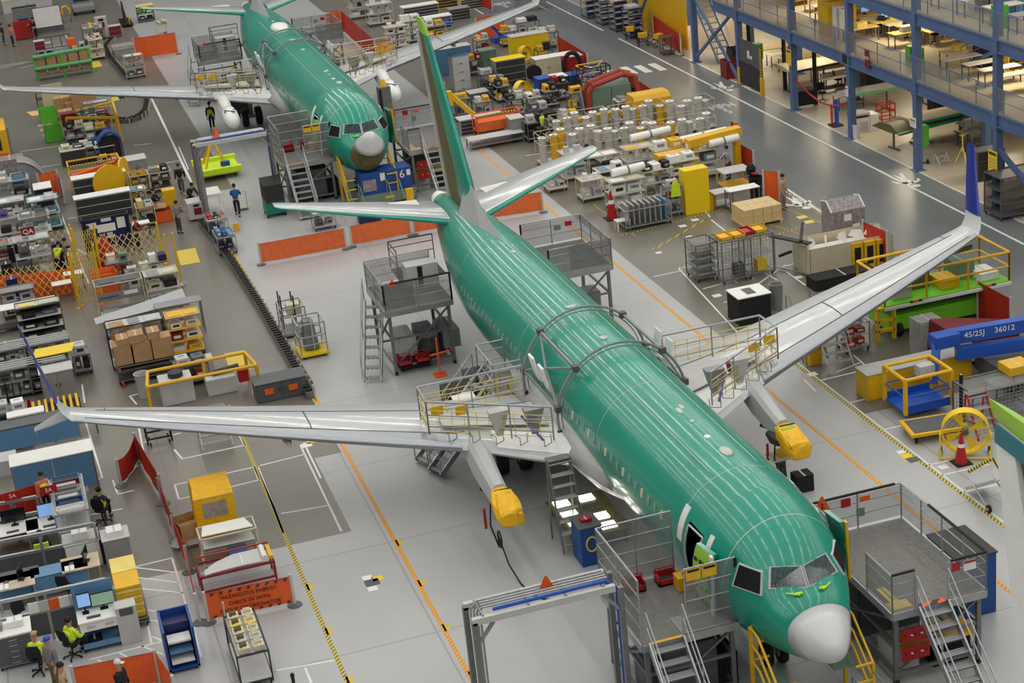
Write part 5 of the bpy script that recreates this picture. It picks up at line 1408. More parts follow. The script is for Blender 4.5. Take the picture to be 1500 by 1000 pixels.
T, zs = rack('dark shelf rack standing against the rightmost blue column', fl(1466, 325, 2.2, 1.4), 2.2, 1.4, 2.0, 4, 'dgrey', 'dgrey', back='mesh_dark'); bench('black low table behind the dark shelf rack', fl(1478, 275, 1.8, .8), 1.8, .8, .8, 'cloth_black', 'dgrey')
def wing_part(label, p, L, c0, c1, m, edge, z, rz=0, supports=3, thick=.22):
    T = thing('wing_section', label, 'wing part', (p[0], p[1], 0), rz); b = MB(); rr_ = []
    for k in range(6): t = k / 5; c = c0 + (c1 - c0) * t; y = -L / 2 + L * t; rr_.append([(-c / 2, y, z + .02), (-c * .2, y, z + thick * .9), (c * .2, y, z + thick), (c / 2, y, z + .05), (c * .2, y, z - .04)])
    b.loft(rr_); o = part(T, 'skin', b, m, 'auto'); b = MB(); b.bar((c0 / 2, -L / 2, z + .03), (c1 / 2, L / 2, z + .03), .1, .12); part(T, 'edge_spar', b, edge)
    for k in range(supports): y = -L * .4 + L * .8 * k / max(1, supports - 1); b = MB(); b.bar((0, y, 0), (0, y, z - .02), .08); b.bar((-.5, y, .04), (.5, y, .04), .08); b.bar((-.4, y, z - .06), (.4, y, z - .06), .08); part(T, 'support_stand', b, 'dgrey')
    return T
wing_part('broad cream wing panel on stands behind the fourth blue column', (at(1190, 130)[0], 29.0), 5.5, 2.6, 1.6, 'beige', 'dark', 1.5)
wing_part('long wing section with green edge beside the copier', (at(1275, 165)[0], 29.5), 5.5, 1.2, 1.5, 'lgrey', 'frame_green', 1.3)
wing_part('tan wing section with teal edge beside the tall blue column', (at(1370, 205)[0], 30.2), 7, 1.8, 1.6, 'beige', 'primer', 1.4, .05)
bench('black draped table under the lower mezzanine', fl(1166, 160, 1.3, .8), 1.3, .8, 1.0, 'cloth_black', 'black', 'cloth_black')
for k, q in enumerate(((1205, 148), (1228, 128), (1255, 122), (1290, 120))): office_chair('black office chair under the lower mezzanine, %s of four' % ordn(k, 4), at(*q), k * 1.3, group='chairs under the mezzanine')
for k, q in enumerate(((1210, 130), (1240, 128), (1130, 100))): bench('white table under the lower mezzanine, %s of three' % ordn((1, 2, 0)[k], 3), free(fl(*q, 1.7, .8), 1.7, .8), 1.7, .8, .75, 'white', 'dgrey', group='white tables under the mezzanine')
T = thing('hanging_banner', 'red ribbon barrier strung between two blue columns', 'ribbon', (-52, YF, 1.4)); b = MB(); b.path([(-3.6 + 7 * k / 10, 0, -.7 * sin(pi * k / 10) + .5) for k in range(11)], .05, 4); part(T, 'ribbon', b, 'red')
T = thing('blue_pump', 'blue and orange upright pump beside the copier column', 'pump', at(1226, 185)); b = MB(); b.cyl(0, 0, .1, 1.5, .12, 10); part(T, 'barrel', b, 'liftblue', 'auto'); b = MB(); b.cyl(-.3, -.15, .1, 1.2, .08, 8); part(T, 'cylinder', b, 'orange'); b = MB(); b.box(-.5, -.3, 0, .2, .3, .1); part(T, 'base', b, 'dark')
T = thing('red_rack', 'red fitting trolley under the mezzanine beside the copier', 'trolley', fl(1292, 186, .8, .6)); f = MB(); frame4(f, .8, .6, .1, 1.2, .025, (.4, .8)); part(T, 'frame', f, 'red')
wing_part('dark folded panel behind the rightmost column', (at(1475, 200)[0], 31), 3.5, 1.4, 1.0, 'greygreen', 'dark', 1.0)
for k in range(6): cabinet('tall grey storage locker, %s of six along the ground floor back wall' % ordn(k, 6), (-62 + k * 6.3, 42.5, 0), 2.6, 1.0, 2.2, ('grey', 'dgrey', 'lgrey')[k % 3], 'shelves', group='storage lockers along the back wall')
# far end: tool carts, tricycles, yellow curtain wall
for k in range(4):
    p = fl(862 + k * 21, 28 + k * 9.5, .75, 1.1)
    T, zs = rack('blue-grey drawer cart, %s of four parked by the aisle' % ordn(k, 4), p, .95, 1.3, 1.9, 5, 'steel', 'grey', 'cart', 'drawer_cart', True, 'drawer carts by the aisle')
    for z in zs: 
        b = MB(); b.box(.4, -.44, z + .02, .66, .44, z + .22); part(T, 'drawer', b, 'drawer_blue' if k % 2 else 'navy')
    carton('cream carton on top of the %s aisle cart' % ordn(k, 4), (p[0], p[1], 1.93), .8, 1.0, .25, ('cream', 'lgrey')[k % 2])
b = MB(); b.box(-84, 26.2, 0, -73.5, 26.3, 4.2); trim(b, 'yellow')
def tricycle(label, loc, rz):
    T = thing('tricycle', label, 'tricycle', loc, rz)
    for x, y in ((.75, 0), (-.35, -.33), (-.35, .33)):
        b = MB(); b.path([(x + .3 * cos(a), y, .31 + .3 * sin(a)) for a in [2 * pi * k / 14 for k in range(15)]], .022, 5)
        for k in range(6): a = pi * k / 6; b.tube((x + .3 * cos(a), y, .31 + .3 * sin(a)), (x - .3 * cos(a), y, .31 - .3 * sin(a)), .005, 3)
        part(T, 'wheel', b, 'rubber')
    b = MB(); b.path([(.75, 0, .31), (.62, 0, .9), (.55, 0, 1.05)], .02); b.path([(.62, 0, .75), (.15, 0, .45), (-.35, 0, .4), (.0, 0, .8), (.15, 0, .45)], .022); b.tube((-.35, -.33, .31), (-.35, .33, .31), .02); part(T, 'frame', b, 'dark')
    b = MB(); b.path([(.5, -.28, 1.05), (.58, 0, 1.08), (.5, .28, 1.05)], .016); part(T, 'handlebar', b, 'alu'); b = MB(); b.loft([[(-.1, -.1, .85), (-.1, .1, .85), (-.1, .1, .9), (-.1, -.1, .9)], [(.18, -.03, .86), (.18, .03, .86), (.18, .03, .9), (.18, -.03, .9)]]); part(T, 'saddle', b, 'black')
    b = MB(); b.box(-.65, -.26, .62, -.15, .26, .9); part(T, 'basket', b, 'yellow'); return T
for k, q in enumerate(((926, 56), (940, 66), (960, 68))): tricycle('tricycle with yellow basket parked by the orange fence, %s of three' % ordn(k, 3), at(*q), radians(150 + k * 25)).update_tag()
barrier(at(958, 52), at(998, 82), 'red sheet barrier with a white notice under the far stair', 'red_net', 1.4)
T, zs = rack('small dark shelf trolley by the red sheet barrier', fl(972, 82, .8, .6), .8, .6, 1.2, 3, 'dgrey', 'dgrey', 'trolley', 'shelf_trolley')
tray('charcoal pallet bin under the mezzanine beside the sliding gate', at(1080, 92), 1.0, 1.0, 1.0, 'dark', 'cardboard', nm='large_bin', cat='bin')
for k in range(3): bench('cluttered tan bench under the mezzanine behind the gate, %s of three' % ordn(k, 3), free((-67 + k * 3.4, 29 + k * .5, 0), 2.4, 1.0), 2.4, 1.0, .9, 'wood', 'dgrey', group='benches behind the gate')
b = MB(); 
for x in (-65, -60, -56): trim(MB().cyl(x, YF + 1.5, 0, 4, .12, 10), 'black')
# ---------------------------------------------------------------- left half of the hall
rr = random.Random(21)
# moving-line chain with its track
def chain(pts, w=.22, lab=''):
    T = thing('chain_track', lab, 'chain', (pts[0][0], pts[0][1], 0)); b = MB()
    for a, c in zip(pts, pts[1:]): b.bar((a[0], a[1], .14), (c[0], c[1], .14), w, .28)
    partw(T, 'guide_channel', b, 'steel')
    b = MB()
    for a, c in zip(pts, pts[1:]):
        a = Vector((*a, 0)); c = Vector((*c, 0)); L = (c - a).length; n = max(1, int(L / .3))
        for k in range(n): p = a + (c - a) * k / n; q = a + (c - a) * (k + .55) / n; b.bar((p.x, p.y, .31), (q.x, q.y, .31), w * .9, .1)
    o = partw(T, 'link_row', b, 'black'); o['kind'] = 'stuff'
    b = MB()
    for a, c in zip(pts, pts[1:]):
        a = Vector((*a, 0)); c = Vector((*c, 0)); L = (c - a).length; n = max(1, int(L / .6)); nn = Vector((-(c - a).y, (c - a).x, 0)).normalized() * w * .8
        for k in range(n): p = a + (c - a) * k / n; b.box(p.x - .04 + nn.x, p.y - .04 + nn.y, 0, p.x + .04 + nn.x, p.y + .04 + nn.y, .3)
    o = partw(T, 'bracket_row', b, 'beige'); o['kind'] = 'stuff'
    return T
chain([(-54.2, -8.75), (-48, -8.35), (-40, -8.12), (-28.9, -8.05)], .3, 'black link chain track running beside the yellow floor stripe')
cur = [(-110, -8.6), (-100, -9.4), (-95, -9.7)]
chain([at(165, 60)[:2], at(155, 72)[:2], at(162, 88)[:2], at(185, 116)[:2]], .3, 'far black chain track passing the cream carts')
chain([at(*q)[:2] for q in ((212, 140), (216, 152), (213, 166), (205, 174), (192, 179), (178, 180), (160, 176), (152, 170))], .3, 'curved black chain track looping under the far wing')
fence = MB()
T = thing('floor_rail', 'olive guide rail beside the black chain track', 'rail', (-45, -8.3, 0)); b = MB(); b.bar((-54, -8.2, .2), (-30, -7.75, .2), .06, .1); partw(T, 'rail', b, 'olive')

# --- racks: (px, py, w, d, h, shelves, frame, shelf, host, label, rows) rows: list of strings per shelf, codes kind+colour
K = {'a': 'cardboard', 'e': 'cream', 'l': 'lgrey', 'g': 'grey', 'd': 'dgrey', 'w': 'white', 'y': 'yellow', 'p': 'paleyellow', 'b': 'boxblue', 'n': 'navy', 'r': 'red', 'm': 'maroon', 'v': 'green', 't': 'teal', 'k': 'black', 'o': 'orange', 'u': 'purple', 'q': 'panelblue', 'h': 'wood', 'x': 'greygreen', 'z': 'beige', 's': 'alu'}
LV = {0: 'on the bottom shelf of', 1: 'on the middle shelf of', 2: 'on the top of'}
def items(p, w, d, zs, rows, host, size=.3):
    n = len(rows)
    for i, row in enumerate(rows):
        if not row: continue
        it = [(row[j] if row[j] in 'ctbupf' else 'b', K.get(row[j + 1], 'grey')) for j in range(0, len(row) - 1, 2)]
        where = 'on the top of' if i == n - 1 else ('on the bottom of' if i == 0 else ('on the middle of' if n == 3 else 'on shelf %s of' % ('one', 'two', 'three', 'four', 'five')[i]))
        row_items(p, w * .95, d * .9, zs[i], it, host, where, rr, size)
def R_(px, py, w, d, h, fm, sm, host, adj, rows, size=.3, wheels=True, back=None, nm='shelf_rack', cat='rack', rz=0):
    lb = (adj + ' ' + host).strip(); lb = lb if len(lb.split()) > 3 else lb + ' in the far left bay'
    p = free(fl(px, py, w, d), w, d); T, zs = rack(lb, p, w, d, h, max(2, len(rows)), fm, sm, cat, nm, wheels, back=back)
    items(p, w, d, zs, rows, 'the ' + host, size); return T
# top-left corner
cabinet('long pale cabinet row at the top left corner', fl(6, 22, 4.2, 1.2), 4.2, 1.2, 1.1, 'lgrey', 'doors', topm='beige')
cabinet('grey slatted cabinet behind the red tool chest', fl(22, 38, 2.0, .9), 2.0, .9, 1.4, 'slats', 'none')
cabinet('red tool chest at the top left with blue trays', fl(24, 60, 1.4, .8), 1.4, .8, 1.5, 'red', 'drawers', wheels=True, n=5); tray('blue tool tray on top of the red chest', (fl(24, 60, 1.4, .8)[0], fl(24, 60, 1.4, .8)[1] + .15, 1.51), .8, .5, .12, 'boxblue', 'navy')
T = thing('machine_cover', 'large machine with a tilted white front panel at the top left', 'machine', fl(53, 52, 2.3, 1.2)); b = MB(); b.prism([(-.6, 0.1), (.6, .1), (.6, .5), (-.1, 2.0), (-.6, 2.0)], -1.15, 1.15, 'y'); part(T, 'body', b, 'dgrey'); b = MB(); b.panel([(.62, -1.05, .55), (.62, 1.05, .55), (-.06, 1.05, 2.0), (-.06, -1.05, 2.0)], (.03, 0, .02)); part(T, 'white_panel', b, 'lgrey'); b = MB(); b.box(-.5, -1.1, 0, .7, 1.1, .12); part(T, 'base', b, 'steel')
person(at(7, 66), 1.6, 'stand', 'cloth_black', 'denim', 'person in black at the far left of the red tool chest'); person(at(20, 68), 1.9, 'stand', 'cloth_coral', 'cloth_black', 'person in a coral shirt beside the red tool chest'); person(at(54, 57), -2, 'reach', 'cloth_black', 'cloth_black', 'person in black between the red tool chest and white panel')
T = thing('hose_cart', 'yellow hose cart beside the white panelled machine', 'cart', fl(92, 34, .8, .8)); b = MB(); frame4(b, .8, .8, .1, .6, .025); part(T, 'frame', b, 'steel'); b = MB(); b.path([(0, -.3, .6), (0, -.25, 1.2), (0, .1, 1.3), (0, .35, .9), (0, .3, .5)], .1); part(T, 'hose', b, 'yellow'); [caster(T, x, y) for x in (-.3, .3) for y in (-.3, .3)]
T = thing('tow_tractor', 'grey tow tractor at the top edge beside the cream carts', 'tractor', fl(109, 24, 1.8, 2.6)); b = MB(); b.box(-1.3, -.9, .3, 1.3, .9, .75); b.box(-1.3, -.8, .75, -.2, .8, 1.5); part(T, 'body', b, 'grey', bevel=.06); b = MB(); b.box(-.2, -.7, .9, -.17, .7, 1.4); part(T, 'windscreen', b, 'glass_dark'); [wheel(T, x, y, .3, .2) for x in (-.9, .9) for y in (-.8, .8)]
R_(135, 89, 1.0, 1.6, 1.5, 'cream', 'cream', 'nearest cream far cart', '', ['cece', 'behe', 'tebe'])
R_(126, 72, .9, 1.6, 1.5, 'dgrey', 'lgrey', 'second far cart', '', ['kkbl'[:4].replace('kk', 'bk'), 'cebl', 'tlby'])
T = thing('kiosk', 'grey kiosk with a red screen at the far chain track', 'kiosk', fl(144, 58, .9, .6)); b = MB(); b.box(-.3, -.45, .1, .3, .45, 1.7); part(T, 'body', b, 'lgrey', bevel=.02); b = MB(); b.box(.3, -.2, .9, .32, .25, 1.3); part(T, 'red_sign', b, 'maroon'); b = MB(); b.box(.3, -.2, 1.4, .32, .2, 1.58); part(T, 'screen', b, 'screen_dark')
cabinet('small red drawer case beside the far kiosk', fl(161, 56, 1.0, .8), 1.0, .8, .9, 'lgrey', 'drawers', fm='maroon', n=2, wheels=True)
T = thing('a_frame_rack', 'black wedge-shaped A-frame trolley on the bright floor', 'trolley', fl(178, 40, 1.0, 2.4)); b = MB(); b.prism([(-1.6, .1), (1.6, .1), (1.6, .25), (-1.3, 1.6), (-1.6, 1.6)], -.06, .06, 'y'); b.box(-1.6, -.45, .1, 1.6, .45, .2); part(T, 'frame', b, 'black'); b = MB(); b.bar((1.2, .2, .2), (1.2, .2, .8), .08); part(T, 'yellow_post', b, 'yellow')
R_(204, 34, 1.3, .8, 1.2, 'dark', 'dgrey', 'lime topped cart', '', ['bkbk', 'bvbv', ''])
single('cart_cover', MB().box(-.45, -.7, 0, .45, .7, .1), 'paleyellow', 'pale lime sheet covering the cart near the bright aisle', 'cover', (fl(204, 34, 1.3, .8)[0], fl(204, 34, 1.3, .8)[1], 1.25))
p = fl(56, 96, 3.0, 1.6); bench('grey table with tube frames behind the green rack', p, 3.0, 1.6, 1.0, 'grey', 'steel', lower='dgrey')
for k in range(3):
    T = thing('bent_tube', 'black bent tube frame, %s of three behind the green rack' % ordn(k, 3), 'frame', (p[0], p[1] - .6 + k * .7, 1.0), 0, 'tube frames behind the green rack'); b = MB(); b.path([(-.5, -.3, 0), (-.5, -.3, .7), (-.5, .4, .75), (.5, .4, .1), (.5, -.3, .1)], .025); part(T, 'tube', b, 'black')
single('orange_cover', MB().box(-.25, -.3, 0, .25, .3, .6), 'orange', 'orange hood on the table behind the green rack', 'hood', (p[0] + .4, p[1] + 1.2, 1.0), bevel=.1)
cabinet('grey box with red front at the left of the tube frames', (p[0], p[1] - 1.1, 1.0), .8, .7, .7, 'lgrey', 'drawers', fm='maroon', n=2)
p = fl(56, 120, 3.9, 1.0); T = thing('carton_rack', 'green padded rail rack full of brown cartons', 'rack', p)
for z in (1.75, .9): b = MB(); b.tube((.4, -2.0, z), (.4 - (z - .9) * .6, 2.0, z), .14, 10); part(T, 'padded_rail', b, 'frame_green')
for y in (-1.95, 0, 1.95): b = MB(); b.bar((.2, y, 0), (.2, y, 1.8), .14); part(T, 'post', b, 'green')
b = MB(); b.box(-.5, -2, .3, .4, 2, .36); part(T, 'deck', b, 'greygreen')
for k in range(5): carton('tall brown carton, %s in the green padded rack' % ordn(k, 5), (p[0] - .1, p[1] - 1.55 + k * .78, .37), .66, .6, 1.2, 'cardboard', group='cartons in the green rack')
T = thing('draped_table', 'grey table under a pale crinkled sheet beside the far chain', 'table', fl(168, 90, 1.9, 1.3)); b = MB(); b.box(-.65, -.95, .75, .65, .95, 1.0); part(T, 'sheet', b, 'clearwrap'); b = MB(); frame4(b, 1.8, 1.2, 0, .75, .03); part(T, 'frame', b, 'dgrey')
R_(187, 117, 1.3, .9, 1.6, 'cream', 'olive', 'olive framed cart beside the far wing', '', ['bdbd', 'beze'.replace('ze', 'bl'), 'pwpw'])
barrier(at(200, 88), at(262, 79), 'orange sheet barrier across the bay behind the far wing', 'orange', 1.6, group=None)
R_(235, 62, .8, 2.0, 1.3, 'cream', 'dgrey', 'narrow cream kit cart', '', ['bebg', 'tebe'])
# second band
T = thing('machine_cabinet', 'big amber machine housing at the left edge with dark windows', 'machine', (at(0, 250)[0] - 1, at(0, 250)[1] - .3, 0)); b = MB(); b.box(-2.2, -1.2, 0, 1.0, 1.1, 2.4); part(T, 'housing', b, 'yellow', bevel=.06); b = MB(); b.box(1.0, -1.0, 1.2, 1.03, .7, 1.9); part(T, 'window', b, 'dark'); b = MB(); b.box(1.0, -1.0, .3, 1.02, 1.0, 1.0); part(T, 'lower_panel', b, 'orange')
carton('pink wrapped bundle in front of the amber machine', at(20, 262), 1.6, 1.2, 1.3, 'wrap', nm='wrapped_bundle'); carton('grey wrapped part on the amber machine side', (at(8, 232)[0], at(8, 232)[1], 0), 1.0, 1.2, 2.0, 'grey', nm='wrapped_part')
T = thing('arc_guard', 'grey quarter-round guard screen at the left edge', 'guard', fl(14, 292, 1.8, 1.5)); b = MB(); pts = [(1.5 * cos(a), 2.0 * sin(a)) for a in [pi / 2 * k / 10 for k in range(11)]]; b.prism([(-.1 - 0, 0)] + [(u - .1, v) for u, v in pts], -.75, .75, 'x'); part(T, 'screen', b, 'grey'); b = MB(); b.path([(.8, u - .1, v + .03) for u, v in pts], .05); part(T, 'arched_rim', b, 'alu')
for k, q in enumerate(((72, 178), (80, 205))): tray('green plastic bin, %s of two beside the brown cartons' % ('back', 'front')[k], at(*q), 1.1, 1.1, .9, 'green', 'lgrey', group='green bins', nm='green_bin', cat='bin')
tray('green plastic bin right of the stacked brown cartons', at(137, 158), .8, 1.0, 1.0, 'green', 'dark', nm='green_bin', cat='bin')
for k, (x, y, w, h) in enumerate(((95, 163, 1.2, 1.0), (108, 163, .9, .7), (120, 162, 1.1, 1.3), (131, 160, 1.1, 1.2), (97, 172, .9, .5))): carton('brown carton, %s of the pile between the green bins' % ordn(k, 5), at(x, y), w, .9, h, 'cardboard')
single('leaning_board', MB().box(-.04, -.7, 0, .04, .7, 1.5), 'beige', 'pale board standing behind the left green bin', 'board', at(80, 155)); single('leaning_board', MB().box(-.04, -.6, 0, .04, .6, 1.4), 'lgrey', 'pale board standing right of the green bins', 'board', at(152, 158))
T = thing('high_stool', 'dark trolley with a yellow top under the far wing', 'trolley', fl(55, 158, .8, .6)); b = MB(); frame4(b, .7, .5, .1, 1.0, .03, (.5,)); part(T, 'frame', b, 'dark'); b = MB(); b.box(-.3, -.4, 1.0, .3, .4, 1.1); part(T, 'top', b, 'brightyellow')
single('floor_mat', MB().prism([(-.9, -1.0), (.5, -.7), (.6, 1.0), (-.8, 1.0)], 0, .06), 'wood', 'tan plywood sheet lying beside the green bins', 'sheet', at(62, 166))
for k in range(4): h = MB(); c = at(68 + k * 4, 182 + k * 7); h.box(c[0] - .35, c[1] - .55, 0, c[0] + .35, c[1] + .45, .008); trim(h, 'hatch_red')
T = thing('yellow_gantry', 'yellow rail gantry beside the chain loop', 'gantry', (at(130, 178)[0], at(130, 178)[1], 0)); a_, b_, c_, d_ = [Vector(at(*q, 1.6)) for q in ((97, 173), (110, 163), (165, 150), (172, 172))]
for u, v in ((a_, d_), (b_, c_), (c_, d_)): q = MB(); q.bar(u, v, .14); partw(T, 'beam', q, 'yellow')
for u in (a_, b_, c_, d_): q = MB(); q.bar(u, (u.x, u.y, 0), .14); partw(T, 'post', q, 'yellow')
cabinet('dark red locker under the yellow gantry', fl(96, 205, .9, .8), .9, .8, 1.6, 'maroon', 'doors'); R_(110, 205, 1.2, .8, 1.5, 'dgrey', 'grey', 'hose rack under the yellow gantry', '', ['bxbx', 'bdut', 'utbx']); R_(128, 200, 1.5, .8, 1.3, 'red', 'dgrey', 'red rack under the gantry', '', ['brbr', 'tlbh', 'sssl'.replace('ss', 'ps').replace('sl', 'ps')[:4]]); R_(128, 180, 1.5, .8, 1.2, 'alu', 'lgrey', 'grey rack behind the gantry', '', ['blbl', 'pspl'])
T = thing('arch_cover', 'blue arched hood at the end of the grey tables', 'hood', fl(150, 240, 1.3, 1.2)); b = MB(); pts = [(-.7 + 1.4 * k / 10, 1.3 + .5 * sin(pi * k / 10)) for k in range(11)]
b.loft([[(-.4, y, z), (.4, y, z), (.4, y * .93, z - .1), (-.4, y * .93, z - .1)] for y, z in [(-.72, .2)] + pts + [(.72, .2)]]); part(T, 'hood', b, 'boxblue'); b = MB(); b.box(-.35, -.6, .1, .3, .6, 1.4); part(T, 'interior', b, 'black')
for k, (x, y, w) in enumerate(((92, 246, 1.5), (118, 240, 1.6), (142, 240, 1.2))): p = fl(x, y, w, 1.3); bench('grey steel table, %s of three behind the orange cage' % ordn(k, 3), p, w, 1.3, .95, 'lgrey', 'dgrey', 'dark' if k == 0 else None, 'grey'); items(p, w, 1.0, [.95], [('bebd', 'belbw'[:4], 'bedg'[:2] + 'bg')[k]], 'the %s grey table' % ordn(k, 3))
p = fl(108, 286, 2.8, 1.4); T = thing('orange_cage', 'orange cage trolley with a black and yellow striped bar', 'trolley', p); b = MB(); frame4(b, 2.8, 1.3, .1, 1.6, .035, (.5, 1.0)); b.bar((.65, -1.4, .2), (.65, .8, 1.5), .06); b.bar((.65, 0, .2), (.65, 1.4, 1.5), .06); part(T, 'frame', b, 'yellow'); b = MB(); b.box(.6, -1.4, 1.56, .7, 1.4, 1.66); part(T, 'striped_bar', b, 'tape_small'); b = MB(); b.box(-.5, -1.3, .5, .55, 1.3, .95); part(T, 'load', b, 'orange', bevel=.05); b = MB(); b.bar((.5, -1.2, 1.0), (.3, 1.2, 1.35), .3, .2); part(T, 'boom', b, 'orange'); [caster(T, x, y, .1) for x in (-.5, .5) for y in (-1.2, 1.2)]
for k, q in enumerate(((165, 292), (186, 280))): T = thing('disc_guard', 'yellow disc guard, %s of two beside the orange cage' % ('left', 'right')[k], 'guard', at(*q), .3 + k * .9, 'yellow disc guards'); b = MB(); b.lathe([(-.1, .2), (-.05, .95), (.05, .95), (.12, .2)], (0, 0, 1.0), 20, 'x'); part(T, 'disc', b, 'yellow', 'auto'); b = MB(); b.bar((0, 0, 0), (0, 0, .6), .15); part(T, 'stand', b, 'dgrey')
barrier(at(62, 294), at(90, 288), 'orange sheet barrier behind the grey arc guard', 'orange_net', 1.5)
barrier(at(90, 288), at(96, 300), 'orange net folded back beside the white topped cabinets', 'red_net', 1.3, posts=(False, True))
for k, (x, y) in enumerate(((112, 300), (116, 330))): p = fl(x, y, 2.9, .95); cabinet('long grey cabinet with a white top, %s one above the navy board' % ('back', 'front')[k], p, 2.9, .8, 1.35, 'grey', 'shelves', fm='lgrey', topm='white', n=3)
p = at(163, 372); T = thing('notice_board', 'navy mobile notice board with papers pinned on it', 'board', p); b = MB(); b.box(-.04, -1.1, .3, .04, 1.1, 1.95); part(T, 'board', b, 'navy'); b = MB(); frame4(b, 2.25, .5, .05, 2.0, .03); part(T, 'frame', b, 'dark')
for y, z, w, h in ((-.7, 1.6, .5, .3), (.0, 1.4, .9, .4), (.75, 1.55, .4, .55), (.05, 1.85, .5, .25)): b = MB(); b.box(.05, y - w / 2, z - h / 2, .06, y + w / 2, z + h / 2); part(T, 'paper', b, 'paper')
person(at(135, 378), .4, 'push', 'cloth_black', 'cloth_black', 'person in black leaning at the left of the navy board'); person(at(186, 362), 2.2, 'reach', 'cloth_dgrey', 'denim', 'person in dark grey writing at the right of the navy board'); person(at(204, 366), 1.2, 'reach', 'maroon', 'cloth_black', 'person in a dark red top behind the folding fence')
person(at(88, 402), 2.6, 'bend', 'hivis', 'cloth_black', 'person in a fluorescent jacket bending beside the grey racks'); person(at(103, 398), -1.5, 'stand', 'cloth_grey', 'cloth_black', 'person in a grey top standing by the yellow gate'); person(at(109, 410), -1.6, 'stand', 'cloth_white', 'cloth_black', 'person in a pale vest with dark hair by the yellow gate')
T = thing('draped_cone', 'tall red draped cover behind the folding fence', 'cover', at(161, 398)); b = MB(); b.lathe([(0, .65), (.6, .55), (1.3, .3), (1.8, .12), (1.9, .03)], n=14); part(T, 'drape', b, 'red', 'auto')
R_(150, 378, .8, .8, 1.0, 'cream', 'lgrey', 'cart hidden behind the red drape', '', ['cebl', 'tetl'])
# left edge racks with teal and purple panels
for k, (x, y, w, h, rows) in enumerate(((0, 320, 1.9, 1.9, ['bdbd', 'bgbk', 'tltq']), (0, 352, 1.6, 1.9, ['bkbd', 'bubw', 'pwpl']), (38, 372, 1.5, 1.8, ['bdbg', 'blbl', 'tsts']), (0, 405, 1.6, 1.5, ['bkbk', 'bmbw', 'tlrt'.replace('rt', 'tr')]), (30, 410, 1.7, 1.9, ['bkbl', 'bdbl', 'pspl']))):
    R_(x, y, w, 1.2, h, 'alu', 'lgrey', '%s left-edge aluminium rack' % ('first', 'second', 'third', 'fourth', 'fifth')[k], '', rows)
R_(40, 345, 1.6, 1.2, 1.7, 'teal', 'lgrey', 'teal rack beside the aluminium racks', '', ['btbt', 'btbt', 'pwtw']); cabinet('black cabinet with a white lid behind the teal rack', fl(58, 318, .9, 1.3), .9, 1.3, 1.5, 'black', 'none', topm='white')
T = thing('sign', 'red sign reading QA on the aluminium racks', 'sign', (*fl(46, 402, .5, .1)[:2], 1.95)); b = MB(); b.box(-.02, -.32, 0, .0, .32, .42); part(T, 'panel', b, 'maroon'); text_on(T, 'lettering', 'QA', .34, (.012, 0, .2), (0, 1, 0), (0, 0, 1), 'paper')
# folding gates
def gate(p, q, h, label, n=None, post=True, grp=None):
    p, q = Vector(p), Vector(q); u = (q - p).normalized(); L = (q - p).length
    T = thing('folding_gate', label, 'gate', ((p.x + q.x) / 2, (p.y + q.y) / 2, 0), 0, grp); n = n or max(2, int(L / .32)); b = MB(); off = Vector((-u.y, u.x, 0)) * .03
    for k in range(-int(h / .5), n + 1):
        for s in (1, -1):
            x0, x1 = k * L / n, k * L / n + L / n * (h / .5) * 1.0; z0, z1 = .2, h
            if s < 0: z0, z1 = z1, z0
            ta, tb = 0.0, 1.0
            if x1 > L: tb = (L - x0) / (x1 - x0)
            if x0 < 0: ta = -x0 / (x1 - x0)
            if tb <= ta: continue
            A = p + u * (x0 + (x1 - x0) * ta) + off * s + Vector((0, 0, z0 + (z1 - z0) * ta)); B = p + u * (x0 + (x1 - x0) * tb) + off * s + Vector((0, 0, z0 + (z1 - z0) * tb)); b.bar(A, B, .018, .035)
    partw(T, 'lattice', b, 'paleyellow')
    for e in (p, q): b = MB(); b.bar(e, e + Vector((0, 0, h + .25)), .09, .14); b.bar(e - u * .2 - off * 8, e + u * .2 + off * 8, .08, .06); partw(T, 'end_post', b, 'yellow')
    return T
gate(at(-6, 402), at(112, 383), 1.7, 'long yellow folding gate behind the orange crates at the left'); gate(at(-4, 450), at(112, 434), 1.8, 'front yellow folding gate before the orange crates', grp=None)
gate(at(118, 450), at(152, 443), 2.6, 'tall closed yellow folding gate across the aisle', 9); gate(at(118, 405), at(150, 398), 2.2, 'back yellow folding gate across the aisle', 9); gate(at(150, 405), at(240, 388), 1.9, 'yellow folding gate in front of the red drape')
for k, q in enumerate(((254, 420), (266, 418))): T = thing('gate_post', 'tall yellow gate post with a wheeled foot, %s of two' % ('left', 'right')[k], 'post', at(*q)); b = MB(); b.bar((0, 0, .1), (0, 0, 2.6), .1, .12); part(T, 'post', b, 'yellow'); b = MB(); b.bar((-.4, 0, .1), (.4, 0, .1), .08); b.bar((0, -.25, .12), (0, .25, .12), .06); part(T, 'foot', b, 'lgrey'); caster(T, .3, 0)
for k, (x, y, m, f) in enumerate(((3, 435, 'orange', 'boxblue'), (42, 432, 'orange', 'navy'), (76, 428, 'orange', 'navy'), (20, 415, 'dgrey', 'cream'), (140, 425, 'orange', 'cream'))): tray('orange wheeled crate, %s behind the folding gate' % ordn(k, 5) if m == 'orange' else 'grey wheeled crate behind the folding gate', at(x + 16, y), 1.15, 1.1, .95, m, f, nm='wheeled_crate', cat='crate')
for k, q in enumerate(((50, 388), (112, 425), (95, 440), (210, 350))): bench('small white table, %s among the folding gates' % ordn(k, 4), at(*q), .9, .6, .9, 'white', 'dgrey')
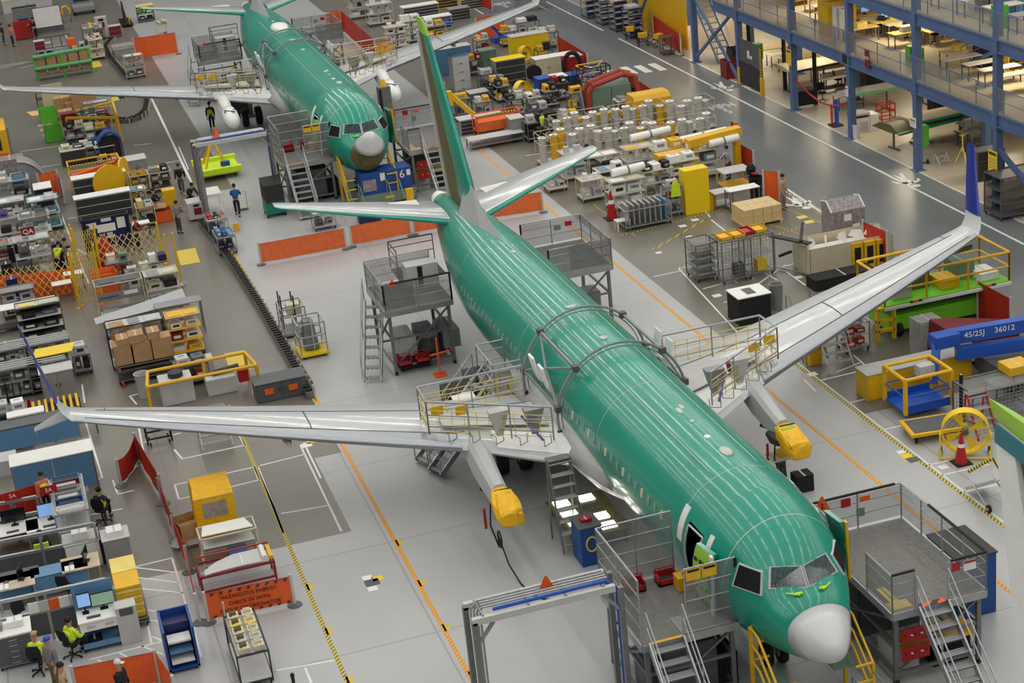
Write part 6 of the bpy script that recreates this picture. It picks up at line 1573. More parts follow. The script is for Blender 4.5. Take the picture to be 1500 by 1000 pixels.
for k, (q, m) in enumerate((((26, 400), 'black'), ((17, 425), 'black'), ((25, 448), 'navy'), ((90, 395), 'navy'))): carton('%s cloth bundle hanging inside the folding gate, %s of four' % (CLR[m], ordn(k, 4)), at(*q), .5, .5, 1.4, m, nm='cloth_bundle', cat='bundle')
# benches near the walking people
for k, (x, y, w, rows) in enumerate(((205, 335, .9, ['bdbk', 'chtw']), (196, 310, .8, ['bdbh', 'bytl', 'pqpw']), (195, 288, 1.0, ['bdbl', 'tysl'[:2] + 'bl', 'tyty']), (215, 285, 1.2, ['bdbd', 'blbd', 'bslk'[:2] + 'bk']))): R_(x, y, w, 1.0, 1.1, 'beige', 'olive', '%s work cart by the walkway' % ('nearest', 'second', 'third', 'fourth')[k], '', rows)
cabinet('grey covered bench with a dark front near the yellow discs', fl(190, 262, 1.1, 1.2), 1.1, 1.2, 1.0, 'grey', 'doors', topm='lgrey'); carton('yellow tool tray beside the walkway', at(226, 250), .7, .6, .2, 'brightyellow'); carton('yellow box on the walkway bench', (*at(250, 300)[:2], .0), .7, .6, .9, 'yellow')
tray('red wheeled tub beside the seated person', at(240, 322), .9, .9, .6, 'orange', 'dark', nm='tub', cat='tub'); bench('brown topped bench beside the walkway', fl(208, 330, 1.4, .9), 1.4, .9, .75, 'cardboard', 'dgrey')
person(at(230, 322), 1.2, 'reach', 'cloth_black', 'cloth_tan', 'person in a black top working at the walkway bench'); person(at(264, 342), 2.4, 'reach', 'cloth_grey', 'cloth_dgrey', 'person in grey standing beside the walkway bench'); person(at(268, 284), -.2, 'walk', 'cloth_black', 'cloth_dgrey', 'person in a black shirt walking along the grey aisle')
person(at(349, 316), 2.9, 'push', 'cloth_blue', 'cloth_black', 'person in a blue hooded jacket pushing a small cart'); T = thing('hand_cart', 'small tan trolley pushed by the person in blue', 'cart', at(358, 308)); b = MB(); b.path([(-.1, -.2, .1), (-.1, -.2, 1.0), (-.1, .2, 1.0), (-.1, .2, .1)], .02); b.box(-.5, -.25, .1, .0, .25, .14); part(T, 'frame', b, 'beige'); caster(T, -.4, -.2); caster(T, -.4, .2)
person(at(312, 190), -.3, 'stand', 'cloth_black', 'cloth_black', 'person in a fluorescent vest under the far wing', vest='hivis'); person(at(280, 308), .6, 'bend', 'cloth_black', 'cloth_black', 'person in black bending beside the far pipe portal')
# yellow tripod cradle and carts by the far gantry
T = thing('lifting_cradle', 'lime and yellow wheeled cradle with an orange A-frame', 'cradle', (at(318, 255)[0], at(318, 255)[1], 0)); b = MB(); b.box(-1.2, -1.1, .25, 1.2, 1.2, .5); b.box(-1.3, -1.2, .4, -1.0, 1.3, .7); b.box(1.0, -1.2, .35, 1.35, 1.3, .65); part(T, 'chassis', b, 'hivis'); b = MB()
for x, y in ((-.8, -.6), (.9, -.7), (-.6, .6), (.9, .5)): b.bar((x, y, .5), (0, 0, 2.1), .09)
part(T, 'a_frame', b, 'yellow'); b = MB(); b.box(.7, .2, .65, 1.0, .7, .9); part(T, 'toolbox', b, 'boxblue'); [caster(T, x, y, .12) for x in (-1, 1) for y in (-.9, .9)]
T = thing('kiosk', 'light grey wheeled kiosk with a red screen below the far portal', 'kiosk', fl(277, 326, 1.1, 1.0)); b = MB(); b.box(-.5, -.5, .1, .5, .5, 1.0); part(T, 'body', b, 'lgrey', bevel=.03); b = MB(); b.box(.5, -.2, .35, .52, .2, .7); part(T, 'red_screen', b, 'maroon'); b = MB(); b.box(.5, -.2, .78, .52, .1, .9); part(T, 'vent', b, 'black')
T, zs = rack('white framed hood cart beside the far portal post', fl(302, 322, 1.0, 1.6), 1.0, 1.6, 1.2, 2, 'white', 'lgrey', 'cart', 'hood_cart'); single('sheet_cover', MB().box(-.7, -.5, 0, .7, .5, .05), 'white', 'white sheet on the hood cart', 'sheet', (*fl(302, 322, 1.0, 1.6)[:2], 1.22))
R_(308, 350, 1.0, 1.4, .9, 'alu', 'lgrey', 'tool cart behind the blue cart', '', ['bdbl', 'brbktl']); R_(322, 376, .9, 1.6, .9, 'alu', 'dgrey', 'blue topped cart by the chain', '', ['bnbn', 'bqbbpq'])
carton('small yellow sign block beside the chain carts', at(347, 338), .3, .1, .4, 'yellow')
# carts with yellow bases
for k, (x, y, w, h) in enumerate(((418, 497, 1.0, 1.3), (443, 528, 1.1, 1.5))):
    p = fl(x, y, w, 1.2); T = thing('engine_kit_cart', 'grey kit cart with upright black poles and a white box' if k == 0 else 'grey kit cart standing on a yellow wheeled base', 'cart', p); b = MB(); frame4(b, w, 1.2, .2, h, .025, (.6, .95)); part(T, 'frame', b, 'alu'); b = MB(); b.box(-.65, -w / 2 - .05, .12, .65, w / 2 + .05, .22); part(T, 'base', b, 'brightyellow' if k else 'grey'); [caster(T, xx, yy, .08) for xx in (-.5, .5) for yy in (-.4, .4)]
    for j in range(4): b = MB(); b.bar((-.5 + .3 * j, -w / 2 + .1 + (j % 2) * .5, .3), (-.5 + .3 * j, -w / 2 + .1 + (j % 2) * .5, h + (.5 if k == 0 else .05)), .05, .08); part(T, 'upright', b, 'black' if k == 0 else 'lgrey')
    b = MB(); b.box(-.2, -.2, .95, .3, .35, 1.35) if k == 0 else b.loft([[(-.4, -.3, .3), (.3, -.3, .3), (.3, .3, .3), (-.4, .3, .3)], [(-.5, -.2, 1.4), (0, -.2, 1.4), (0, .2, 1.4), (-.5, .2, 1.4)]]); part(T, 'fixture', b, 'cream' if k == 0 else 'steel')
# cases and the yellow railed machine below the mats
p = fl(378, 592, 2.0, 1.0); cabinet('dark case bench with orange labels beside the chain', p, 2.0, 1.0, .75, 'dgrey', 'doors', topm='dgrey')
for k in range(2): plate(thing('label_plate', 'orange label plate, %s on the dark case bench' % ('left', 'right')[k], 'label', (p[0] + .56, p[1] - .5 + k * .95, .45)), 'plate', (p[0] + .57, p[1] - .5 + k * .95, .45), .35, .25, (1, 0, 0), 'orange')
p = fl(222, 604, 4.2, 1.5); T = thing('railed_machine', 'grey machine inside a yellow tube rail above the near wing', 'machine', p)
b = MB(); b.path([(.8, -2.1, .1), (.8, -2.1, 1.1), (-.8, -1.9, 1.1), (-.8, 2.0, 1.1), (.8, 2.2, 1.1), (.8, 2.2, .1)], .07, 8); b.path([(.8, -2.1, 1.1), (.8, 2.2, 1.1)], .07, 8); b.tube((-.8, 2.0, 1.1), (-.8, 2.0, 0), .07, 8); b.tube((-.8, .3, 1.1), (-.8, .3, 0), .07, 8); part(T, 'tube_rail', b, 'yellow'); b = MB(); b.box(-.5, -1.6, 0, .5, -.3, 1.0); b.box(-.4, .2, 0, .4, 1.4, .7); part(T, 'machine_body', b, 'lgrey', bevel=.05); b = MB(); b.cyl(0, -.9, 1.0, 1.2, .3); b.tube((0, .5, .8), (0, 1.6, .9), .12); part(T, 'motor', b, 'dark', 'auto'); b = MB(); b.box(-.2, 1.5, .3, .3, 1.9, .8); part(T, 'control_box', b, 'red')
bin_can('round grey ribbed bin beside the railed machine', at(213, 580), .3, 1.0, 'lgrey')
carton('white ribbed case at the end of the box rack', at(293, 548), 1.2, .7, .7, 'lgrey')
# middle-left rack block
R_(148, 470, 2.1, 1.0, 1.6, 'beige', 'dgrey', 'left panel rack behind the curve', '', ['pgpd', 'pdpw', 'pdpd']); R_(206, 458, 1.5, 1.0, 1.6, 'beige', 'lgrey', 'right panel rack behind the curve', '', ['blbl', 'bzbk', 'pgpe'])
R_(158, 500, 2.0, 1.0, 1.0, 'alu', 'grey', 'low wire rack beside the curved panel', '', ['bgbd', 'pgpg']); R_(218, 488, 1.6, .9, 1.0, 'cream', 'lgrey', 'cream rack beside the curved panel', '', ['bebl', 'beze'.replace('ze', 'bl')])
T = thing('curved_skin', 'long grey curved skin panel lying across the racks', 'panel', (*at(212, 495)[:2], 1.25), radians(100)); b = MB(); b.loft([[(x, y, z), (x, y, z + .02)] for x, y, z in []] or [[(-2.0, -.25, 0), (-2.0, 0, .2), (-2.0, .25, .1), (-2.0, .1, -.02)], [(0, -.4, .05), (0, 0, .35), (0, .4, .15), (0, .15, 0)], [(2.0, -.55, .1), (2.0, 0, .55), (2.0, .5, .3), (2.0, .2, .1)]]); part(T, 'skin', b, 'panel_grey', 'auto')
bench('grey topped bench at the right of the curved panel', fl(236, 500, 2.0, .8), 2.0, .8, 1.5, 'grey', 'steel')
R_(168, 545, 2.3, 1.0, 1.9, 'dark', 'lgrey', 'box rack', 'dark', ['', 'caceca', 'papgpl'], .4); R_(238, 530, 1.4, 1.0, 1.8, 'alu', 'yellow', 'yellow shelf rack', 'tall', ['bwby', 'bmbw', 'bwbw', 'pypy'])
T, zs = rack('grey framed carton rack with an orange base', fl(176, 566, 2.4, 1.0), 2.4, 1.0, .8, 2, 'steel', 'dark'); p = fl(176, 566, 2.4, 1.0)
for k, (y, w, z, h) in enumerate(((-.8, .75, .82, .85), (-.1, .8, .82, .8), (.75, .8, .82, .85), (-.75, .5, 1.68, .25), (-.2, .6, 1.64, .35), (.5, .5, 1.68, .3))): carton('brown carton, %s of the %s layer in the orange based rack' % (ordn(k % 3, 3), ('lower', 'upper')[k // 3]), (p[0], p[1] + y, z), w, .75, h)
for a, b_ in (((150, 450), (182, 568)), ((262, 430), (305, 556))): p, q = Vector(at(*a)), Vector(at(*b_)); single('orange_strip', MB().bar((p.x, p.y, .1), (q.x, q.y, .1), .1, .2), 'hose', 'orange floor kerb along the %s of the rack block' % ('left' if a[0] < 200 else 'right'), 'kerb')
T = thing('barrel', 'white round drum standing on the yellow shelf rack', 'drum', (*at(230, 520)[:2], .0)); b = MB(); b.lathe([(0, .4), (1.6, .4)], n=18); part(T, 'body', b, 'lgrey', 'auto'); b = MB(); b.cyl(0, 0, 1.6, 1.64, .43, 18); part(T, 'lid', b, 'white')
# left middle: white worktop, green-framed shelf, pipe racks
bench('long white worktop crossing behind the green framed cabinet', fl(-8, 492, 2.9, .8), 2.9, .8, 1.1, 'white', 'dgrey', lower='dark')
R_(34, 510, 1.9, .8, 1.8, 'olive', 'lgrey', 'green framed open cabinet', '', ['bkbd', 'bkbk', 'bkbd', 'ppplpe'[:4]], .3, False, 'dark', 'open_cabinet', 'cabinet'); carton('pale green flat crate left of the open cabinet', at(14, 535), 2.0, 1.2, .9, 'greygreen', nm='flat_crate', cat='crate')
for k, (x, y, w) in enumerate(((42, 552, 1.9), (0, 560, 1.4), (0, 590, 1.9), (50, 580, 1.5))):
    p = fl(x, y, w, 1.0); T, zs = rack('grey pipe rack, %s of four left of the near wingtip' % ('top right', 'top left', 'bottom left', 'bottom right')[k], p, w, 1.0, 1.3, 3, 'steel', 'grey')
    for j in range(4): b = MB(); b.tube((0, -w / 2, 0), (0, w / 2, 0), .03, 8); single('steel_pipe', b, 'lgrey', 'light steel pipe, %s of four on the %s pipe rack' % (('front', 'second', 'third', 'back')[j], ('top right', 'top left', 'bottom left', 'bottom right')[k]), 'pipe', (p[0] + .4 - j * .25, p[1], 1.36))
    row_items(p, w * .9, .8, zs[0], [('b', rr.choice(['dgrey', 'lgrey', 'grey'])) for _ in range(4)], '%s pipe rack' % ('top right', 'top left', 'bottom left', 'bottom right')[k], 'on the bottom of', rr, .4); row_items(p, w * .9, .8, zs[1], [('b', rr.choice(['dgrey', 'lgrey', 'dark'])) for _ in range(3)], '%s pipe rack' % ('top right', 'top left', 'bottom left', 'bottom right')[k], 'in the middle of', rr, .3)
single('yellow_sheet', MB().prism([(-.5, -.7), (.5, -.9), (.5, .7), (-.5, .9)], 0, .03), 'brightyellow', 'pale yellow sheet lying on the bottom right pipe rack', 'sheet', (*at(88, 560)[:2], 1.42))
cabinet('grey machine cabinet beside the blue winglet', fl(66, 590, 1.3, .9), 1.3, .9, 1.2, 'grey', 'doors', topm='lgrey')
T = thing('striped_pallet', 'black and yellow slatted stand beneath the near wingtip', 'stand', fl(52, 622, 1.9, 1.3)); b = MB(); b.box(-.6, -.9, .02, .6, .9, .3); part(T, 'base', b, 'black'); [part(T, 'slat', MB().box(-.7, -.95 + k * .24, .3, .7, -.85 + k * .24, .45), 'yellow') for k in range(8)]
tray('red wheeled cart with a tan load left of the slatted stand', at(28, 612), 1.1, .9, .5, 'red', 'wood', nm='wheeled_tub', cat='cart'); [single('pole', MB().tube((0, 0, 0), (0, 0, 1.5), .03), 'black', 'black pole, %s of three on the red wheeled cart' % ordn(k, 3), 'pole', (*at(18 + k * 10, 612)[:2], 0.02)) for k in range(3)]
bench('long dark table behind the blue panelled benches', fl(-5, 668, 3.2, .9), 3.2, .9, 1.0, 'dgrey', 'alu', 'panelblue'); bench('wide white topped bench with pale blue side panels', fl(26, 738, 2.9, 1.1), 2.9, 1.1, 1.45, 'white', 'maroon', 'panelblue')
single('white_tray', MB().box(-.3, -.7, 0, .3, .7, .06), 'white', 'white cut-out board on the dark table', 'board', (*at(45, 640)[:2], 1.02)); single('yellow_sheet', MB().box(-.35, -.75, 0, .35, .75, .05), 'yellow', 'yellow board lying under the near wingtip', 'board', (*at(97, 637)[:2], .6)); bench('low grey bench holding the yellow board', fl(80, 648, 1.7, .9), 1.7, .9, .58, 'grey', 'dgrey')
carton('white wheeled chest left of the white topped bench', at(10, 690), .9, .9, .6, 'lgrey', nm='chest', cat='chest'); cabinet('amber framed shelf at the right end of the white topped bench', fl(126, 700, .4, .9), .4, .9, 1.2, 'steel', 'shelves', fm='yellow')
# ---------------------------------------------------------------- offices at the bottom left
person(at(73, 757), .3, 'stand', 'cloth_coral', 'cloth_black', 'person with a fluorescent vest standing by the white topped bench', vest='hivis')
barrier(at(-6, 775), at(70, 752), 'red net barrier behind the office desks', 'red_net', 1.2)
def desk_bay(px, py, w, label, chair=None, top='white', panel=None, z=.8, d=1.0):
    p = fl(px, py, w, d); bench(label, p, w, d, z, top, 'alu', panel); return p
def frame_wall(p, q, h, label, m='alu'):
    p, q = Vector(p), Vector(q); T = thing('frame_partition', label, 'partition', ((p.x + q.x) / 2, (p.y + q.y) / 2, 0)); L = (q - p).length; n = max(2, round(L / 1.5)); b = MB()
    for k in range(n + 1): c = p + (q - p) * k / n; b.bar(c, c + Vector((0, 0, h)), .09)
    for z in (h, h * .62): b.bar(p + Vector((0, 0, z)), q + Vector((0, 0, z)), .1)
    partw(T, 'frame', b, m); b = MB(); b.panel([p + Vector((0, 0, .2)), q + Vector((0, 0, .2)), q + Vector((0, 0, h * .6)), p + Vector((0, 0, h * .6))], (.03, 0, 0)); partw(T, 'infill', b, 'dgrey'); return T
for k, (x, y, w) in enumerate(((-12, 822, 1.7), (46, 812, 1.5))):
    p = desk_bay(x, y, w, 'white office desk, %s of the two under red signs' % ('left', 'right')[k]); monitor('%s monitor on the desk under the %s red sign' % (('dark', 'bright blue')[k], ('left', 'right')[k]), (p[0] - .2, p[1] + .1, .8), .8, ('screen_dark', 'screen_blue')[k]); keyboard('black keyboard on the %s desk under a red sign' % ('left', 'right')[k], (p[0] + .3, p[1], .8))
    T = thing('sign', 'red sign above the %s office desk' % ('left', 'right')[k], 'sign', (p[0] - .55, p[1] + .2, 1.55)); b = MB(); b.box(-.02, -.28, 0, 0, .28, .3); part(T, 'panel', b, 'red'); text_on(T, 'lettering', '5A', .2, (.012, 0, .15), (0, 1, 0), (0, 0, 1), 'paper')
    b = MB(); b.bar((0, 0, -1.55), (0, 0, 0), .04); part(T, 'post', b, 'alu')
frame_wall(at(-10, 800), at(66, 785), 1.5, 'aluminium partition behind the red signed desks'); frame_wall(at(-10, 858), at(150, 826), 1.5, 'aluminium partition crossing in front of the person in black'); frame_wall(at(-10, 955), at(168, 915), 1.6, 'nearest aluminium partition behind the white workstation'); 
person(at(68, 830), 3.0, 'sit', 'cloth_black', 'cloth_black', 'person in a black hood sitting at the bright monitor'); T = office_chair('black chair with a fluorescent vest hung on its back', (at(68, 830)[0] + .1, at(68, 830)[1], 0), pi); b = MB(); b.box(-.36, -.24, .5, -.3, .24, 1.08); part(T, 'hung_vest', b, 'hivis')
# narrow rack of trays seen from above
p = fl(92, 812, 1.1, 2.6); T, zs = rack('narrow aluminium rack of trays running along the office aisle', p, 1.1, 2.9, 1.5, 3, 'alu', 'lgrey')
for k in range(6): 
    m = ('panelblue', 'maroon', 'lgrey', 'grey', 'boxblue', 'white')[k]; tray('%s tray, %s back on the narrow aisle rack' % (CLR[m], ('furthest', 'second', 'third', 'fourth', 'fifth', 'nearest')[k]), (p[0] - 1.2 + k * .48, p[1], zs[-1]), .9, .4, .14, m, ('dark', 'lgrey')[k % 2])
cabinet('low white cabinet at the end of the aisle rack', fl(102, 838, 1.1, .9), 1.1, .9, .9, 'white', 'doors', topm='lgrey'); carton('white device on the cabinet at the aisle rack end', (*fl(102, 838, 1.1, .9)[:2], .95), .5, .45, .25, 'white')
person(at(152, 765), 2.7, 'sit', 'cloth_black', 'cloth_black', 'person in black with a fluorescent vest seated right of the tray rack', vest='hivis'); office_chair('black chair under the person right of the tray rack', at(152, 765), 2.7)
T = thing('round_table', 'black draped round table beside the office partition', 'table', at(155, 815)); b = MB(); b.lathe([(0, .55), (.7, .5), (.78, .5)], n=16); part(T, 'drape', b, 'cloth_black', 'auto'); b = MB(); b.cyl(-.1, 0, .78, .82, .48, 16); part(T, 'top', b, 'dgrey')
for k, (x, y, w) in enumerate(((-8, 890, 1.3), (52, 880, 1.5))):
    bench('desk with a pale blue front panel, %s of two in the middle row' % ('left', 'right')[k], fl(x, y, w * 1.2, .7), w * 1.2, .7, .8, 'panelblue' if k else 'dgrey', 'alu', 'panelblue')
for k, q in enumerate(((22, 900), (118, 872))): p = desk_bay(q[0] - 20, q[1], 1.2, 'beige L-shaped desk, %s of two in the middle row' % ('left', 'right')[k], top='beige'); monitor('dark monitor on the %s beige desk' % ('left', 'right')[k], (p[0], p[1] + .2, .8), .55, 'screen_dark', 1.3); keyboard('black keyboard on the %s beige desk' % ('left', 'right')[k], (p[0] + .1, p[1] - .3, .8), 1.3); carton('white paper stack on the %s beige desk' % ('left', 'right')[k], (p[0] + .35, p[1] - .35, .8), .3, .35, .06, 'paper')
for k, q in enumerate(((40, 925), (85, 905), (103, 880))): office_chair('black office chair, %s of three in the middle office row' % ordn(k, 3), at(*q), .6 + k)
carton('white bin with a lid in the middle office row', at(68, 915), .35, .35, .6, 'white', nm='white_bin', cat='bin')
# nearest row
T = cabinet('white topped drawer trolley at the bottom left', fl(0, 985, 1.1, .9), 1.1, .9, 1.1, 'lgrey', 'drawers', fm='dgrey', topm='white', wheels=True, n=5)
p = fl(0, 985, 1.1, .9); carton('white card box on the bottom left trolley', (p[0] - .1, p[1] + .15, 1.15), .45, .35, .2, 'white'); carton('grey printer on the bottom left trolley', (p[0] - .1, p[1] - .4, 1.15), .35, .4, .2, 'grey', nm='printer', cat='printer')
p = fl(124, 958, 1.15, .8); T = thing('computer_workstation', 'white wheeled computer workstation with a blue lower shelf', 'workstation', p)
for x0, y0, z0, x1, y1, z1, m, n_ in ((-.4, -.58, 1.0, .45, .58, 1.05, 'white', 'tabletop'), (-.35, -.55, .72, .42, .55, 1.0, 'white', 'drawer_unit'), (-.4, -.55, .15, .4, .55, .2, 'panelblue', 'lower_shelf'), (.4, -.55, .15, .43, .55, .32, 'panelblue', 'shelf_lip'), (-.42, -.6, .15, -.38, .6, 1.9, 'panelblue', 'back_panel'), (.42, -.35, .82, .44, -.1, .9, 'lgrey', 'latch'), (.42, .2, .82, .44, .45, .9, 'lgrey', 'latch')): part(T, n_, MB().box(x0, y0, z0, x1, y1, z1), m)
for x in (-.35, .35):
    for y in (-.53, .53): part(T, 'post', MB().bar((x, y, .1), (x, y, 1.0), .04), 'black'); caster(T, x, y)
monitor('portrait monitor showing a pale blue page on the white workstation', (p[0] - .15, p[1] - .3, 1.05), .5, 'screen_blue').scale = (1, .8, 1.6); monitor('wide grey-green monitor on the white workstation', (p[0] - .2, p[1] + .25, 1.05), .7, 'screen_green'); keyboard('black keyboard on the white workstation', (p[0] + .2, p[1] - .1, 1.05)); carton('black device on the lower shelf of the white workstation', (p[0], p[1] - .2, .2), .45, .35, .1, 'black')
cabinet('tall plain grey pedestal beside the white workstation', fl(179, 946, .62, .5), .62, .5, 1.25, 'lgrey', 'none'); single('label_sheet', MB().box(0, -.2, -.12, .005, .2, .12), 'dgrey', 'grey printed label on the plain pedestal', 'label', (fl(179, 946, .62, .5)[0] + .252, fl(179, 946, .62, .5)[1], 1.1))
p = fl(178, 922, .85, 1.9); T, zs = rack('wire cart stacked with yellow trays behind the pedestal', p, .85, 2.2, .3, 2, 'steel', 'dgrey', 'cart', 'tray_cart')
for k in range(9):
    for j in range(2): single('yellow_tray', MB().box(-.5, -.38, 0, .5, .38, .11), 'paleyellow' if (k + j) % 2 else 'yellow', 'yellow tray number %s up in the %s stack on the wire cart' % (('one', 'two', 'three', 'four', 'five', 'six', 'seven', 'eight', 'nine')[k], ('front', 'back')[j]), 'tray', (p[0] + .5 - j * 1.05, p[1], .31 + k * .125), bevel=.02, group='yellow trays on the wire cart')
bench('light grey counter at the end of the yellow trays', fl(158, 838, .9, .9), .9, .9, 1.1, 'lgrey', 'alu', 'grey'); carton('white scanner on the light grey counter', (*fl(158, 838, .9, .9)[:2], 1.1), .5, .5, .18, 'white')
for k in range(7): carton('%s notice board panel, %s on the nearest partition' % (CLR[('white', 'lgrey', 'orange', 'white', 'lgrey', 'grey', 'white')[k]], ordn(k, 7)), (at(60 + k * 15, 939.3 - k * 3.37)[0] + .06, at(60 + k * 15, 939.3 - k * 3.37)[1], 1.02), .3, .05, .35, ('white', 'lgrey', 'orange', 'white', 'lgrey', 'grey', 'white')[k], nm='pinned_folder', cat='folder', tape=False)
person(at(60, 985), 2.8, 'sit', 'hivis', 'cloth_black', 'seated person in a tan cap with a fluorescent jacket at the bottom left', hat='cloth_tan', vest='hivis'); office_chair('black chair of the seated person in a tan cap', at(60, 985), 2.8)
person((at(85, 1010)[0], at(85, 1010)[1], 0), -.9, 'stand', 'cloth_grey', 'olive', 'person in a grey hooded top and blue cap at the bottom left', hat='liftblue'); person(at(108, 962), 2.2, 'sit', 'hivis', 'cloth_black', 'dark haired person in fluorescent yellow sitting near the white workstation', vest='hivis'); office_chair('black chair under the person near the white workstation', at(108, 962), 2.2)
person((at(104, 1048)[0], at(104, 1048)[1], 0), 1.5, 'stand', 'cloth_tan', 'cloth_black', 'dark haired person at the very bottom edge'); person((at(188, 1046)[0], at(188, 1046)[1], 0), 1.0, 'stand', 'cloth_black', 'cloth_black', 'person in a pale cap at the bottom edge by the orange barrier', hat='cloth_white')
barrier(at(115, 1027), at(236, 1003), 'orange hazard barrier at the bottom edge below the offices', 'orange', 1.1); barrier(at(236, 1003), (at(236, 1003)[0] + 1.6, at(236, 1003)[1] + .3, 0), 'orange hazard barrier turning the corner at the bottom edge', 'orange', 1.1, posts=(False, True))
# navy cabinet and cream part cart
p = fl(247, 990, 1.0, 1.4); T = thing('tipped_cabinet', 'open navy cabinet with white inner trays at the bottom edge', 'cabinet', p); b = MB(); b.box(-.7, -.45, .1, .7, -.38, 1.4); b.box(-.7, .38, .1, .7, .45, 1.4); b.box(-.7, -.45, .1, -.64, .45, 1.4); b.box(-.7, -.45, .1, .7, .45, .16); part(T, 'shell', b, 'boxblue'); b = MB(); b.box(-.6, -.36, .2, -.1, .36, 1.2); part(T, 'navy_drawer', b, 'navy'); [part(T, 'white_tray', MB().box(.0, -.33, .3 + k * .28, .68 - k * .1, .33, .36 + k * .28), 'white' if k != 1 else 'panelblue') for k in range(3)]; [caster(T, x, y) for x in (-.6, .6) for y in (-.35, .35)]
p = fl(352, 1010, 1.0, 2.2); T, zs = rack('long cream kit cart of small parts at the bottom edge', p, .9, 2.4, 1.1, 2, 'dark', 'lgrey', 'cart', 'kit_cart', wheels=True)
for k in range(10): j = k % 2; m = ('cream', 'paleyellow', 'cream', 'lgrey', 'cream')[k // 2]; T = thing('part_block', '%s machined part block, %s in row %s of the cream kit cart' % (CLR[m], ('left', 'right')[j], ('one', 'two', 'three', 'four', 'five')[k // 2]), 'part', (p[0] - .95 + (k // 2) * .47, p[1] - .2 + j * .42, 1.1)); b = MB(); b.box(-.18, -.16, 0, .18, .16, .16); part(T, 'block', b, m, bevel=.01); b = MB(); [b.box(-.1 + q * .1, -.1, .16, -.05 + q * .1, .1, .24) for q in range(2)]; b.box(-.1, -.1, .15, .1, -.04, .2); part(T, 'fixture', b, ('olive', 'cream')[j])
single('upright_pole', MB().path([(0, 0, 0), (0, 0, 1.2), (.1, 0, 1.6)], .03), 'cream', 'cream upright pole at the back of the kit cart', 'pole', (p[0] - 1.3, p[1] - .4, 0))
T = thing('black_post', 'short black post at the bottom edge beside the kit cart', 'post', at(432, 1012)); part(T, 'post', MB().tube((0, 0, 0), (0, 0, .5), .05, 8), 'black'); part(T, 'cap', MB().lathe([(.5, .07), (.58, .05)], n=8), 'black')
# hazard corner
a, b_ = at(306, 912), at(432, 886); barrier(a, b_, 'orange sheet barrier lettered HAZARDOUS ENERGY', 'orange', 1.0, [('HAZARDOUS ENERGY', .76), ('CHECK IN WITH', .52), ('GROUP COORDINATOR', .3)])
pts = [(182, 712), (238, 738), (258, 792), (277, 838), (293, 912)]
T = barrier(at(178, 712), at(204, 676), 'red net slung low at the far corner of the roped bay', 'red_net', 1.0, sag=.2); T = barrier(at(204, 676), at(240, 738), 'red net barrier running down from the corner post', 'red_net', 1.1)
for k, (u, v) in enumerate(zip(pts[1:], pts[2:])): barrier(at(*u), at(*v), 'edge-on red net barrier, %s of three along the roped bay' % ('back', 'middle', 'front')[k], 'red_net', .95)
p = fl(294, 800, 1.35, 1.2); T = thing('covered_crate', 'tall crate under a yellow fabric cover with a clear window', 'crate', p); b = MB(); b.loft([[(-.6, -.66, .1), (-.6, .66, .1), (.6, .66, .1), (.6, -.66, .1)], [(-.6, -.66, 1.7), (-.6, .66, 1.7), (.6, .66, 1.7), (.6, -.66, 1.7)], [(-.45, -.62, 2.0), (-.45, .62, 2.0), (.3, .62, 2.0), (.3, -.62, 2.0)]]); part(T, 'cover', b, 'tarp'); b = MB(); b.box(.6, -.4, .95, .62, .4, 1.5); part(T, 'window', b, 'clearwrap'); b = MB(); b.box(.6, -.65, 1.66, .615, .65, 1.7); part(T, 'seam_tape', b, 'paleyellow')
tray('open brown carton left of the yellow covered crate', at(282, 792), .9, .9, .85, 'cardboard', 'cardboard', .2, nm='open_carton', cat='box')
T = thing('plastic_bag', 'crumpled clear plastic bag on the floor by the carton', 'bag', at(277, 797)); b = MB(); rd = random.Random(4); b.loft([[(cos(t) * r * rd.uniform(.8, 1.2), sin(t) * r * 1.5 * rd.uniform(.8, 1.2), z) for t in [2 * pi * i / 10 for i in range(10)]] for r, z in ((.3, .02), (.42, .15), (.3, .3), (.08, .38))]); part(T, 'film', b, 'clearwrap')
p = fl(302, 838, 1.8, .9); T, zs = rack('cream tube rack holding white panels before the covered crate', p, 1.8, .9, 1.15, 3, 'cream', 'mesh', 'rack', 'tube_rack')
for k in range(2): single('white_sheet', MB().prism([(-.4, -.8 + k * .1), (.3, -.85), (.4, .8), (-.35, .75 - k * .1)], 0, .03), 'white', '%s white panel lying in the cream tube rack' % ('lower', 'upper')[k], 'panel', (p[0], p[1], zs[k + 1] + .06), .04)
b = MB(); b.lathe([(0, .3), (.6, .3)], n=14, axis='y'); single('blue_roll', b, 'boxblue', 'blue roll on the bottom of the cream tube rack', 'roll', (p[0] + .35, p[1] - .1, .35), bevel=0)
p = fl(300, 880, 2.3, 1.0); T = thing('panel_rack', 'brown railed rack holding pale curved panels behind the hazard sheet', 'rack', p); b = MB(); frame4(b, 2.3, 1.0, .05, .8, .03, (.3,)); part(T, 'frame', b, 'maroon'); part(T, 'back_rail', MB().bar((-.5, -1.15, 1.0), (-.5, 1.15, 1.0), .05), 'hose')
T = thing('curved_skin', 'pale grey curved panel lying in the brown railed rack', 'panel', (p[0], p[1], .82)); b = MB(); b.loft([[(-.3 + x, y, z), (.45, y, z * .5), (.45, y, z * .5 + .02), (-.3 + x, y, z + .02)] for x, y, z in ((.45, -1.0, .0), (.2, -.6, .08), (0, 0, .12), (-.05, .8, .1))]); part(T, 'skin', b, 'lgrey'); part(T, 'stiffener', MB().bar((-.25, .2, .14), (.4, .2, .08), .03), 'white')
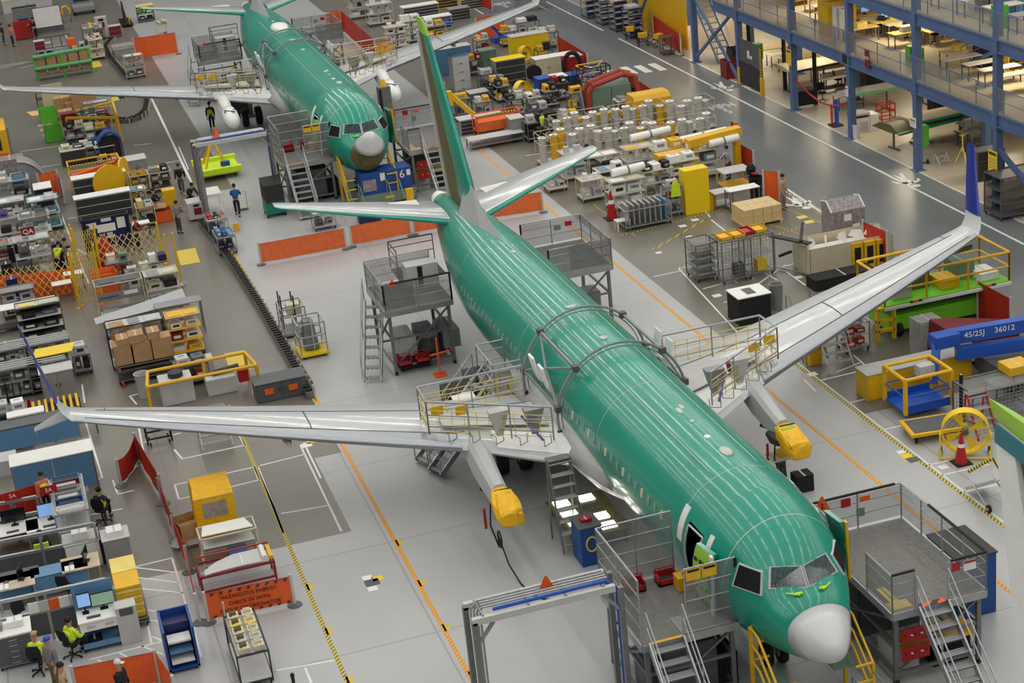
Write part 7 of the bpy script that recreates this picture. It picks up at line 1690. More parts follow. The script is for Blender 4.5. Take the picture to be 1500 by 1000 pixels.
single('yellow_batten', MB().bar((-.4, 0, 0), (.4, 0, 0), .12), 'yellow', 'yellow batten at the right end of the brown rack', 'batten', (p[0], p[1] + 1.1, .92)); single('white_roll', MB().tube((-.4, 0, 0), (.4, 0, 0), .09, 10), 'white', 'white roll at the right end of the brown rack', 'roll', (p[0], p[1] + .9, .95))
# ---------------------------------------------------------------- right half and far middle
AIS = lambda px, py: at(px, py)
# barriers round the aircraft
for k, (a, b) in enumerate((((383, 388), (508, 365)), ((516, 362), (603, 345)), ((607, 344), (650, 336)))): barrier(at(*a), at(*b), 'orange sheet barrier with printed warnings, %s of three behind the left tailplane' % ordn(k, 3), 'orange_net', 1.05)
barrier(at(722, 322), at(796, 311), 'orange sheet barrier behind the right tailplane', 'orange_net', 1.05)
barrier(at(480, 50), at(502, 46), 'short orange net barrier beside the far airliner', 'orange_net', 1.6); barrier(at(502, 46), at(552, 92), 'long orange net barrier along the far bay edge', 'red_net', 1.6); barrier(at(552, 92), at(575, 86), 'orange net barrier end beside the far walkway', 'orange_net', 1.4)
for k, (a, b) in enumerate((((700, 8), (722, 18)), ((818, 80), (862, 108)), ((938, 150), (990, 186)), ((1085, 246), (1105, 258)), ((1210, 340), (1222, 346)), ((1265, 375), (1300, 392)), ((1432, 468), (1480, 495)))): barrier(at(*a), at(*b), 'orange net barrier beside the grey aisle, %s of seven from the far end' % ('first', 'second', 'third', 'fourth', 'fifth', 'sixth', 'last')[k], 'red_net', 1.3 if k < 4 else 1.6)
barrier(at(1120, 300), at(1143, 302), 'orange sheet barrier with a bunched foot beside the aisle walker', 'orange', 1.7); barrier(at(700, 60), at(742, 52), 'orange sheet screen behind the blue crane', 'orange', 1.6)
# plane two front
p = fl(533, 304, 2.7, 1.2); T = thing('equipment_unit', 'blue equipment unit numbered 6 on a grey-green base before the far airliner', 'unit', p); part(T, 'cabinet', MB().box(-.6, -1.35, .6, .6, 1.35, 1.75), 'boxblue', bevel=.02); part(T, 'base', MB().box(-.7, -1.5, .1, .75, 1.5, .6), 'greygreen')
text_on(T, 'numeral', '6', .6, (.62, .85, 1.4), (0, 1, 0), (0, 0, 1), 'paper'); part(T, 'control_panel', MB().box(.6, -1.25, .8, .63, -.55, 1.4), 'wrap'); part(T, 'notice', MB().box(.6, -.3, 1.25, .615, -.05, 1.65), 'paper'); part(T, 'notice', MB().box(.6, 1.1, 1.3, .615, 1.3, 1.6), 'paper'); part(T, 'warning_label', MB().box(.75, -.2, .3, .76, .3, .45), 'yellow')
single('yellow_guard', MB().prism([(-.1, -.2), (.1, -.2), (.1, .2), (-.1, .2)], 0, .9), 'yellow', 'yellow folded guard at the right end of the blue unit', 'guard', at(602, 300), bevel=.03)
p = fl(392, 322, 1.1, 1.5); T = thing('battery_cart', 'dark teal and black wheeled cart at the left tailplane tip', 'cart', p); part(T, 'lower_body', MB().box(-.6, -.5, .2, .6, .5, .9), 'primer_dark'); part(T, 'hopper', MB().prism([(-.6, .9), (.7, .9), (.5, 1.7), (-.6, 1.9)], -.5, .5, 'y'), 'black'); [wheel(T, x, y, .14, .1) for x in (-.45, .45) for y in (-.45, .45)]
R_(462, 340, 1.1, .8, .9, 'alu', 'lgrey', 'small trolley below the left tailplane', '', ['bdbg', 'pwbl'], nm='shelf_trolley', cat='trolley'); cabinet('navy case below the left tailplane', fl(528, 330, 1.1, .6), 1.1, .6, .7, 'navy', 'doors')
# behind the left wing: stair, white sheet, dark machinery
T = thing('stair_unit', 'aluminium stair unit with parallel handrails behind the left wing', 'stairs', (-21.5, -4.5, 0)); stairs(T, (-21.9, -2.9, 2.3), (-20.9, -5.6, .1), .9, 9); stairs(T, (-21.0, -2.7, 2.3), (-20.0, -5.4, .1), .7, 9)
T = platform('small railed aluminium platform behind the left wing', -21.9, -19.8, -3.0, -1.9, 2.6, [[(-21.9, -2.0), (-21.9, -3.0), (-19.8, -3.0)], [(-19.8, -3.0), (-19.8, -2.0)]], infill=None)
single('white_sheet', MB().prism([(-.9, -.45), (.9, -.35), (.9, .4), (-.9, .35)], 0, .05), 'cover_white', 'white sheet leaning on the stair behind the left wing', 'sheet', (-19.8, -3.9, 2.1), .1).rotation_euler = (0, radians(32), .1)
for k, (x, y, m) in enumerate(((-22.5, -2.6, 'dark'), (-23.5, -1.6, 'yellow'), (-25.5, -1.2, 'maroon'), (-26.5, -2.0, 'dgrey'), (-24.6, -.4, 'olive'))): cabinet('%s machinery box, %s of five under the fuselage behind the left wing' % (CLR.get(m, 'olive'), ordn(k, 5)), (x, y, 0), .9, .7, .8, m, 'doors')
# light fittings and steps under the left wing root
T = thing('belly_stand', 'olive stand with bright lamp panels beneath the wing root', 'stand', (-13.8, -1.95, 0)); part(T, 'tray', MB().box(-1.5, -.9, .4, 1.4, .9, .5), 'olive')
for x in (-1.4, 1.3):
    for y in (-.8, .8): part(T, 'leg', MB().bar((x, y, 0), (x, y, .4), .08), 'olive')
for k in range(4):
    for j in range(2): x, y = -1.35 + k * .7, -.75 + j * .85; part(T, 'lamp_panel', MB().box(x, y, .5, x + .42, y + .5, .53), 'tubelight' if (k * 2 + j) % 5 != 3 else 'dgrey')
for y in (-.9, .95): part(T, 'kerb', MB().box(-1.4, y - .06, .5, 1.3, y, .56), 'olive')
T = ladder('tall aluminium step ladder standing by the wing root', fl(826, 815, .8, 1.2), .75, 2.9, 1.2, 8, 'steel', nm='step_ladder', top=False); 
T = cabinet('blue cabinet with a coiled yellow hose beside the service platform', fl(852, 832, .8, .9), .7, .9, 1.3, 'boxblue', 'none', topm='dgrey'); part(T, 'coiled_hose', MB().path([(.47, .18 * cos(a), .75 + .25 * sin(a)) for a in [k * .6 for k in range(22)]], .025), 'brightyellow'); carton('small red and white case on the blue cabinet', (T.location.x, T.location.y, 1.34), .35, .25, .1, 'red')
# nose-side equipment on the right
p = fl(1138, 722, .7, .7); T = thing('tool_stand', 'grey tool stand with a yellow case right of the fuselage', 'stand', p); part(T, 'column', MB().box(-.12, -.12, .1, .12, .12, 1.1), 'dgrey'); part(T, 'tray', MB().box(-.35, -.4, 1.1, .35, .4, 1.15), 'lgrey'); part(T, 'base', MB().box(-.3, -.3, .05, .3, .3, .12), 'black')
carton('yellow case on top of the grey tool stand', (p[0], p[1] + .1, 1.15), .5, .4, .15, 'yellow'); carton('black striped case at the foot of the grey tool stand', (p[0] + .5, p[1] + .5, 0), .6, .5, .6, 'cloth_black')
cabinet('navy topped blue cabinet behind the passenger door platform', (-4.6, 6.1, 0), 1.2, 1.7, 1.9, 'boxblue', 'none', topm='dark')
# yellow trolley, fan, cone, ladder cart, striped easel
p = fl(1345, 655, 1.9, 1.3); T = thing('flat_trolley', 'flat yellow edged trolley with a dark deck', 'trolley', p, -.15); part(T, 'frame', MB().box(-.65, -1.0, .3, .65, 1.0, .4), 'yellow'); part(T, 'deck', MB().box(-.52, -.85, .4, .52, .85, .42), 'dgrey'); [caster(T, x, y, .12) for x in (-.5, .5) for y in (-.8, .8)]
fan('big yellow drum fan beside the flat trolley', at(1414, 668), .78, -.5); cone('red and white banded cone before the big yellow fan', at(1408, 678), 1.1, m='red'); ladder('red and white ladder trolley behind the big yellow fan', fl(1432, 650, .8, 1.0), .7, 1.5, 1.0, 4, 'red', top=False)
T, zs = wire_cage('wide wire mesh cage behind the big yellow fan', fl(1425, 628, 2.4, 1.3), 2.4, 1.3, 1.3, n=2); carton('yellow bundle on top of the wide wire cage', (*fl(1480, 605, 1, 1)[:2], 1.33), .9, .8, .3, 'yellow'); carton('black post frame', at(1408, 610), .1, .1, 1.6, 'black')['label'] = 'black upright post standing behind the yellow fan'
T = thing('striped_easel', 'grey easel wrapped in black and yellow tape at the right edge', 'easel', at(1450, 735)); part(T, 'board', MB().prism([(-.9, .2), (.9, 1.3), (.95, 1.25), (-.85, .12)], -.35, .35, 'y'), 'lgrey'); part(T, 'striped_rail', MB().path([(-.6, -.4, .9), (-.2, .2, 1.4), (.2, .4, .9), (.4, .5, .4)], .06), 'tape_small')
for k in range(2): a = MB(); a.tube((.6, -.4 + k * .8, .12), (-.6, -.4 + k * .8, .7), .03); part(T, 'leg', a, 'alu'); wheel(T, .6, -.4 + k * .8, .13, .1)
# green scissor lift with yellow rails
p = (-17.6, 16.5, 0); p = fl(1368, 530, 6.2, 2.0); p = (at(1300, 505)[0] - 1.4, at(1300, 505)[1] + 2.6, 0)
T = thing('scissor_lift', 'lime green lift platform with yellow guard rails beyond the right wing', 'lift', p); part(T, 'chassis', MB().box(-.9, -2.2, .25, .9, 2.2, .9), 'liftgreen', bevel=.05); part(T, 'deck', MB().box(-1.1, -2.6, 1.35, 1.2, 2.9, 1.5), 'liftgreen'); part(T, 'deck_edge', MB().box(1.2, -2.6, 1.33, 1.26, 2.9, 1.45), 'white')
for k in range(2): s = MB(); s.bar((-.5 + k, -1.9, .9), (-.5 + k, 1.9, 1.35), .1); s.bar((-.5 + k, 1.9, .9), (-.5 + k, -1.9, 1.35), .1); part(T, 'scissor_arm', s, 'dgrey')
r_ = MB(); rail(r_, [(1.15, -2.55, 1.5), (1.15, 2.85, 1.5), (-1.05, 2.85, 1.5), (-1.05, -2.55, 1.5), (1.15, -2.55, 1.5)], 1.15, (.5,), .05, 1.8); part(T, 'guard_rail', r_, 'yellow'); [wheel(T, x, y, .3, .22) for x in (-.8, .8) for y in (-1.8, 1.8)]
l_ = MB(); frame4(l_, .7, .1, .1, 1.4, .05, (.5, .9)); l_.v = [(x + 1.1, y - 2.5, z) for x, y, z in l_.v]; part(T, 'entry_ladder', l_, 'yellow')
for k in range(2): part(T, 'hazard_label', MB().box(1.2, -1.5 + k * 3.2, 1.45, 1.27, -1.0 + k * 3.2, 1.52), 'haz_stripe')
for k, (y, m, h) in enumerate(((-1.6, 'lgrey', .5), (-.5, 'olive', .7), (.5, 'yellow', .35), (1.5, 'greygreen', .7), (2.2, 'white', .3))): carton('%s covered load, %s on the green lift deck' % (CLR.get(m, 'olive'), ordn(k, 5)), (p[0] + (-.3 if k % 2 else .3), p[1] + y, 1.51), .8, 1.0, h, m, nm='covered_load', cat='load')
for k in range(2): single('spar_beam', MB().bar((0, -1.5, 0), (0, 1.6, .3), .12, .2), 'greygreen' if k else 'olive', '%s long beam lying on the green lift deck' % ('front', 'back')[k], 'beam', (p[0] - .2 - k * .5, p[1] + .4, 2.36))
carton('silver wrapped block in front of the green lift', fl(1348, 528, .95, .8), .95, .8, 1.5, 'clearwrap', nm='wrapped_block', cat='block')
p = fl(1382, 545, 3.2, 1.4); T = thing('towing_machine', 'white and dark red machine with a sloped hood beside the green lift', 'machine', p); part(T, 'hood', MB().prism([(-1.5, .5), (-1.4, 1.6), (-.6, 1.5), (1.6, 1.0), (1.6, .4), (-1.5, .3)], -.65, .65, 'x'), 'maroon'); part(T, 'side_panel', MB().prism([(-1.6, .2), (-1.5, 1.5), (-.9, 1.4), (-.2, .7), (1.5, .7), (1.6, .2)], .65, .75, 'x'), 'white'); [wheel(T, x, y, .3, .25) for x in (-.55, .55) for y in (-1.0, 1.1)]
bench('long white low wall shelf in front of the dark red machine', fl(1312, 572, 3.0, .3), 3.0, .3, .7, 'white', 'lgrey', 'white')
# blue boom lift
p = Vector(at(1345, 600)); T = thing('boom_lift', 'blue articulated boom lift with a yellow framed basket, boom numbered 45/25', 'lift', p)
a = MB(); a.box(-.75, -.9, .3, .75, .9, .38); part(T, 'basket_floor', a, 'liftblue'); a = MB()
for x in (-.75, .75):
    for y in (-.9, .9): a.bar((x, y, .3), (x, y, 1.6), .12)
a.path([(-.75, -.9, 1.6), (.75, -.9, 1.6), (.75, .9, 1.6), (-.75, .9, 1.6), (-.75, -.9, 1.6)], .07, 8); part(T, 'basket_padding', a, 'yellow'); a = MB(); a.path([(-.75, -.9, .95), (.75, -.9, .95), (.75, .9, .95), (-.75, .9, .95), (-.75, -.9, .95)], .03); a.box(-.75, -.9, .38, -.7, .9, .6); a.box(.7, -.9, .38, .75, .9, .6); part(T, 'basket_rail', a, 'liftblue'); part(T, 'control_box', MB().box(-.6, .2, 1.1, -.2, .8, 1.5), 'lgrey')
a = MB(); a.bar((-.7, 1.0, .5), (-1.3, 1.5, 1.9), .28, .3); part(T, 'jib', a, 'liftblue'); part(T, 'knuckle', MB().box(-1.6, 1.3, 1.6, -1.0, 2.3, 2.1), 'liftblue', bevel=.06); bm_ = MB(); bm_.bar((-1.4, 2.0, 1.85), (-.4, 6.2, 2.1), .38, .5); part(T, 'main_boom', bm_, 'liftblue'); a = MB(); a.bar((-1.2, 2.2, 1.25), (-.3, 5.8, 1.4), .35, .45); part(T, 'lower_boom', a, 'liftblue')
u_ = (Vector((-.4, 6.2, 2.1)) - Vector((-1.4, 2.0, 1.85))).normalized(); [text_on(T, 'lettering', t_, .3, Vector((-1.4, 2.0, 1.85)) + u_ * d_ + Vector((.21, -.05, .05)), u_, (0, 0, 1), 'paper') for t_, d_ in (('45/25J', .9), ('36012', 2.0))]
part(T, 'chassis', MB().box(-1.6, 3.2, .3, .2, 6.2, .9), 'dgrey'); [wheel(T, x, y, .4, .3) for x in (-1.5, .2) for y in (3.6, 5.8)]
cabinet('long yellow tool cabinet behind the blue lift basket', (p[0] - 1.9, p[1] + .9, 0), 4.2, .9, 1.0, 'yellow', 'doors', topm='lgrey'); bench('grey cluttered bench under the blue boom', (p[0] + .6, p[1] + 3.6, 0), 2.2, .8, .7, 'grey', 'dgrey')
# rolling stairs under the right wing
for k, (x, y, m) in enumerate(((1178, 535, 'steel'), (1215, 545, 'lgrey'))): ladder('rolling steps with yellow treads, %s of two under the right wing' % ordn(k, 2), fl(x, y, 1.0, 1.4), 1.0, 1.5, 1.4, 5, m)
cabinet('amber upright cabinet between the rolling steps', fl(1186, 538, .6, .5), .5, .4, 1.3, 'yellow', 'doors'); R_(1240, 520, 1.0, .8, 1.2, 'alu', 'mesh', 'red loaded rack under the right wing', '', ['brbr', 'brbm', ''])
# white topped black case, bin
p = fl(1084, 478, 1.4, 1.2); cabinet('black case with a glossy white top beside the right wing', p, 1.4, 1.2, 1.15, 'cloth_black', 'none', topm='white'); single('printed_label', MB().box(-.35, -.2, 0, .35, .2, .004), 'dgrey', 'grey printed label on the white topped case', 'label', (p[0], p[1], 1.195)); bin_can('round galvanised bin beside the white topped case', at(1138, 452), .28, 1.1, 'grey')
# open floor items
p = fl(1090, 336, 2.0, 1.5); T = thing('pallet', 'wooden pallet under the stacked pine boxes', 'pallet', p); [part(T, 'runner', MB().box(-.75, y - .05, 0, .75, y + .05, .12), 'wood') for y in (-.9, 0, .9)]; part(T, 'top_boards', MB().box(-.75, -1.0, .12, .75, 1.0, .15), 'wood')
for k in range(16): i, j, l = k % 4, (k // 4) % 2, k // 8; carton('pine box, %s in the %s row of the %s layer' % (ordn(i, 4), ('back', 'front')[j], ('lower', 'upper')[l]), (p[0] - .37 + j * .74, p[1] - .72 + i * .48, .152 + l * .37), .465, .72, .36, 'wood', nm='pine_box')
T, zs = wire_cage('aluminium wire shelf trolley on the open floor', fl(1022, 415, 1.0, 1.2), 1.0, 1.2, 1.7, n=5); [tray('wire tray, level %s of the aluminium shelf trolley' % ('one', 'two', 'three', 'four')[k], (*fl(1022, 415, 1.0, 1.2)[:2], zs[k] + .01), .85, .9, .1, 'lgrey', 'grey') for k in range(4)]
for k, (x, y, cs) in enumerate(((1060, 418, 'yy'), (1092, 410, 'ry'))):
    q = fl(x, y, 1.35, 1.3); T, zs = wire_cage('wire mesh cage, %s of two on the open floor' % ordn(k, 2), q, 1.35, 1.3, 1.9, n=3)
    for j, c in enumerate(cs): tray('%s hose coil tray, %s in the %s mesh cage' % (CLR[K[c]], ordn(j, 2), ordn(k, 2)), (q[0], q[1] - .3 + j * .6, zs[2] + .01), .55, .8, .15, K[c], K[c]); 
    carton('%s motor on the %s mesh cage floor' % (('dark', 'yellow')[k], ordn(k, 2)), (q[0] + .3, q[1] + .2, zs[0] + .01), .45, .45, .5, ('dgrey', 'brightyellow')[k], nm='motor', cat='motor')
T = thing('measuring_stand', 'black topped T-shaped stand beside the pale container', 'stand', at(1158, 398)); a = MB(); a.bar((-.9, -.5, 1.5), (1.0, .5, 1.5), .3, .06); a.bar((.7, .2, 1.55), (-.3, .8, 2.0), .12); part(T, 'arm', a, 'dark'); a = MB(); [a.bar((x, y, 0), (x, y, 1.5), .06) for x, y in ((-.7, -.4), (.8, .4))]; a.bar((-.7, -.4, .1), (.8, .4, .1), .06); part(T, 'frame', a, 'alu'); part(T, 'handle', MB().bar((.2, -.6, .9), (.2, 0, 1.0), .1), 'black')
p = fl(1188, 408, 3.9, 1.7); tray('long pale grey container holding white foam sheets', p, 3.9, 1.7, 1.3, 'beige', 'white', nm='large_container', cat='container')
for k in range(5): single('foam_sheet', MB().prism([(-.5, 1.0), (.4, 1.05), (.2, 1.55 - .15 * (k % 2)), (-.3, 1.3)], -.03, .03, 'y'), 'white', 'white foam sheet, %s of five standing in the pale container' % ordn(k, 5), 'sheet', (p[0] - .1 * (k % 2), p[1] - 1.5 + k * .75, .05), .4 * (k - 2))
plate(thing('sign', 'orange warning label on the pale container front', 'sign', (p[0] + .87, p[1] + .3, .8)), 'plate', (p[0] + .87, p[1] + .3, .85), .4, .3, (1, 0, 0), 'orange')
for k in range(3): q = fl(1252 + k * 18, 398 - k * 3, .5, .5); T = thing('slotted_guard', 'yellow edged black slot guard, %s of three right of the container' % ordn(k, 3), 'guard', q); part(T, 'frame', MB().box(-.1, -.25, 0, .1, .25, 1.2), 'yellow'); part(T, 'slot', MB().box(.1, -.15, .2, .11, .15, 1.0), 'black')
carton('black draped bench between the container and the right wing', fl(1195, 428, 2.8, .9), 2.8, .9, .5, 'cloth_black', nm='draped_bench', cat='bench')
p = fl(1220, 372, 1.6, 1.0); T = thing('wrapped_shelving', 'tall shelving wrapped in translucent film beside the aisle', 'shelving', p); part(T, 'film', MB().prism([(-.5, .1), (.5, .1), (.5, 1.9), (0, 2.3), (-.5, 2.2)], -.8, .8, 'y'), 'wrap'); a = MB(); a.path([(.5, -.8, 1.9), (0, -.8, 2.3), (-.5, -.8, 2.2)], .03); a.path([(.5, .8, 1.9), (0, .8, 2.3), (-.5, .8, 2.2)], .03); part(T, 'white_edge', a, 'white'); [part(T, 'paper', MB().box(.5, y, z, .51, y + .35, z + .3), 'paper') for y, z in ((-.2, 1.4), (.2, .9), (-.1, .35))]
# tall yellow cabinet group
cabinet('plain tall bright yellow cabinet at the edge of the parts racks', fl(1005, 316, 1.3, .7), 1.25, .7, 2.2, 'brightyellow', 'none'); bin_can('small amber bin beside the tall yellow cabinet', at(1042, 306), .2, .7, 'yellow')
T, zs = rack('trolley of upright silver panels at the edge of the racks', fl(918, 340, 2.3, 1.1), 2.3, 1.1, 1.0, 1, 'alu', 'dgrey'); q = fl(918, 340, 2.3, 1.1)
for k in range(8): single('silver_sheet', MB().box(-.45, -.04, 0, .45, .04, .95), 'alu' if k < 7 else 'panelblue', 'upright silver panel, %s of eight on the low trolley' % ordn(k, 8), 'panel', (q[0], q[1] - .95 + k * .27, .25), bevel=.01, group='upright silver panels')
cone('tall red cone left of the silver panel trolley', at(897, 320), 1.4, m='red'); bench('small white folding frame left of the silver trolley', fl(905, 340, .7, .5), .7, .5, .5, 'white', 'white'); R_(985, 318, .7, .7, 1.5, 'alu', 'grey', 'narrow rack beside the yellow cabinet', '', ['bdbd', 'bmbd', 'bl'])
single('hung_vest', MB().prism([(-.25, 0), (.25, 0), (.2, .6), (.08, .75), (-.08, .75), (-.2, .6)], -.03, .03, 'x'), 'hivis', 'fluorescent vest hung beside the tall yellow cabinet', 'vest', (fl(985, 318, .7, .7)[0] + .37, fl(985, 318, .7, .7)[1] - .1, 1.0))
for k, (x, y, w, rows) in enumerate(((828, 268, 1.3, ['blbl', 'blbl', 'ulul']), (855, 298, 1.2, ['blbl', 'uwuw']), (880, 284, 1.5, ['bwbt', 'pqbw']), (898, 312, 1.8, ['blbw', 'bwbw', 'pwpe']), (945, 296, 1.6, ['bdbl', 'blbg', 'bkbwbk']), (975, 284, 1.6, ['blbl', 'bwbw', 'bwbw']), (1010, 268, 1.8, ['bgbl', 'bwbx', 'uwuwuw']), (920, 262, 1.6, ['bwbw', 'ueuw', 'pype']), (865, 262, 1.7, ['bkbk', 'pwpw']), (960, 262, 1.7, ['bybw', 'bwby', 'ywby']), (805, 284, 1.0, ['blbl', 'ulul']))): R_(x, y, w, 1.0, 1.5 if len(rows) > 2 else 1.1, 'beige', 'lgrey', 'pale parts rack number %s' % ('one', 'two', 'three', 'four', 'five', 'six', 'seven', 'eight', 'nine', 'ten', 'eleven')[k], '', rows, .4)
for k, (x, y, L) in enumerate(((903, 306, 1.7), (1002, 256, 2.6), (1045, 262, 1.6), (930, 252, 2.2))): q = at(x, y); T = thing('wrapped_roll', 'long white wrapped roll lying on the parts racks, %s of four' % ordn(k, 4), 'roll', (q[0] - .3, q[1] + L / 2, 1.75)); part(T, 'roll', MB().tube((0, -L / 2, 0), (0, L / 2, .1), .2, 12), 'cover_white', 'auto'); part(T, 'band', MB().tube((0, -.05, .04), (0, .05, .05), .21, 12), 'greygreen')
# roll racks
names = ['far left', 'far middle', 'far right', 'near left', 'near middle', 'near right']; uid = 0
for k, (x, y, w, n, ys) in enumerate(((818, 222, 3.2, 6, ()), (905, 208, 3.0, 6, (5,)), (985, 200, 2.6, 5, ()), (797, 248, 3.2, 6, (1, 2)), (880, 242, 3.2, 7, (5,)), (960, 234, 3.6, 7, (1, 2)))):
    q = fl(x, y, w, 1.3); roll_rack('%s roll rack of upright wrapped rolls' % names[k], q, w, 1.3, 1.75, 1, n, None)
    for j in range(n):
        T = thing('wrapped_roll', '%s upright wrapped roll, %s on the %s roll rack' % ('yellow' if j in ys else 'white', ordn(j, n), names[k]), 'roll', (q[0] + (.25 if j % 2 else -.1), q[1] - w / 2 + w * (j + .5) / n, .19), 0, 'upright rolls on the roll racks'); h = 1.3 + .15 * ((j * 7 + k) % 3); part(T, 'sleeve', MB().lathe([(0, .21), (h, .21)], n=12), 'yellow' if j in ys else 'lgrey', 'auto'); c = part(T, 'end_cap', MB().lathe([(h, .235), (h + .04, .235)], n=12), 'cover_white', 'auto'); part(c, 'core_hole', MB().cyl(0, 0, h + .04, h + .05, .06, 8), 'black')
T = cabinet('amber machine hood with a dark window at the back of the roll racks', fl(932, 190, 2.2, 1.4), 2.2, 1.4, 1.6, 'yellow', 'none'); part(T, 'window', MB().box(.7, -.4, .3, .73, .5, 1.3), 'greygreen'); part(T, 'roof', MB().prism([(-.7, 1.6), (.7, 1.6), (.5, 1.85), (-.5, 1.85)], -1.1, 1.1, 'y'), 'yellow')
single('yellow_beam', MB().bar((0, -1.7, 0), (0, 1.7, .1), .5, .35), 'yellow', 'yellow beam lying behind the near roll racks', 'beam', (*at(870, 205)[:2], 1.2)); R_(908, 182, 1.3, .9, 1.3, 'white', 'lgrey', 'white framed rack beside the amber hood', '', ['blbl', 'bgbg'])
q = Vector(at(1012, 262)); T = thing('yellow_jib', 'big yellow box beam gantry at the right of the roll racks', 'gantry', (q.x, q.y + 1.4, 0)); part(T, 'beam', MB().bar((0, -1.5, 1.9), (0, 1.4, 2.1), .6, .4), 'yellow'); [part(T, 'post', MB().box(-.2, y - .15, 0, .2, y + .15, 1.8), 'yellow') for y in (-1.1, 1.2)]; part(T, 'shelf', MB().box(-.3, -3.2, 1.3, .4, -1.6, 1.6), 'yellow')
T = thing('flag_post', 'white post with a red flag and white board beside the aisle', 'post', at(1079, 244)); part(T, 'post', MB().tube((0, 0, 0), (0, 0, 2.4), .03), 'white'); part(T, 'board', MB().box(-.02, -.2, 1.4, .02, .25, 2.0), 'white'); part(T, 'flag', MB().panel([(0, -.2, 2.1), (0, .2, 2.25), (0, -.2, 2.45)], (.02, 0, 0)), 'red')
person(at(1068, 262), -2.6, 'reach', 'checker', 'denim', 'person in a checked shirt working beside the red flag post'); person(at(1148, 306), .7, 'stand', 'cloth_tan', 'cloth_grey', 'person in a tan top walking beside the aisle barrier')
bench('wooden topped table beside the checked shirt worker', fl(1062, 282, 1.5, 1.1), 1.5, 1.1, .95, 'lgrey', 'wood', lower='yellow'); bench('white topped steel table right of the yellow cabinet', fl(1070, 312, 1.6, .7), 1.6, .7, 1.05, 'white', 'steel', lower='grey'); bench('grey trolley with a tilted white sheet beside the yellow cabinet', fl(1048, 308, 1.0, .8), 1.0, .8, .8, 'lgrey', 'steel', lower='lgrey')
bin_can('tall black bin with a red bowl on top by the aisle', at(1108, 290), .34, 1.1, 'black', 'black'); single('red_bowl', MB().lathe([(0, .06), (.15, .2), (.15, .18)], n=12), 'maroon', 'red bowl on the tall black bin', 'bowl', (*at(1108, 290)[:2], 1.12)); single('black_bag', MB().lathe([(0, .2), (.3, .25), (.5, .12)], n=10), 'cloth_black', 'black sack behind the red bowl', 'sack', (at(1108, 290)[0] - .5, at(1108, 290)[1], 1.1))
# hose machine
p = fl(868, 178, 2.6, 1.8); T = thing('hose_machine', 'grey-green air unit with thick red hoses looped over it', 'machine', p); part(T, 'body', MB().box(-.8, -1.2, .2, .9, 1.2, 1.9), 'greygreen', bevel=.03); part(T, 'door_seam', MB().box(.9, -.02, .25, .91, .02, 1.85), 'dark'); [part(T, 'hose', MB().path([(1.0 - j * .8, -1.45, .2), (1.0 - j * .8, -1.45, 1.7), (1.0 - j * .8, -1.2, 2.1), (.8 - j * .8, .8, 2.45), (.8 - j * .8, 1.5, 2.2), (1.0 - j * .8, 1.6, 1.3)], .17, 8), 'hose', 'auto') for j in range(2)]; part(T, 'diagonal_hose', MB().tube((1.0, .4, .3), (1.0, 1.0, 1.3), .14, 8), 'hose'); part(T, 'side_unit', MB().box(-.6, 1.3, .2, .6, 1.9, 1.5), 'dark'); part(T, 'bright_duct', MB().tube((.6, -1.6, .2), (.3, -1.7, 1.7), .16, 10), 'foil')
T = thing('hose_reel_stand', 'stand of tangled blue, red and yellow air hoses near the aisle', 'stand', at(868, 128)); rd = random.Random(9); [part(T, 'hose', MB().path([(rd.uniform(-.5, .5), rd.uniform(-1.0, 1.0), rd.uniform(.2, 1.5)) for _ in range(7)], .035, 5), m) for m in ('liftblue', 'red', 'navy', 'white', 'purple', 'brightyellow', 'boxblue', 'maroon', 'liftblue', 'lgrey')]; a = MB(); frame4(a, 2.2, .8, .05, 1.3, .03, (.5,)); part(T, 'frame', a, 'dark')
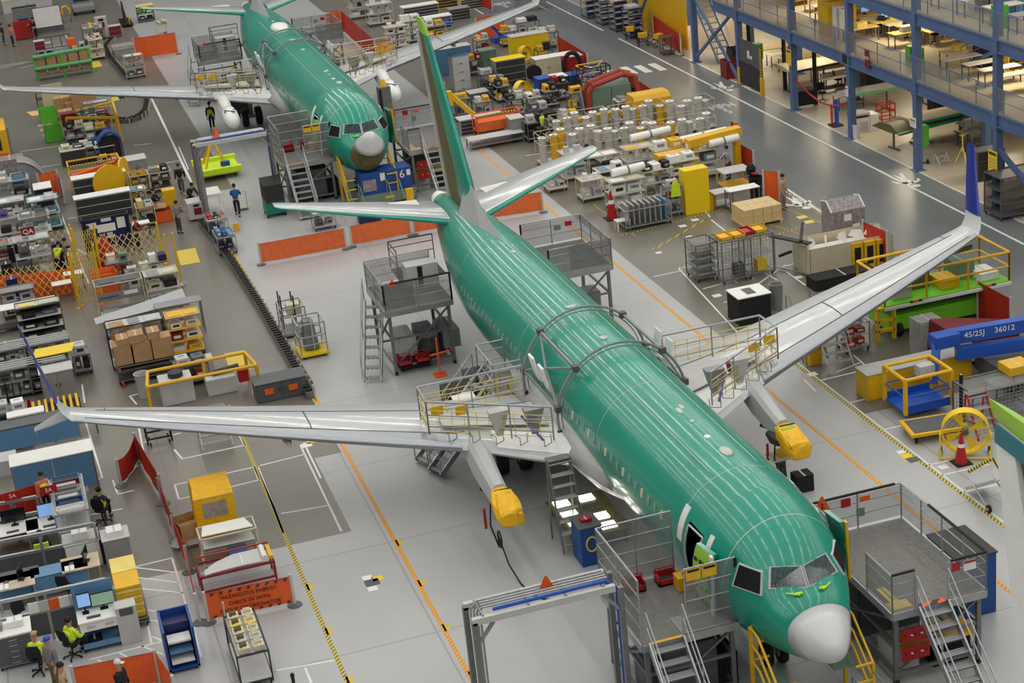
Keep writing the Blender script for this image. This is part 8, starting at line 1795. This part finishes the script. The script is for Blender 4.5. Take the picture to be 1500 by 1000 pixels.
# far middle equipment: px, py, w, h, body, top, front, label
for x, y, w, h, m, tp, fr, lab in ((642, 112, 2.4, 1.7, 'panelblue', 'lgrey', 'doors', 'wide pale blue cabinet right of the tall fin'), (667, 134, 1.1, 2.2, 'lgrey', 'panelblue', 'drawers', 'tall white drawer cabinet with a blue top beyond the fin'), (706, 104, 1.1, 1.3, 'greygreen', None, 'doors', 'grey-green wrapped box beyond the fin'), (729, 132, 2.0, 1.8, 'grey', 'brightyellow', 'shelves', 'machine bench with a bright yellow hood beyond the fin'),
                                   (752, 86, 2.6, 1.4, 'brightyellow', 'lgrey', 'none', 'wide yellow cabinet with a grey lid near the aisle'), (787, 118, 1.7, 1.3, 'beige', 'white', 'doors', 'cream cabinet with a white top near the orange barrier'), (822, 110, .9, 1.2, 'orange', 'white', 'none', 'orange end cabinet beside the cream cabinet'), (790, 140, .8, 1.0, 'liftblue', None, 'shelves', 'bright blue parts box below the cream cabinet'), (813, 138, .9, 1.0, 'maroon', 'white', 'shelves', 'dark red box with a white lid below the cream cabinet'),
                                   (835, 134, .8, 1.0, 'boxblue', None, 'shelves', 'blue wheeled box below the red machine'), (745, 128, 1.2, .8, 'dgrey', 'panelblue', 'none', 'grey tilted panel bench beyond the fin'), (676, 200, 2.6, .9, 'grey', 'lgrey', 'shelves', 'long grey duct bench right of the fin base'), (751, 206, .8, 1.2, 'grey', 'lgrey', 'none', 'plain grey upright box beside the orange basket'), (768, 200, 1.9, 1.1, 'cloth_black', None, 'none', 'row of black draped suits on a rack'), (690, 150, 1.2, .5, 'dgrey', 'lgrey', 'none', 'low dark bench among the far equipment'),
                                   (760, 18, 2.2, .9, 'grey', 'dgrey', 'doors', 'grey cabinet behind the far winglet'), (640, 14, 2.0, .9, 'yellow', 'lgrey', 'shelves', 'yellow fronted bench at the top edge'), (676, 16, 1.8, .8, 'beige', 'yellow', 'shelves', 'beige bench with a yellow top at the top edge'), (592, 30, 2.8, .9, 'lgrey', 'white', 'shelves', 'long white topped bench behind the fin tip'), (625, 46, 2.0, .9, 'lgrey', 'white', 'shelves', 'white bench with yellow boxes behind the fin'), (660, 32, 1.6, .9, 'grey', None, 'shelves', 'grey bench right of the fin tip'), (836, 112, .8, 1.3, 'red', 'lgrey', 'none', 'red machine cabinet beside the black hose loop')):
    cabinet(lab, free(fl(x, y, w, 1.0), w, 1.0), w, 1.0, h, m, fr, topm=tp)
for k, (x, y, w, rows) in enumerate(((514, 30, 1.8, ['blbd', 'ulunul', 'uwuw']), (542, 40, 1.9, ['blbl', 'uwulul', 'uwuw']), (568, 75, 1.6, ['bwbw', 'bwbl', 'bwbw', 'uwuw']), (590, 66, 1.6, ['bwbq', 'bwbw', 'bwbl', 'bwbw']), (625, 60, 1.5, ['byby', 'bwby']), (700, 82, 1.0, ['bdbm', 'bybl']), (737, 70, 1.2, ['byby', 'bykl']), (760, 55, 1.6, ['blbw', 'bwbk']), (690, 112, .9, ['bmbd', 'bybm']), (730, 152, .9, ['bybk', 'bkby']), (775, 170, 1.0, ['blbl', 'bwbl']), (700, 176, 1.0, ['bdbl', 'blby']), (805, 215, 1.0, ['blbk', 'bdbl']), (825, 200, 1.1, ['blbl', 'blby']), (800, 160, .9, ['bkbd', 'bybk']))): R_(x, y, w, 1.0, 1.6 if len(rows) > 2 else 1.0, 'beige' if k < 5 else 'dgrey', 'lgrey', 'far equipment rack number %s' % ('one', 'two', 'three', 'four', 'five', 'six', 'seven', 'eight', 'nine', 'ten', 'eleven', 'twelve', 'thirteen', 'fourteen', 'fifteen')[k], '', rows, .42)
for k, (x, y, r_) in enumerate(((766, 150, .6), (770, 92, .5))): fan('yellow drum fan, %s of two beyond the tall fin' % ('near', 'far')[k], at(x, y), r_, .5)
T = thing('hose_loop', 'upright black hose loop near the orange barrier', 'hose', at(840, 118)); part(T, 'loop', MB().path([(0, .55 * cos(a), 1.0 + .8 * sin(a)) for a in [k * .45 - .9 for k in range(12)]], .14, 8), 'rubber'); T = thing('tyre', 'black wheel standing by the cream cabinet', 'wheel', at(783, 118)); part(T, 'tyre', MB().lathe([(-.15, .5), (.15, .5)], (0, 0, .52), 16, 'x'), 'rubber')
T = thing('yellow_jib', 'yellow folding jib crane leaning right of the fin', 'crane', at(688, 182)); part(T, 'arm', MB().bar((-.4, -1.0, 2.0), (.2, .4, .4), .25), 'yellow'); part(T, 'head', MB().box(-.6, -1.3, 1.2, -.2, -.8, 2.1), 'yellow', bevel=.05); part(T, 'foot', MB().box(-.5, -.2, 0, .5, .9, .2), 'paleyellow'); T = thing('blue_crane', 'blue frame crane in front of the orange screen', 'crane', at(728, 62)); part(T, 'mast', MB().bar((0, -.8, 1.8), (0, .5, .3), .2), 'boxblue'); part(T, 'base', MB().box(-.5, -.3, 0, .5, 1.2, .4), 'liftblue')
p = fl(702, 206, 2.6, 1.1); T = thing('orange_cage', 'orange mesh basket under a striped bar right of the fin', 'basket', p); part(T, 'basket', MB().box(-.4, -1.2, .5, .5, 1.2, 1.0), 'orange_net'); part(T, 'striped_bar', MB().bar((.5, -1.3, 1.35), (.5, 1.0, 1.4), .08), 'tape_small'); a = MB(); frame4(a, 2.6, 1.0, .1, 1.3, .03, (.5,)); part(T, 'frame', a, 'orange')
ladder('tan rolling steps beside the near drum fan', fl(755, 165, .8, 1.0), .8, 1.2, 1.0, 4, 'beige', top=False); bench('long grey trolley below the orange mesh basket', fl(690, 222, 3.2, 1.0), 3.2, 1.0, .6, 'lgrey', 'steel', lower='grey')
person(at(797, 206), 1.0, 'stand', 'hivis', 'cloth_black', 'fluorescent yellow suited person beside the black suits')
single('blue_tarp', MB().prism([(-.6, -1.2), (.5, -1.0), (.6, 1.2), (-.4, 1.0)], 0, .1), 'liftblue', 'blue tarpaulin lying behind the far wing', 'tarpaulin', (*at(640, 54)[:2], .9)); T = thing('grey_lift_post', 'tall grey lift column with an orange top left of the tall fin', 'post', at(571, 205)); part(T, 'column', MB().box(-.3, -.35, 0, .3, .35, 3.2), 'steel'); part(T, 'orange_top', MB().lathe([(3.2, .25), (3.6, .1)], n=8), 'yellow'); part(T, 'black_strip', MB().box(.3, -.35, .3, .33, -.2, 3.1), 'black')
# ---------------------------------------------------------------- more equipment filling the bays
ladder('yellow treaded steps trolley under the left wing', fl(300, 662, 1.0, 1.2), 1.1, 1.3, 1.2, 5, 'lgrey', top=False)
T = thing('tube_trolley', 'black tube trolley under the left wing near the green floor marks', 'trolley', fl(218, 656, .9, .8)); a = MB(); frame4(a, .9, .7, .08, .9, .03, (.3,)); part(T, 'frame', a, 'black'); [caster(T, x, y) for x in (-.3, .3) for y in (-.35, .35)]
W9 = ('one', 'two', 'three', 'four', 'five', 'six', 'seven', 'eight', 'nine', 'ten', 'eleven', 'twelve', 'thirteen', 'fourteen', 'fifteen', 'sixteen', 'seventeen', 'eighteen', 'nineteen', 'twenty')
# low steel racks filling the left bays: px, py, width, depth, rows
for k, (x, y, w, rows) in enumerate(((58, 92, 1.2, ['bdbk', 'bmbl']), (88, 90, 1.2, ['bkbd', 'tybl']), (140, 60, .8, ['bdbd', 'bebl']), (68, 42, 1.0, ['bdbk', 'bl']), (100, 222, 1.3, ['bdbk', 'bltl', 'bkbe']), (128, 222, 1.4, ['bdbd', 'blbk', 'beby']), (0, 300, 1.6, ['bdbk', 'bltq', 'bltw']), (150, 262, 1.2, ['bdbk', 'bybo']),
                                     (8, 470, 1.5, ['bkbd', 'blbl', '']), (112, 552, .7, ['bdbk', 'bl']), (0, 640, 1.2, ['bkbd', 'blbw']), (175, 522, 1.5, ['bdbk', 'cace']), (262, 570, 1.3, ['bkbr', 'blbd']), (190, 430, 1.2, ['bebk', 'blbe']), (222, 415, 1.0, ['bnbk', 'bwbn']), (160, 415, 1.2, ['cabm', 'bebx']))):
    R_(x, y, w, .9, 1.3 if len(rows) > 2 else .9, 'steel', 'grey', 'steel kit rack number %s' % W9[k], '', rows, .4)
# equipment packed under the platforms
for dx, dk in ((0, 'near'), (-51.4, 'far')):
    for k, (x, y, w, h, m) in enumerate(((-4.2, -3.3, 1.1, 1.3, 'dgrey'), (-4.0, -1.7, .9, 1.0, 'cloth_black'), (-5.4, -2.4, 1.6, 1.5, 'dark'), (-2.4, 2.9, .8, .9, 'lgrey'), (-2.4, 4.3, 1.1, .8, 'cloth_black'), (-4.6, 3.6, 1.9, 1.6, 'dgrey'))):
        c = cabinet('%s power box under the %s %s platform, %s of three' % (CLR.get(m, 'black'), dk, ('service', 'passenger')[k // 3], ordn(k % 3, 3)), free((x + dx, y, 0), w, .8, .45), w, .8, h, m, 'doors')
    for k, (x, y, m) in enumerate(((-30.2, -3.6, 'dark'), (-31.3, -2.6, 'dgrey'), (-30.4, 3.2, 'dark'), (-31.5, 4.2, 'grey'), (-24.5, -3.2, 'dark'))):
        cabinet('%s low unit beneath the %s aft scaffolds, number %s' % (CLR.get(m, 'dark'), dk, W9[k]), (x + dx, y, 0), 1.2, .9, .45 if k < 2 else 1.2, m, 'none', n=2)['category'] = 'equipment'
# far right-of-centre racks
for k, (x, y, w, rows) in enumerate(((655, 90, 1.0, ['bdbk', 'blbm']), (718, 150, 1.0, ['bkbd', 'bybx']), (745, 175, 1.2, ['bdbl', 'bkbl']), (710, 135, .9, ['bdbk', 'bl']), (790, 100, 1.0, ['bkbr', 'bybk']), (812, 150, 1.0, ['bkbl', 'brbk']), (775, 210, 1.2, ['bkbd', 'blbk']), (670, 175, 1.0, ['bdbl', 'by']), (795, 75, 1.3, ['bkbe', 'bebl']), (838, 165, .9, ['bybd', 'by']), (640, 160, .9, ['bdbx', 'bl']), (780, 190, 1.1, ['bkbk', 'bdbl']))):
    R_(x, y, w, .9, 1.1, 'dgrey', 'grey', 'dark kit rack number %s' % W9[k], '', rows, .42)
# under the mezzanine and on its decks
for k in range(14):
    x = -62 + k * 2.6; y = 27.4 + (k % 3) * 1.8
    R_p = free((x, y, 0), 1.6, .8, 1.5)
    if k in (2, 5, 9): cabinet('dark storage unit number %s standing under the mezzanine' % W9[k], R_p, 1.5, .8, 1.5, ('dgrey', 'dark', 'cloth_black')[k % 3], 'shelves', n=3)
    elif k % 2: bench('work table number %s under the mezzanine' % W9[k], free((x, y + .6, 0), 1.6, .8, 1.5), 1.6, .8, .8, ('lgrey', 'beige', 'white')[k % 3], 'dgrey', lower='dgrey')
for k in range(14):
    p = free((-61 + k * 2.3, 28.3 + (k % 4) * 1.5, 4.65), 1.8, .8, 1.5)
    if k % 3 == 0: cabinet('%s supply cabinet number %s on the lower mezzanine' % (('yellow', 'grey', 'cream')[k % 9 // 3], W9[k]), p, 1.1, .6, 1.3, ('yellow', 'lgrey', 'cream')[k % 9 // 3], 'shelves', n=4)
    else: bench('%s table number %s of the lower mezzanine clutter' % (('tan', 'pale yellow')[k % 2], W9[k]), p, 1.8, .8, .75, ('wood', 'paleyellow')[k % 2], 'dgrey'); carton('%s box on clutter table number %s' % (('yellow', 'white')[k % 2], W9[k]), (p[0], p[1], 5.4), .6, .4, .3, ('paleyellow', 'white')[k % 2])
wing_part('large tan wing skin with ribbed teal edge under the deck', (at(1395, 200)[0], 28.2), 5.2, 2.4, 1.8, 'olive', 'primer', 1.1, .12, 3, .4)
# ---------------------------------------------------------------- light
w = bpy.data.worlds.new('world'); S.world = w; w.use_nodes = True
bg = w.node_tree.nodes['Background']
bg.inputs[0].default_value = (0.93, 0.97, 1.0, 1); bg.inputs[1].default_value = 0.14
def area(x, y, z, sx, sy, power, col=(1, 0.97, 0.92)):
    l = bpy.data.lights.new('hall_lamp', 'AREA'); l.shape = 'RECTANGLE'; l.size = sx; l.size_y = sy
    l.energy = power; l.color = col
    o = bpy.data.objects.new('hall_lamp', l); COL.objects.link(o); o.location = (x, y, z)
    return o
for i in range(17):
    for j in range(13):
        area(-128 + i * 10.5, -44 + j * 8.6, 31.5, 8.5, 0.7, 325)
# warm lamps under the mezzanine decks
for x in (-80, -70, -59, -48.5, -38, -28):
    for y in (28.5, 34.5):
        area(x, y, 3.8, 1.2, 1.2, 125, (1, .84, .58))
        area(x, y, 7.2, 1.2, 1.2, 150, (1, .82, .54))
S.view_settings.view_transform = 'Standard'
S.view_settings.look = 'None'
S.view_settings.gamma = 1.0
S.view_settings.use_curve_mapping = False
S.view_settings.exposure = 0.0
S.cycles.use_denoising = True
S.cycles.max_bounces = 6
S.cycles.diffuse_bounces = 3
S.cycles.glossy_bounces = 3
S.cycles.transparent_max_bounces = 24
S.cycles.caustics_reflective = False
S.cycles.caustics_refractive = False
S.cycles.sample_clamp_indirect = 4.0
